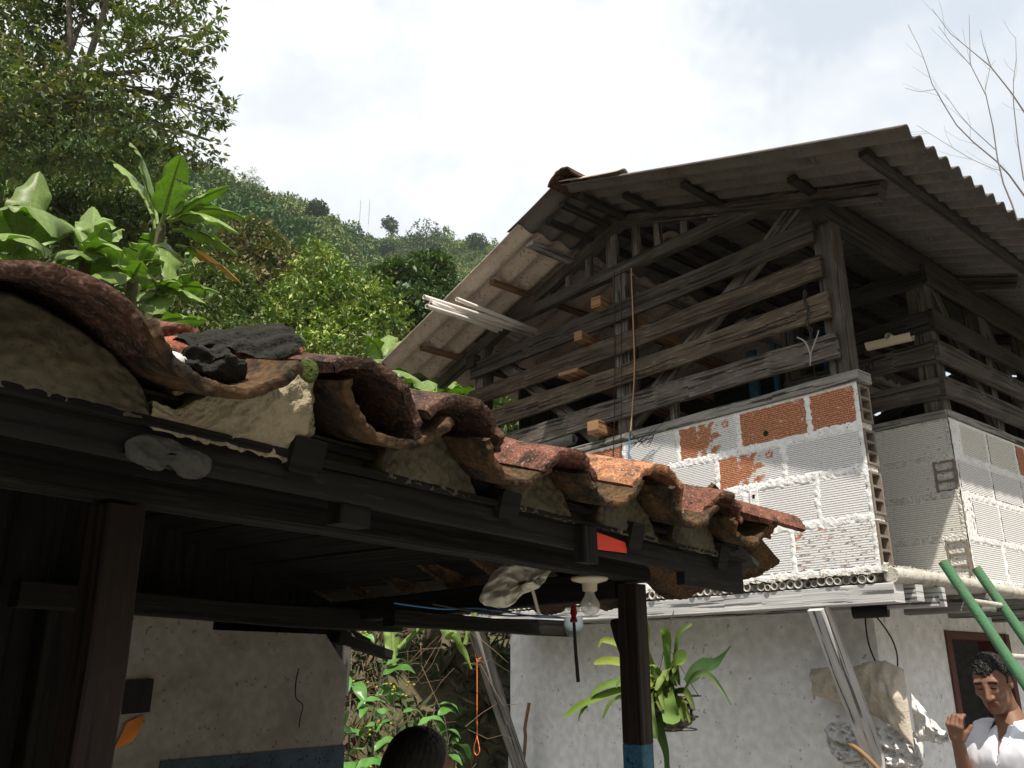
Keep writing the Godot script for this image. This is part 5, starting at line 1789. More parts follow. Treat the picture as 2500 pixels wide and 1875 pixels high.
func odds() -> void:
	rng.seed = 33
	var f := FastNoiseLite.new()
	f.seed = 77
	f.frequency = 1.0
	f.fractal_octaves = 3
	var m := MB.new()
	# light fitting under the porch beam
	var t := thing("light_bulb", "unlit bulb in a white porcelain holder under the porch beam", "light bulb", sp(1.575, 1.851, 0.492))
	m.lathe(Vector3.ZERO, Vector3.DOWN, [Vector2(0, -0.002), Vector2(0.05, -0.002), Vector2(0.055, 0.004), Vector2(0.05, 0.01), Vector2(0.028, 0.016), Vector2(0.022, 0.018), Vector2(0.021, 0.038), Vector2(0.017, 0.04), Vector2(0.0, 0.04)], 28)
	part(t, "holder", m.mesh(), M.porcelain)
	m = MB.new()
	var pr := []
	for i in 15:
		var q := i / 14.0
		var r := 0.0135 + 0.0145 * smoothstep(0.05, 0.55, q)
		if q > 0.62:
			r = 0.028 * sqrt(maxf(0.0, 1.0 - pow((q - 0.62) / 0.38, 2.0)))
		pr.append(Vector2(r, 0.04 + 0.068 * q))
	m.lathe(Vector3.ZERO, Vector3.DOWN, pr, 24)
	part(t, "glass", m.mesh(), M.bulb_glass)
	m = MB.new()
	m.lathe(Vector3.ZERO, Vector3.DOWN, [Vector2(0.006, 0.04), Vector2(0.004, 0.06), Vector2(0.001, 0.072)], 8)
	part(t, "stem", m.mesh(), M.soap)
	# machete hung by its red grip
	t = thing("hanging_file", "long dark tool with red handle hanging behind the bulb", "tool", sp(1.885, 1.85, 0.75))
	m = MB.new()
	m.lathe(Vector3.ZERO, Vector3.DOWN, [Vector2(0.0, -0.01), Vector2(0.009, -0.008), Vector2(0.011, 0.02), Vector2(0.008, 0.05), Vector2(0.012, 0.075), Vector2(0.008, 0.085), Vector2(0.013, 0.098), Vector2(0.012, 0.104), Vector2(0.0, 0.105)], 14)
	part(t, "handle", m.mesh(), M.red_handle)
	m = MB.new()
	m.tube([Vector3(0, -0.1, 0), Vector3(0.004, -0.2, 0), Vector3(0.01, -0.29, 0)], 0.0062, 0.0075, 4)
	part(t, "blade", m.mesh(), M.steel)
	# plastic bag under the beam
	m = MB.new()
	blob(m, sp(1.40, 1.825, 0.62), Vector3(0.93, 0.05, -0.36).normalized(), Vector3.UP, [Vector2(0.1, 0.055), Vector2(0.0, 0.062), Vector2(-0.065, 0.04), Vector2(-0.11, -0.03), Vector2(-0.1, -0.052), Vector2(-0.03, -0.062), Vector2(0.01, -0.03), Vector2(0.06, -0.012), Vector2(0.09, 0.02)], 0.03, f, 0.9)
	t = thing("plastic_bag", "crumpled yellowish plastic bag hanging under the porch beam", "bag")
	part(t, "bag", m.mesh(), M.thin_plastic)
	m = MB.new()
	cord(m, [sp(1.43, 1.86, 0.62), sp(1.47, 1.815, 0.62), sp(1.495, 1.765, 0.62), sp(1.505, 1.75, 0.62)], 0.005)
	part(t, "tail", m.mesh(), M.thin_plastic)
	m = MB.new()
	blob(m, sp(-0.018, 1.842, 0.082), Vector3(0.6, 0.0, -0.8).normalized(), Vector3.UP, [Vector2(-0.058, 0.0), Vector2(-0.045, -0.016), Vector2(-0.012, -0.022), Vector2(0.0, -0.012), Vector2(0.022, -0.024), Vector2(0.05, -0.018), Vector2(0.056, 0.006), Vector2(0.022, 0.014), Vector2(-0.015, 0.02), Vector2(-0.04, 0.016)], 0.006, f, 1.6, 16, 8)
	solo("plastic_bag", m.mesh(), M.bag_grey, "torn grey plastic bag caught on the eave board above the left post", "bag")
	# red tag
	m = MB.new()
	m.hexa([Vector3(-0.075, -0.02, 0), Vector3(0.075, -0.014, 0), Vector3(0.075, -0.014, -0.003), Vector3(-0.075, -0.02, -0.003), Vector3(-0.075, 0.018, 0), Vector3(0.075, 0.008, 0), Vector3(0.075, 0.008, -0.003), Vector3(-0.075, 0.018, -0.003)])
	var o := solo("red_plastic_strip", m.mesh(), M.red_tag, "bright red plastic strip pinned to the eave board above the bulb", "strip", sp(1.0, 1.852, 0.084))
	o.rotation.y = deg_to_rad(ST)
	# dark hanging cone and pale cup by the post
	m = MB.new()
	m.lathe(sp(1.86, 1.75, 0.56), Vector3(0.12, -1, 0.05).normalized(), [Vector2(0.03, 0.0), Vector2(0.036, 0.01), Vector2(0.03, 0.06), Vector2(0.018, 0.115), Vector2(0.002, 0.15)], 9)
	t = thing("dark_pouch", "dark pointed pouch hanging against the slim porch post", "pouch")
	part(t, "pouch", m.mesh(), M.black_cloth)
	m = MB.new()
	m.tube([sp(1.86, 1.75, 0.56), sp(1.85, 1.84, 0.55)], 0.002, 0.002, 5)
	part(t, "string", m.mesh(), M.wire)
	m = MB.new()
	m.lathe(sp(2.16, 1.752, 0.93), Vector3.DOWN, [Vector2(0.034, -0.03), Vector2(0.036, 0.0), Vector2(0.033, 0.02), Vector2(0.022, 0.036), Vector2(0.0, 0.044)], 18)
	solo("plastic_cup", m.mesh(), M.soap, "pale blue plastic cup hanging from the dark rail behind the bulb", "cup")
	# wires on the rail
	m = MB.new()
	cord(m, [sp(1.3, 1.785, 1.0), sp(1.5, 1.778, 0.99), sp(1.7, 1.789, 0.99), sp(2.0, 1.776, 0.98), sp(2.2, 1.782, 0.98)], 0.0028)
	solo("blue_rope", m.mesh(), M.blue_cord, "blue cord stretched above the dark rail behind the bulb", "rope")
	m = MB.new()
	cord(m, [sp(1.45, 1.79, 0.985), sp(1.8, 1.772, 0.985), sp(2.05, 1.783, 0.975), sp(2.25, 1.775, 0.975)], 0.003)
	solo("barbed_wire", m.mesh(), M.wire, "dark twisted wire stretched along the rail behind the bulb", "wire")
	# poster and orange paper on the back wall
	m = MB.new()
	var P := []
	for i in 9:
		var row := PackedVector3Array()
		for j in 9:
			row.push_back(sp(0.945 + 0.095 * i / 8.0, 1.468 + 0.098 * j / 8.0 + 0.004 * i / 8.0, 1.792 - 0.006 * absf(sin(i * 0.8)) * j / 8.0))
		P.append(row)
	m.grid(P)
	solo("poster", m.mesh(), M.poster, "small dark curling poster on the porch back wall by the left post", "poster")
	m = MB.new()
	P = []
	for i in 7:
		var row := PackedVector3Array()
		for j in 7:
			row.push_back(sp(0.955 + 0.055 * i / 6.0 - 0.03 * j / 6.0 + 0.012, 1.445 - 0.075 * j / 6.0 + 0.02 * i / 6.0, 1.79 - 0.012 * sin(j * 0.5) * i / 6.0))
		P.append(row)
	m.grid(P)
	solo("orange_paper", m.mesh(), M.orange_paper, "orange scrap of paper hanging below the dark poster", "paper")
	m = MB.new()
	cord(m, [sp(1.612, 1.602, 1.785), sp(1.603, 1.55, 1.785), sp(1.61, 1.5, 1.785), sp(1.643, 1.474, 1.785), sp(1.636, 1.43, 1.785), sp(1.634, 1.398, 1.785)], 0.0022)
	solo("bent_wire", m.mesh(), M.black, "thin bent black wire on the white porch back wall", "wire")
	# broken tile and black rag lying on the eave
	var bx := Basis(Vector3.UP, deg_to_rad(ST)) * Basis(Vector3(0, 0, 1), 0.33) * Basis(Vector3.UP, PI * 0.46)
	var bo := sp(0.168, 2.075, 0.135)
	o = solo("broken_tile", barrel(0.062, 0.045, 0.2, 0.014, 431, 0.012), M.tile_rim, "broken clay tile lying loose sideways on the eave tiles", "tile")
	o.transform = Transform3D(bx * Basis(Vector3(0, 0, 1), 0.2), bo)
	m = MB.new()
	P = []
	for i in 34:
		var row := PackedVector3Array()
		var u := i / 33.0
		for j in 34:
			var a := (j / 33.0 - 0.5) * (1.7 + 0.5 * sin(u * 5.0)) - 0.28
			var r := 0.067 + 0.007 * absf(sin(a * 9.0 + 3.0 * f.get_noise_2d(u * 1.6, 5.0) + u * 2.2)) + 0.004 * f.get_noise_2d(u * 5.0, a * 12.0) + 0.0015 * f.get_noise_2d(u * 30.0, a * 20.0)
			var uu := u * (1.0 + 0.25 * sin(a * 2.0))
			row.push_back(bo + bx * Vector3(sin(a) * r, cos(a) * r - 0.0655 - 0.012 * u * u, -0.012 - 0.2 * uu))
		P.append(row)
	m.grid(P)
	var rag := thing("black_rag", "crumpled black cloth draped over the broken tile on the eave", "cloth")
	part(rag, "cloth", m.mesh(), M.black_cloth)
	m = MB.new()
	blob(m, sp(0.005, 1.955, 0.05), Vector3(0.75, 0.0, -0.66).normalized(), Vector3(0.1, 0.93, -0.35).normalized(), [Vector2(-0.035, 0.022), Vector2(-0.04, 0.0), Vector2(-0.01, -0.018), Vector2(0.03, -0.02), Vector2(0.045, -0.004), Vector2(0.02, 0.016), Vector2(-0.005, 0.03)], 0.018, f, 0.9, 12, 8)
	part(rag, "loose_end", m.mesh(), M.black_cloth)
	m = MB.new()
	blob(m, sp(-0.05, 1.955, 0.06), Vector3(0.75, -0.2, -0.66).normalized(), Vector3(0.2, 0.6, -0.75).normalized(), [Vector2(-0.022, 0.006), Vector2(0.0, -0.012), Vector2(0.022, -0.008), Vector2(0.02, 0.008), Vector2(0.0, 0.01)], 0.004, f, 0.5)
	solo("white_scrap", m.mesh(), M.white_plastic, "white plastic scrap under the black cloth on the eave", "scrap")
	m = MB.new()
	blob(m, sp(0.103, 1.962, -0.012), Vector3(0.6, 0, -0.8), Vector3(0, 1, 0), [Vector2(-0.012, 0.012), Vector2(-0.014, -0.01), Vector2(0.004, -0.016), Vector2(0.015, -0.002), Vector2(0.01, 0.014)], 0.005, f, 0.3)
	solo("moss_patch", m.mesh(), M.moss, "pale green lichen patch on the broken tile rim beside the plaster lump", "lichen")
	m = MB.new()
	m.quad(sp(-0.16, 2.03, 0.16), sp(-0.1, 2.0, 0.12), sp(-0.095, 2.035, 0.12), sp(-0.12, 2.05, 0.14))
	m.quad(sp(-0.16, 2.03, 0.162), sp(-0.12, 2.05, 0.142), sp(-0.095, 2.035, 0.122), sp(-0.1, 2.0, 0.122))
	solo("rusty_sheet", m.mesh(), M.rust, "rusty metal corner with flaking white paint behind the largest tile", "metal sheet")

# ---------------------------------------------------------------- signed-distance bodies
func cap(a: Vector3, b: Vector3, ra: float, rb: float, k := 0.03) -> Array:
	return [0, a, b, ra, rb, k]

func ell(c: Vector3, r: Vector3, k := 0.02) -> Array:
	return [1, c, r, 0.0, 0.0, k]

func field(p: Vector3, prims: Array) -> float:
	var d := 1e3
	for q in prims:
		var s: float
		if q[0] == 0:
			var pa: Vector3 = p - q[1]
			var ba: Vector3 = q[2] - q[1]
			var h := clampf(pa.dot(ba) / maxf(ba.length_squared(), 1e-9), 0.0, 1.0)
			s = (pa - ba * h).length() - lerpf(q[3], q[4], h)
		else:
			var e: Vector3 = (p - q[1]) / q[2]
			var k0 := e.length()
			s = (k0 - 1.0) * minf(q[2].x, minf(q[2].y, q[2].z)) if k0 < 0.5 else k0 * (k0 - 1.0) / maxf((e / q[2]).length(), 1e-6)
		var k: float = q[5]
		if k < 0.0:
			d = maxf(d, -s)
		elif k == 0.0:
			d = minf(d, s)
		else:
			var h2 := clampf(0.5 + 0.5 * (d - s) / k, 0.0, 1.0)
			d = lerpf(d, s, h2) - k * h2 * (1.0 - h2)
	return d

func nets(m: MB, f: Callable, lo: Vector3, hi: Vector3, cell: float, xf := Transform3D(), paint: Variant = null) -> void:
	var nx := int((hi.x - lo.x) / cell) + 2
	var ny := int((hi.y - lo.y) / cell) + 2
	var nz := int((hi.z - lo.z) / cell) + 2
	var g := PackedFloat32Array()
	g.resize(nx * ny * nz)
	# a coarse pass skips what is far from the surface
	g.fill(1.0)
	var B := 4
	for bx in range(0, nx, B):
		for by in range(0, ny, B):
			for bz in range(0, nz, B):
				var ctr := lo + Vector3(bx + B * 0.5, by + B * 0.5, bz + B * 0.5) * cell
				var d0: float = f.call(ctr)
				var far := absf(d0) > cell * B * 1.35 + 0.03
				for x in range(bx, mini(bx + B, nx)):
					for y in range(by, mini(by + B, ny)):
						var at := (x * ny + y) * nz
						for z in range(bz, mini(bz + B, nz)):
							g[at + z] = d0 if far else f.call(lo + Vector3(x, y, z) * cell)
	var id := {}
	var offs := [[0, 0, 0], [0, 0, 1], [0, 1, 0], [0, 1, 1], [1, 0, 0], [1, 0, 1], [1, 1, 0], [1, 1, 1]]
	var edges := [[0, 1], [2, 3], [4, 5], [6, 7], [0, 2], [1, 3], [4, 6], [5, 7], [0, 4], [1, 5], [2, 6], [3, 7]]
	var v8 := PackedFloat32Array()
	v8.resize(8)
	for x in nx - 1:
		for y in ny - 1:
			for z in nz - 1:
				var at := (x * ny + y) * nz + z
				var neg := 0
				for k in 8:
					v8[k] = g[at + (offs[k][0] * ny + offs[k][1]) * nz + offs[k][2]]
					if v8[k] < 0.0:
						neg += 1
				if neg == 0 or neg == 8:
					continue
				var s := Vector3.ZERO
				var cnt := 0
				for e in edges:
					var a := v8[e[0]]
					var b := v8[e[1]]
					if (a < 0.0) != (b < 0.0):
						var t := a / (a - b)
						var pa := Vector3(offs[e[0]][0], offs[e[0]][1], offs[e[0]][2])
						var pb := Vector3(offs[e[1]][0], offs[e[1]][1], offs[e[1]][2])
						s += pa.lerp(pb, t)
						cnt += 1
				var p := lo + (Vector3(x, y, z) + s / cnt) * cell
				var h := cell * 0.6
				var nn := Vector3(f.call(p + Vector3(h, 0, 0)) - f.call(p - Vector3(h, 0, 0)), f.call(p + Vector3(0, h, 0)) - f.call(p - Vector3(0, h, 0)), f.call(p + Vector3(0, 0, h)) - f.call(p - Vector3(0, 0, h))).normalized()
				id[at] = m.v.size()
				m.v.push_back(xf * p)
				m.n.push_back((xf.basis * nn).normalized())
				m.t.push_back(Vector2(p.x, p.y))
				m.c.push_back(paint.call(p) if paint != null else m.tint)
	var st := [ny * nz, nz, 1]
	for x in range(1, nx - 1):
		for y in range(1, ny - 1):
			for z in range(1, nz - 1):
				var at := (x * ny + y) * nz + z
				for ax in 3:
					var a := g[at]
					var b := g[at + st[ax]]
					if (a < 0.0) == (b < 0.0):
						continue
					var u: int = st[(ax + 1) % 3]
					var w: int = st[(ax + 2) % 3]
					var q := [at - u - w, at - w, at, at - u]
					if not (id.has(q[0]) and id.has(q[1]) and id.has(q[2]) and id.has(q[3])):
						continue
					# clockwise seen from outside
					if a < 0.0:
						m.ix.append_array(PackedInt32Array([id[q[0]], id[q[2]], id[q[1]], id[q[0]], id[q[3]], id[q[2]]]))
					else:
						m.ix.append_array(PackedInt32Array([id[q[0]], id[q[1]], id[q[2]], id[q[0]], id[q[2]], id[q[3]]]))

func head_prims(man: bool) -> Array:
	var p := [ell(Vector3(0, 0.026, -0.014), Vector3(0.074, 0.090, 0.094), 0.0), ell(Vector3(0, -0.028, 0.028), Vector3(0.060, 0.086, 0.062), 0.03), ell(Vector3(0, -0.083, 0.038), Vector3(0.047, 0.036, 0.046), 0.03),
		cap(Vector3(-0.012, -0.107, 0.066), Vector3(0.012, -0.107, 0.066), 0.017, 0.017, 0.02), cap(Vector3(0, -0.06, -0.025), Vector3(0, -0.19, -0.035), 0.056, 0.058, 0.03),
		cap(Vector3(-0.042, 0.030, 0.070), Vector3(0.042, 0.030, 0.070), 0.014, 0.014, 0.016), ell(Vector3(-0.044, -0.018, 0.062), Vector3(0.02, 0.018, 0.02), 0.022), ell(Vector3(0.044, -0.018, 0.062), Vector3(0.02, 0.018, 0.02), 0.022),
		ell(Vector3(-0.031, 0.008, 0.092), Vector3(0.019, 0.012, 0.016), -1.0), ell(Vector3(0.031, 0.008, 0.092), Vector3(0.019, 0.012, 0.016), -1.0),
		ell(Vector3(-0.031, 0.007, 0.074), Vector3(0.014, 0.0115, 0.0125), 0.004), ell(Vector3(0.031, 0.007, 0.074), Vector3(0.014, 0.0115, 0.0125), 0.004),
		cap(Vector3(0, 0.016, 0.088), Vector3(0, -0.030, 0.110), 0.009, 0.013, 0.012), ell(Vector3(-0.014, -0.034, 0.096), Vector3(0.010, 0.008, 0.011), 0.008), ell(Vector3(0.014, -0.034, 0.096), Vector3(0.010, 0.008, 0.011), 0.008),
		cap(Vector3(-0.020, -0.064, 0.084), Vector3(0.020, -0.064, 0.084), 0.0075, 0.0075, 0.008), cap(Vector3(-0.017, -0.076, 0.083), Vector3(0.017, -0.076, 0.083), 0.0085, 0.0085, 0.008),
		cap(Vector3(-0.02, -0.0702, 0.094), Vector3(0.02, -0.0702, 0.094), 0.0022, 0.0022, -1.0),
		ell(Vector3(-0.076, -0.008, -0.008), Vector3(0.010, 0.031, 0.019), 0.01), ell(Vector3(0.076, -0.008, -0.008), Vector3(0.010, 0.031, 0.019), 0.01), ell(Vector3(-0.088, -0.006, -0.002), Vector3(0.006, 0.018, 0.010), -1.0), ell(Vector3(0.088, -0.006, -0.002), Vector3(0.006, 0.018, 0.010), -1.0)]
	return p

const RW := Vector3(-0.095, 1.30, 0.235)

func person(label: String, at: Vector3, turn: float, man: bool) -> Node3D:
	var t := thing("person", label, "person", at, "", turn)
	var hair_n := FastNoiseLite.new()
	hair_n.seed = 9
	hair_n.frequency = 60.0
	hair_n.fractal_octaves = 2
	var hy := 1.545 if man else 1.305
	var hz := 0.085 if man else 0.03
	var nod := 0.42 if man else 0.1
	var hx := Transform3D(Basis.from_euler(Vector3(nod, 0.38 if man else 0.0, 0.06 if man else 0.0)).scaled(Vector3.ONE * (0.93 if man else 1.0)), Vector3(0, hy, hz))
	var k := 1.0 if man else 0.93
	var neck := hx * Vector3(0, -0.16, -0.04)
	# body: torso, legs, arms in one skin
	var sh := hy - 0.215
	var shw := 0.165 if man else 0.15
	# right hand raised in front, left hanging
	var rs := Vector3(-shw, sh, 0.0)
	var rel := Vector3(-shw - 0.03, sh - 0.26, 0.10)
	var rw := RW
	if not man:
		rel = Vector3(-shw - 0.04, sh - 0.27, -0.02)
		rw = Vector3(-shw - 0.02, sh - 0.5, 0.06)
	var ls := Vector3(shw, sh, 0.0)
	var lel := Vector3(shw + 0.07, sh - 0.27, -0.03)
	var lw := Vector3(shw + 0.05, sh - 0.5, 0.06)
	var hip := hy - 0.66
	var prims := [cap(neck, Vector3(0, sh + 0.02, 0.0), 0.056 * k, 0.07 * k, 0.0), cap(Vector3(-0.10, sh - 0.10, 0.01), Vector3(0.10, sh - 0.10, 0.01), 0.105 * k, 0.105 * k, 0.06), cap(Vector3(-0.06, hip + 0.12, 0), Vector3(0.06, hip + 0.12, 0), 0.105 * k, 0.105 * k, 0.1), cap(Vector3(-0.07, hip, -0.01), Vector3(0.07, hip, -0.01), 0.11, 0.11, 0.08),
		cap(rs, rel, 0.05 * k, 0.04 * k, 0.04), cap(rel, rw, 0.039 * k, 0.027 * k, 0.015), cap(ls, lel, 0.05 * k, 0.04 * k, 0.04), cap(lel, lw, 0.039 * k, 0.027 * k, 0.015),
		cap(Vector3(-0.09, hip - 0.03, 0), Vector3(-0.10, hip * 0.52, 0.02), 0.085, 0.055, 0.05), cap(Vector3(-0.10, hip * 0.52, 0.02), Vector3(-0.10, 0.09, -0.02), 0.055, 0.04, 0.02), cap(Vector3(-0.10, 0.05, -0.04), Vector3(-0.12, 0.035, 0.14), 0.04, 0.032, 0.03),
		cap(Vector3(0.09, hip - 0.03, 0), Vector3(0.10, hip * 0.52, 0.02), 0.085, 0.055, 0.05), cap(Vector3(0.10, hip * 0.52, 0.02), Vector3(0.10, 0.09, -0.02), 0.055, 0.04, 0.02), cap(Vector3(0.10, 0.05, -0.04), Vector3(0.12, 0.035, 0.14), 0.04, 0.032, 0.03)]
	var m := MB.new()
	var skin := Color(1, 1, 1)
	m.tint = skin
	nets(m, func(p): return field(p, prims), Vector3(-0.36, 0.0, -0.2), Vector3(0.36, hy - 0.08, 0.42), 0.016)
	var hp_ := head_prims(man)
	nets(m, func(p): return field(p, hp_), Vector3(-0.1, -0.2, -0.13), Vector3(0.1, 0.13, 0.135), 0.0042, hx, func(p):
		var q := skin
		if p.z > 0.075 and absf(p.y + 0.07) < 0.014 and absf(p.x) < 0.024:
			q = Color(0.75, 0.55, 0.55)
		if p.z > 0.07 and absf(p.y - 0.036 + absf(p.x) * 0.12) < 0.0065 and absf(p.x) > 0.012 and absf(p.x) < 0.052:
			q = Color(0.12, 0.12, 0.13)
		if p.z > 0.06 and absf(p.y - 0.006) < 0.004 and absf(absf(p.x) - 0.031) < 0.012:
			q = Color(0.1, 0.09, 0.09)
		if man and (p.y < -0.045 and p.z > 0.0 and absf(p.y + 0.07) > 0.012):
			q = q * 0.82
		return q)
	# hands with five fingers each
	for side in 2:
		var wr: Vector3 = rw if side == 0 else lw
		var el: Vector3 = rel if side == 0 else lel
		var d := (wr - el).normalized()
		var across := d.cross(Vector3(0.2, 0.3, 1.0)).normalized()
		if side == 0 and man:
			across = Vector3(0.25, -0.35, 0.9).cross(d).normalized()
		var palmn := across.cross(d).normalized()
		var hand := [cap(wr, wr + d * 0.03, 0.026 * k, 0.027 * k, 0.0)]
		for q in [-0.026, -0.009, 0.009, 0.026]:
			hand.append(cap(wr + d * 0.02 + across * q * 0.7, wr + d * 0.082 + across * q, 0.0135, 0.0115, 0.012))
		var curl := 1.25 if (side == 0 and man) else 0.45
		for i in 4:
			var o: Vector3 = wr + d * (0.082 + [0.0, 0.006, 0.006, -0.004][i]) + across * [-0.026, -0.009, 0.009, 0.026][i]
			var L: float = [0.034, 0.039, 0.037, 0.029][i]
			var a: float = curl * (0.7 if i == 0 else 1.0)
			var d1 := (d * cos(a * 0.7) + palmn * sin(a * 0.7)).normalized()
			var d2 := (d * cos(a * 1.7) + palmn * sin(a * 1.7)).normalized()
			var d3 := (d * cos(a * 2.4) + palmn * sin(a * 2.4)).normalized()
			hand.append(cap(o, o + d1 * L, 0.0098, 0.009, 0.006))
			hand.append(cap(o + d1 * L, o + d1 * L + d2 * L * 0.65, 0.009, 0.0085, 0.003))
			hand.append(cap(o + d1 * L + d2 * L * 0.65, o + d1 * L + d2 * L * 0.65 + d3 * L * 0.5, 0.0085, 0.0075, 0.003))
		var th := wr + d * 0.02 - across * 0.022
		var td := (d * 0.7 - across * 0.45 + palmn * 0.55).normalized()
		hand.append(cap(th, th + td * 0.036, 0.014, 0.0115, 0.012))
		hand.append(cap(th + td * 0.036, th + td * 0.062 + palmn * 0.008, 0.0105, 0.0085, 0.004))
		var lo := wr - Vector3.ONE * 0.14
		var hi := wr + Vector3.ONE * 0.14
		nets(m, func(p): return field(p, hand), lo, hi, 0.0042)
	part(t, "body", m.mesh(), M.skin)
	# hair
	m = MB.new()
	if man:
		nets(m, func(p):
			var q := ell(Vector3(0, 0.034, -0.020), Vector3(0.083, 0.098, 0.100))
			var s := field(p, [[1, q[1], q[2], 0.0, 0.0, 0.0]]) - 0.008 * hair_n.get_noise_3dv(p) - 0.004 * hair_n.get_noise_3dv(p * 2.3)
			var line := 0.072 - 0.016 * cos(p.x * 40.0)
			s = maxf(s, minf(line - p.y + 0.0, p.z - 0.022 + 0.010 * sin(p.y * 60.0)) if p.y < line else s)
			s = maxf(s, -(p.y + 0.045))
			return s, Vector3(-0.11, -0.06, -0.14), Vector3(0.11, 0.16, 0.12), 0.0045, hx)
	else:
		nets(m, func(p):
			var s := field(p, [[1, Vector3(0, 0.03, -0.018), Vector3(0.084, 0.098, 0.106), 0.0, 0.0, 0.0], [0, Vector3(0, -0.02, -0.06), Vector3(0, -0.32, -0.09), 0.078, 0.07, 0.03]]) - 0.0035 * hair_n.get_noise_3d(p.x * 1.5, p.y * 0.2, p.z * 1.5)
			if p.y < 0.085:
				s = maxf(s, p.z - 0.028 - 0.25 * maxf(0.0, p.y))
			return s, Vector3(-0.11, -0.42, -0.2), Vector3(0.11, 0.16, 0.12), 0.0065, hx)
	part(t, "hair", m.mesh(), M.hair)
	# shirt and trousers
	var wr_n := FastNoiseLite.new()
	wr_n.seed = 14
	wr_n.frequency = 7.0
	wr_n.fractal_octaves = 3
	var half_r := rs.lerp(rel, 0.62)
	var half_l := ls.lerp(lel, 0.62)
	var sp_ := [cap(Vector3(-0.105, sh - 0.10, 0.01), Vector3(0.105, sh - 0.10, 0.01), 0.125 * k, 0.125 * k, 0.0), cap(Vector3(-0.07, hip + 0.10, 0), Vector3(0.07, hip + 0.10, 0), 0.128 * k, 0.128 * k, 0.1), cap(Vector3(-0.08, hip - 0.05, 0), Vector3(0.08, hip - 0.05, 0), 0.135, 0.135, 0.06), cap(rs + Vector3(0.03, 0.0, 0), half_r, 0.068 * k, 0.066 * k, 0.035), cap(ls - Vector3(0.03, 0.0, 0), half_l, 0.068 * k, 0.066 * k, 0.035), cap(Vector3(0, sh - 0.02, 0), Vector3(0, sh + 0.045, 0.01), 0.085 * k, 0.068 * k, 0.04)]
	var slit := 0.011
	m = MB.new()
	nets(m, func(p):
		var s := field(p, sp_) + 0.010 * wr_n.get_noise_3d(p.x, p.y * 0.6, p.z)
		s = maxf(s, hip - 0.13 - p.y)
		var nk := neck + Vector3(0, -0.01, 0.015)
		s = maxf(s, 0.06 - Vector2(p.x - nk.x, p.z - nk.z).length() if p.y > sh + 0.005 else -1.0)
		s = maxf(s, p.y - sh - 0.055 - 0.02 * clampf(-p.z * 12.0, -1.0, 1.0))
		if p.z > 0.03 and p.y > sh - 0.14:
			s = maxf(s, slit * ((p.y - sh + 0.14) / 0.14) * 1.6 - absf(p.x))
		return s, Vector3(-0.36, hip - 0.15, -0.2), Vector3(0.36, sh + 0.1, 0.25), 0.0105)
	var shirt := part(t, "shirt", m.mesh(), M.shirt if man else M.blouse)
	if man:
		# placket, buttons and collar points
		m = MB.new()
		for i in 4:
			var y := sh - 0.17 - 0.085 * i
			m.lathe(Vector3(0.0, y, 0.137 - 0.004 * i), Vector3(0, 0, 1), [Vector2(0.0055, 0.0), Vector2(0.0055, 0.003), Vector2(0.0, 0.003)], 10)
		part(shirt, "button", m.mesh(), M.porcelain)
		m = MB.new()
		for s in [-1.0, 1.0]:
			var a := Vector3(s * 0.05, sh + 0.05, 0.05)
			var b := Vector3(s * 0.075, sh + 0.062, -0.01)
			var c := Vector3(s * 0.10, sh + 0.012, 0.035)
			var e := Vector3(s * 0.055, sh - 0.035, 0.118)
			m.quad(a, e, c, b)
			m.quad(a + Vector3(0, 0.004, 0.004), b + Vector3(0, 0.004, 0.004), c + Vector3(s * 0.004, 0.004, 0.004), e + Vector3(0, 0.004, 0.004))
		part(shirt, "collar", m.mesh(), M.shirt)
	var tp := [cap(Vector3(-0.07, hip, -0.01), Vector3(0.07, hip, -0.01), 0.125, 0.125, 0.0), cap(Vector3(-0.09, hip - 0.03, 0), Vector3(-0.10, 0.1, 0.0), 0.1, 0.065, 0.06), cap(Vector3(0.09, hip - 0.03, 0), Vector3(0.10, 0.1, 0.0), 0.1, 0.065, 0.06)]
	m = MB.new()
	nets(m, func(p): return maxf(field(p, tp), maxf(0.07 - p.y, p.y - hip - 0.04)), Vector3(-0.25, 0.05, -0.16), Vector3(0.25, hip + 0.07, 0.16), 0.02)
	part(t, "trousers", m.mesh(), M.trousers)
	return t

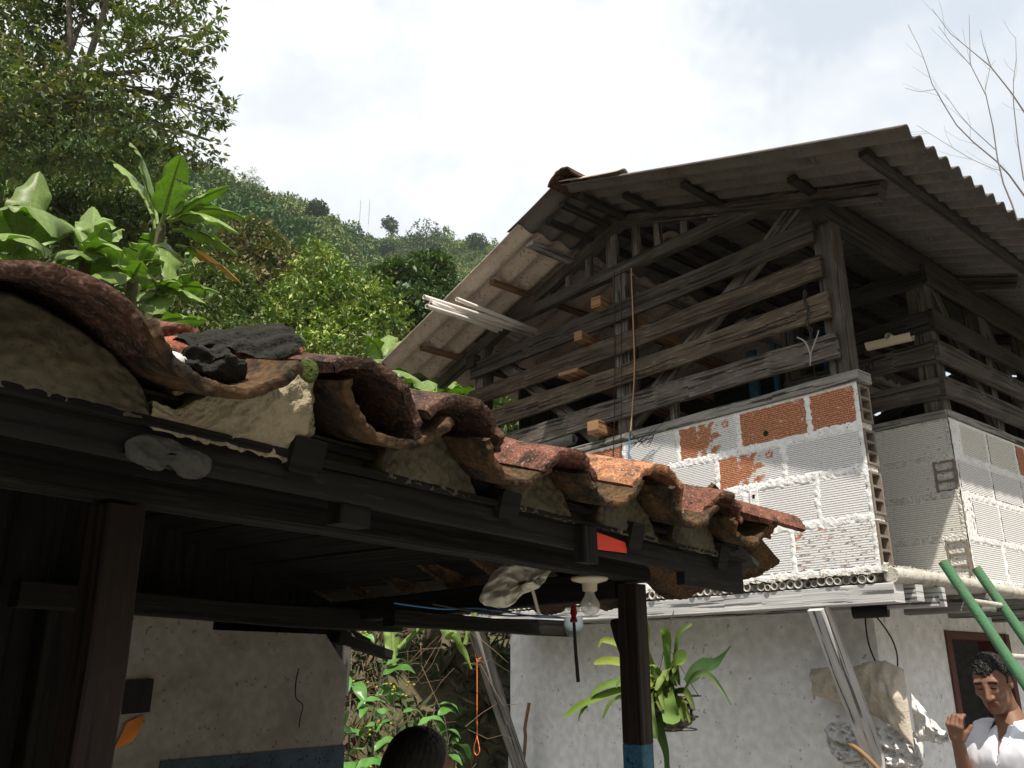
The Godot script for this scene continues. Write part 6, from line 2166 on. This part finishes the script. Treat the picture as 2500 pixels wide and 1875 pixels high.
# ---------------------------------------------------------------- things round the house
func house_odds() -> void:
	rng.seed = 51
	var f := FastNoiseLite.new()
	f.seed = 78
	f.frequency = 1.0
	f.fractal_octaves = 3
	var m := MB.new()
	var hb := Basis(Vector3.UP, deg_to_rad(HT))
	# plastic pipes pushed out between tie beam and rafter
	var ends := [[Vector3(2.392, 3.914, -0.9), Vector3(2.543, 3.997, 0.0)], [Vector3(2.383, 3.887, -0.85), Vector3(2.614, 4.003, 0.0)], [Vector3(2.28, 3.795, -0.95), Vector3(2.686, 4.012, 0.0)], [Vector3(2.44, 4.002, -0.6), Vector3(2.511, 4.01, 0.0)], [Vector3(2.372, 3.869, -0.86), Vector3(2.735, 4.012, 0.0)]]
	var lb := ["longest upper white plastic pipe poking out under the left roof slope", "shortest-looking white plastic pipe, leftmost open end under the left roof slope", "lowest white plastic pipe with its open end against the trees", "right-hand white plastic pipe whose end lies against the pale roof sheet", "white plastic pipe hidden behind the others, lowest where they enter the wall"]
	for k in 5:
		m = MB.new()
		var a := hp(ends[k][0].x, ends[k][0].y, ends[k][0].z)
		var b := hp(ends[k][1].x, ends[k][1].y, ends[k][1].z)
		b = a + (b - a) * 1.35
		var ax := (b - a).normalized()
		m.lathe(a, ax, [Vector2(0.0125, 0.12), Vector2(0.0125, 0.0), Vector2(0.0155, 0.0), Vector2(0.0155, (b - a).length())], 14)
		solo("plastic_pipe", m.mesh(), M.pvc, lb[k], "pipe", Vector3.ZERO, "plastic pipes under the left roof slope")
	# new timber ends
	var tb := [["squared orange timber end above the top slat, left of the middle post", 1.60, 3.835, 0.075, 0.07], ["orange timber end with a cracked face between the two upper slats", 1.77, 3.655, 0.062, 0.062], ["thin orange lath end between the second and third slats", 1.87, 3.43, 0.16, 0.022], ["blackened orange timber end resting on the sill board", 1.66, 3.015, 0.085, 0.085]]
	for q in tb:
		m = MB.new()
		m.plank(hp(q[1], q[2], -0.11), hp(q[1] + 0.25, q[2] - 0.02, 1.6), q[3], q[4], Vector3.UP, rng, 0.002, 0.003)
		solo("timber", m.mesh(), M.new_wood, q[0], "timber", Vector3.ZERO, "timbers stored behind the slats")
	# cords hanging down the front
	m = MB.new()
	cord(m, [hp(1.348, 4.0, -0.04), hp(1.352, 3.6, -0.042), hp(1.36, 3.3, -0.044), hp(1.41, 2.95, -0.045)], 0.0042)
	solo("hanging_rope", m.mesh(), M.tan_cord, "tan rope hanging down the slats right of the middle post", "rope")
	m = MB.new()
	cord(m, [hp(1.41, 2.95, -0.047), hp(1.43, 2.85, -0.047), hp(1.405, 2.62, -0.045)], 0.004)
	solo("blue_string", m.mesh(), M.blue_cord, "short blue string knotted to the end of the tan cord", "string")
	m = MB.new()
	cord(m, [hp(1.49, 4.03, -0.04), hp(1.525, 3.3, -0.042), hp(1.56, 2.8, -0.045)], 0.0025)
	solo("black_string", m.mesh(), M.black, "left of two thin black strings hanging before the middle post", "string")
	m = MB.new()
	cord(m, [hp(1.43, 4.03, -0.04), hp(1.47, 3.3, -0.042), hp(1.5, 2.7, -0.045)], 0.0022)
	solo("black_string", m.mesh(), M.black, "right of two thin black strings hanging before the middle post", "string")
	m = MB.new()
	cord(m, [hp(1.555, 2.81, -0.046), hp(1.56, 2.72, -0.046), hp(1.55, 2.6, -0.045)], 0.004)
	solo("blue_string", m.mesh(), M.blue_cord, "short blue string at the foot of the left black string", "string")
	m = MB.new()
	for k in 5:
		cord(m, [hp(1.42, 2.92 + 0.01 * k, -0.05), hp(1.35 - 0.02 * k, 2.90 - 0.02 * k, -0.06), hp(1.25 - 0.01 * k, 2.85 + 0.02 * k, -0.05), hp(1.41, 2.88 - 0.01 * k, -0.05)], 0.0018, 5)
	cord(m, [hp(1.36, 2.84, -0.05), hp(1.2, 2.92, -0.05), hp(1.05, 3.0, -0.045)], 0.002, 5)
	solo("wire_tangle", m.mesh(), M.wire, "tangle of thin dark wire at the lower end of the tan cord", "wire")
	# chain and white wire at the right end of the slats
	m = MB.new()
	for k in 11:
		var y := 3.42 - 0.026 * k
		var o := hp(0.19 + 0.008 * sin(k * 1.3), y, -0.04)
		var P := []
		for i in 11:
			var a := TAU * i / 10.0
			P.append(o + (hb * (Vector3(1, 0, 0) if k % 2 == 0 else Vector3(0, 0, 1))) * cos(a) * 0.008 + Vector3.UP * sin(a) * 0.018)
		m.tube(P, 0.0028, 0.0028, 5, false)
	solo("rusty_chain", m.mesh(), M.wire, "dark rusty chain hanging over the right end of the slats", "chain")
	m = MB.new()
	cord(m, [hp(0.26, 3.20, -0.04), hp(0.215, 3.16, -0.05), hp(0.195, 3.09, -0.05), hp(0.2, 3.05, -0.045)], 0.0045)
	cord(m, [hp(0.14, 3.2, -0.04), hp(0.15, 3.17, -0.045), hp(0.19, 3.09, -0.05), hp(0.205, 3.03, -0.045)], 0.0035)
	solo("white_wire", m.mesh(), M.wire_grey, "twisted pale wire below the rusty chain at the slat ends", "wire")
	# gutter piece with a pipe end, and the letters on the recessed slat
	m = MB.new()
	var P := []
	for i in 13:
		var row := PackedVector3Array()
		for j in 9:
			var a := PI + PI * j / 8.0
			row.push_back(hp(0.365 - 0.27 * i / 12.0, 3.43 + 0.022 * sin(a) * 2.0 - 0.015 * i / 12.0, 0.905 - 0.03 * cos(a)))
		P.append(row)
	m.grid(P)
	var t := thing("gutter_piece", "pale plastic gutter piece with a pipe end in the dark recess", "gutter")
	part(t, "gutter", m.mesh(), M.porcelain)
	m = MB.new()
	m.lathe(hp(0.215, 3.425, 0.86), hb * Vector3(0, 0, 1), [Vector2(0.014, 0.1), Vector2(0.014, 0.0), Vector2(0.019, 0.0), Vector2(0.019, 0.12)], 16)
	part(t, "pipe_end", m.mesh(), M.porcelain)
	var tm := TextMesh.new()
	tm.text = "KKI"
	var sf := SystemFont.new()
	sf.font_names = PackedStringArray(["Droid Sans"])
	tm.font = sf
	tm.font_size = 16
	tm.pixel_size = 0.0046
	tm.depth = 0.002
	var let := solo("painted_letters", tm, M.black, "letters KKI daubed in black on a recessed slat", "lettering", hp(0.395, 3.287, 0.921))
	let.transform.basis = Basis(Vector3.UP, deg_to_rad(HT) + PI) * Basis(Vector3(0, 0, 1), 0.06)
	# inside: pale disc, blue window frame, bulb, sacks
	m = MB.new()
	m.lathe(hp(1.36, 4.32, 0.36), hb * Vector3(0.3, 0.0, 1).normalized(), [Vector2(0.0, 0.0), Vector2(0.085, 0.0), Vector2(0.09, 0.008), Vector2(0.0, 0.01)], 28)
	solo("round_lid", m.mesh(), M.porcelain, "pale round lid seen between the gable studs", "lid")
	t = thing("blue_window_frame", "blue barred window frame inside behind the lowest slats", "window", HO, "", deg_to_rad(HT))
	for q in [[1.36, 0.07], [1.18, 0.03], [0.98, 0.03], [0.80, 0.035], [0.62, 0.03]]:
		m = MB.new()
		m.box(Vector3(q[0] - q[1] * 0.5, 2.6, 1.2), Vector3(q[0] + q[1] * 0.5, 3.75, 1.23))
		part(t, "bar", m.mesh(), M.blue_paint)
	m = MB.new()
	m.plank(Vector3(0.85, 3.25, 1.19), Vector3(0.45, 3.12, 1.19), 0.02, 0.03, Vector3.UP, rng, 0.0)
	part(t, "cross_bar", m.mesh(), M.blue_paint)
	t = thing("room_bulb", "clear bulb hanging inside behind the lowest slat on the right", "light bulb", hp(0.55, 3.1, 0.6))
	m = MB.new()
	m.lathe(Vector3.ZERO, Vector3.DOWN, [Vector2(0.014, 0.0), Vector2(0.016, 0.03), Vector2(0.033, 0.07), Vector2(0.03, 0.095), Vector2(0.0, 0.112)], 16)
	part(t, "glass", m.mesh(), M.bulb_glass)
	m = MB.new()
	m.tube([Vector3(0, 0.0, 0), Vector3(0, 0.3, 0), Vector3(0, 0.72, 0)], 0.004, 0.003, 5)
	part(t, "flex", m.mesh(), M.wire)
	m = MB.new()
	blob(m, hp(2.33, 3.16, 0.2), hb * Vector3(1, 0, 0), Vector3.UP, [Vector2(-0.16, -0.1), Vector2(0.17, -0.1), Vector2(0.15, 0.05), Vector2(0.02, 0.1), Vector2(-0.13, 0.06)], 0.09, f, 0.5)
	solo("white_sack", m.mesh(), M.white_plastic, "white sack leaning inside behind the lowest slats on the left", "sack")
	# sacks hung behind the right strut
	t = thing("folded_sack", "beige woven sack with a white corner slung behind the right strut", "sack")
	var o := hp(0.37, 1.45, 0.38)
	var sx := hb * Vector3(-0.97, 0, 0.25)
	for q in [[0.70, 0.42, 0.47, [1.60, 1.61, 1.60], [1.475, 1.44, 1.42], 0.035, "sack"], [0.44, 0.145, 0.44, [1.61, 1.635, 1.64, 1.60], [1.40, 1.385, 1.34, 1.26], 0.055, "sack"], [0.15, -0.035, 0.40, [1.50, 1.44, 1.375, 1.335], [1.28, 1.29, 1.285, 1.295], 0.012, "white_corner"]]:
		m = MB.new()
		for side in 2:
			P = []
			for i in 29:
				var u := i / 28.0
				var kt: float = u * (q[3].size() - 1)
				var i0 := mini(int(kt), q[3].size() - 2)
				var yt: float = lerpf(q[3][i0], q[3][i0 + 1], kt - i0) + 0.006 * f.get_noise_1d(u * 9.0)
				var yb: float = lerpf(q[4][i0], q[4][i0 + 1], kt - i0) + 0.008 * f.get_noise_1d(u * 7.0 + 40.0)
				var row := PackedVector3Array()
				for j in 25:
					var v := j / 24.0
					var edge := sqrt(maxf(0.0, sin(PI * v)) * minf(1.0, minf(u, 1.0 - u) * 9.0))
					var fold := 0.016 * sin(v * 9.0 + 5.0 * f.get_noise_2d(u * 1.6, 3.0) + u * 4.0) + 0.02 * f.get_noise_2d(u * 5.0, v * 3.0) + 0.005 * f.get_noise_2d(u * 22.0, v * 16.0)
					var d: float = (q[5] * edge + fold * edge) if side == 0 else -q[5] * 0.5 * edge
					row.push_back(hp(lerpf(q[0], q[1], u), lerpf(yt, yb, v), q[2] - d - 0.08 * u))
				P.append(row)
			m.grid(P, 1, 1, side == 1)
		part(t, q[6], m.mesh(), M.sack if q[6] == "sack" else M.white_plastic)
	for q in [[0.50, 1.25, 0.44, "crumpled white plastic sack showing left of the right strut", 1.0], [0.27, 1.24, 0.44, "crumpled white plastic sack showing under the beige sack", 0.9]]:
		m = MB.new()
		blob(m, hp(q[0], q[1], q[2]), sx, Vector3.UP, [Vector2(-0.1, 0.09), Vector2(0.0, 0.1), Vector2(0.1, 0.07), Vector2(0.11, -0.05), Vector2(0.03, -0.1), Vector2(-0.07, -0.08), Vector2(-0.115, 0.0)], 0.06 * q[4], f, 0.9, 14, 7)
		solo("plastic_sack", m.mesh(), M.white_plastic, q[3], "sack")
	m = MB.new()
	cord(m, [hp(0.40, 1.27, 0.24), hp(0.33, 1.24, 0.22), hp(0.26, 1.17, 0.23), hp(0.22, 1.07, 0.28), hp(0.25, 0.98, 0.34), hp(0.36, 0.96, 0.36), hp(0.42, 1.03, 0.34), hp(0.36, 1.05, 0.3), hp(0.28, 1.04, 0.3)], 0.011, 8)
	solo("brown_rope", m.mesh(), M.rope_brown, "thick brown rope looped round the lower end of the right strut", "rope")
	# orange cord loop on the left strut
	m = MB.new()
	cord(m, [hp(3.04, 1.70, 0.06), hp(2.99, 1.66, 0.045), hp(2.94, 1.71, 0.08)], 0.0028)
	cord(m, [hp(3.0, 1.665, 0.042), hp(2.97, 1.65, 0.04), hp(2.96, 1.67, 0.042), hp(2.99, 1.66, 0.04)], 0.0028)
	cord(m, [hp(2.99, 1.66, 0.04), hp(2.985, 1.5, 0.04), hp(2.982, 1.3, 0.04), hp(2.98, 1.18, 0.04), hp(3.005, 1.12, 0.04), hp(3.01, 1.08, 0.04), hp(2.98, 1.055, 0.04), hp(2.95, 1.08, 0.04), hp(2.958, 1.12, 0.04), hp(2.98, 1.175, 0.04)], 0.0034)
	solo("orange_rope", m.mesh(), M.orange_cord, "orange rope with a loop at its end, tied to the left strut", "rope")
	m = MB.new()
	cord(m, [hp(3.03, 1.37, 0.55), hp(3.045, 1.2, 0.52), hp(3.035, 1.0, 0.5), hp(3.07, 0.0, 0.3)], 0.0125, 9)
	solo("wooden_stick", m.mesh(), M.rope_brown, "thin wooden stick leaning on the white wall beside the left strut", "stick")
	# ladder
	t = thing("ladder", "green painted metal ladder leaning on the bamboo edge, paint worn at the tops", "ladder", HO, "", deg_to_rad(HT))
	var b0 := Vector3(-0.118, 2.07, 0.35)
	var b1 := Vector3(-0.118, 2.065, 0.70)
	var dn := Vector3(-0.252, -0.515, 0.0).normalized()
	for b in [b0, b1]:
		m = MB.new()
		m.tube([b, b + dn * 0.12, b + dn * 1.2, b + dn * 2.3], 0.023, 0.023, 14)
		part(t, "rail", m.mesh(), M.green_paint)
	for k in 8:
		m = MB.new()
		var q := dn * (0.2 + 0.265 * k)
		m.tube([b0 + q, b1 + q], 0.0125, 0.0125, 10)
		part(t, "rung", m.mesh(), M.cane)

func ribbon(m: MB, pts: Array, wid: Array, nrm: Vector3, cup := 0.25) -> void:
	var c := Curve3D.new()
	for i in pts.size():
		var a: Vector3 = pts[maxi(i - 1, 0)]
		var b: Vector3 = pts[mini(i + 1, pts.size() - 1)]
		c.add_point(pts[i], (a - b) / 6.0, (b - a) / 6.0)
	var n := pts.size() * 5
	var P := []
	var L := c.get_baked_length()
	for i in n + 1:
		var f := float(i) / n
		var p := c.sample_baked(L * f, true)
		var d := (c.sample_baked(minf(L, L * (f + 0.02)), true) - c.sample_baked(maxf(0.0, L * (f - 0.02)), true)).normalized()
		var s := d.cross(nrm).normalized()
		var u := s.cross(d).normalized()
		var k := f * (wid.size() - 1)
		var w: float = lerpf(wid[int(k)], wid[mini(int(k) + 1, wid.size() - 1)], k - int(k)) * 0.5
		var row := PackedVector3Array()
		for j in 5:
			var x := j / 2.0 - 1.0
			row.push_back(p + s * w * x + u * (w * cup * x * x + 0.12 * w * sin(f * 14.0 + x * 2.0)))
		P.append(row)
	m.grid(P)

func fern() -> void:
	rng.seed = 61
	var t := thing("staghorn_fern", "pale green staghorn fern in a wire basket hanging from the white beam", "fern")
	var f := FastNoiseLite.new()
	f.seed = 79
	f.frequency = 1.0
	f.fractal_octaves = 3
	var hb := Basis(Vector3.UP, deg_to_rad(HT))
	var m := MB.new()
	blob(m, hp(1.18, 1.39, -0.12), hb * Vector3(-1, 0, 0), Vector3.UP, [Vector2(-0.14, 0.08), Vector2(0.0, 0.12), Vector2(0.13, 0.09), Vector2(0.15, -0.02), Vector2(0.08, -0.085), Vector2(-0.06, -0.09), Vector2(-0.14, -0.03)], 0.13, f, 0.6, 14, 8)
	part(t, "root_ball", m.mesh(), M.bark)
	m = MB.new()
	for y in [1.31, 1.37, 1.47]:
		var ring := []
		for i in 25:
			var a := TAU * i / 24.0
			var r: float = 0.15 + 0.02 * (y - 1.31) * 10.0
			ring.append(hp(1.18 + cos(a) * r, y, -0.12 + sin(a) * r * 0.9))
		m.tube(ring, 0.003, 0.003, 5, false)
	for i in 3:
		var a := TAU * i / 3.0 + 0.5
		cord(m, [hp(1.18 + cos(a) * 0.17, 1.47, -0.12 + sin(a) * 0.15), hp(1.2, 1.75, -0.07), hp(1.19, 1.9, -0.01)], 0.002, 5)
	part(t, "wire_basket", m.mesh(), M.wire)
	# fronds: points relative to the basket crown, along -a (to the right), up, and out (-c)
	var fr := [
		[[0.10, 0.03, 0.0], [0.14, 0.18, 0.02], [0.125, 0.32, 0.04], [0.10, 0.42, 0.06], [], 0.05, 0.085, [0.4, 0.45, 0.07]],
		[[0.08, 0.02, 0.02], [0.18, 0.16, 0.06], [0.19, 0.30, 0.06], [], [], 0.04, 0.05, [0.42, 0.5, 0.1]],
		[[-0.02, 0.02, 0.0], [-0.03, 0.15, 0.05], [-0.06, 0.25, 0.08], [-0.04, 0.30, 0.1], [], 0.05, 0.06, [0.3, 0.42, 0.06]],
		[[-0.05, 0.02, 0.0], [-0.09, 0.16, 0.06], [-0.16, 0.27, 0.1], [-0.25, 0.31, 0.12], [], 0.04, 0.035, [0.36, 0.44, 0.1]],
		[[-0.04, 0.0, 0.03], [-0.10, 0.09, 0.1], [-0.18, 0.14, 0.14], [-0.24, 0.13, 0.18], [], 0.07, 0.075, [0.3, 0.42, 0.07]],
		[[-0.06, 0.03, -0.04], [-0.14, 0.1, -0.08], [-0.22, 0.13, -0.1], [-0.31, 0.21, -0.1], [], 0.08, 0.02, [0.1, 0.18, 0.05]],
		[[-0.08, 0.0, 0.0], [-0.2, 0.07, 0.05], [-0.32, 0.06, 0.08], [-0.43, -0.06, 0.1], [], 0.03, 0.012, [0.2, 0.28, 0.08]],
		[[0.14, 0.0, 0.02], [0.34, -0.02, 0.08], [0.52, -0.08, 0.12], [0.66, -0.15, 0.14], [0.5, -0.09, 0.12, 0.56, -0.17, 0.13], 0.035, 0.04, [0.36, 0.46, 0.06]],
		[[0.14, 0.02, 0.0], [0.3, 0.03, 0.08], [0.42, 0.0, 0.1], [0.48, -0.04, 0.11], [], 0.03, 0.04, [0.34, 0.45, 0.08]],
		[[0.12, 0.06, 0.0], [0.26, 0.13, 0.08], [0.38, 0.14, 0.1], [0.45, 0.13, 0.11], [], 0.03, 0.04, [0.5, 0.52, 0.08]],
		[[0.12, 0.1, 0.0], [0.28, 0.22, 0.06], [0.4, 0.25, 0.08], [0.43, 0.21, 0.09], [], 0.025, 0.03, [0.45, 0.5, 0.08]],
		[[-0.02, -0.08, 0.1], [-0.05, -0.18, 0.16], [-0.07, -0.3, 0.15], [-0.06, -0.42, 0.14], [], 0.04, 0.03, [0.16, 0.24, 0.06]],
		[[0.04, 0.0, 0.1], [0.0, -0.06, 0.19], [-0.04, -0.15, 0.21], [-0.05, -0.22, 0.2], [], 0.06, 0.05, [0.42, 0.5, 0.12]],
		[[0.1, 0.02, 0.08], [0.12, 0.0, 0.17], [0.1, -0.1, 0.2], [0.06, -0.16, 0.2], [], 0.05, 0.05, [0.4, 0.48, 0.1]],
		[[-0.06, 0.0, 0.08], [-0.12, -0.04, 0.18], [-0.17, -0.12, 0.2], [-0.21, -0.12, 0.2], [], 0.06, 0.08, [0.36, 0.48, 0.1]],
		[[0.06, 0.04, 0.08], [0.05, 0.08, 0.16], [-0.01, 0.05, 0.2], [-0.06, 0.02, 0.22], [], 0.05, 0.03, [0.5, 0.5, 0.06]],
		[[0.02, 0.02, 0.1], [0.05, -0.02, 0.19], [0.03, -0.08, 0.21], [0.02, -0.16, 0.2], [], 0.05, 0.06, [0.3, 0.4, 0.1]],
		[[-0.05, 0.02, 0.02], [-0.08, 0.1, 0.1], [-0.1, 0.06, 0.18], [-0.08, 0.0, 0.22], [], 0.05, 0.04, [0.42, 0.46, 0.1]]]
	for k in 40:
		var an := rng.randf_range(-0.4, PI + 0.4)
		var L := rng.randf_range(0.12, 0.24)
		var g := rng.randf_range(0.45, 1.15)
		var d := Vector3(cos(an), sin(an) * 0.8, rng.randf_range(0.2, 0.9)).normalized()
		var o := Vector3(rng.randf_range(-0.06, 0.1), rng.randf_range(-0.04, 0.04), 0.05)
		var p1 := o + d * L * 0.5
		var p2 := o + d * L * 0.85 + Vector3(0, -0.02, 0.02)
		var p3 := o + d * L + Vector3(d.x * 0.02, -0.07 - 0.05 * rng.randf(), 0.03)
		fr.append([[o.x, o.y, o.z], [p1.x, p1.y, p1.z], [p2.x, p2.y, p2.z], [p3.x, p3.y, p3.z], [], 0.026, 0.024, [0.34 * g, 0.42 * g, 0.07 * g]])
	for q in fr:
		m = MB.new()
		m.tint = Color(q[7][0] * 0.4, q[7][1] * 0.47, q[7][2] * 0.6)
		var pts := []
		for i in 4:
			if q[i].size() == 3:
				pts.append(hp(1.13 + q[i][0], 1.50 + q[i][1], -0.13 - q[i][2]))
		var nn := (hb * Vector3(0.1, 0.5, -0.9)).normalized()
		ribbon(m, pts, [q[5] * 0.8, q[5] * 1.2, q[5] * 1.4, lerpf(q[5], q[6], 0.6) * 1.4, q[6] * 1.3, q[6] * 0.5], nn, 0.3)
		if q[4].size() == 6:
			ribbon(m, [hp(1.13 + q[4][0], 1.5 + q[4][1], -0.13 - q[4][2]), hp(1.13 + (q[4][0] + q[4][3]) * 0.5 + 0.01, 1.5 + (q[4][1] + q[4][4]) * 0.5, -0.14 - q[4][2]), hp(1.13 + q[4][3], 1.5 + q[4][4], -0.13 - q[4][5])], [0.03, 0.028, 0.012], nn)
		part(t, "frond", m.mesh(), M.leaf)
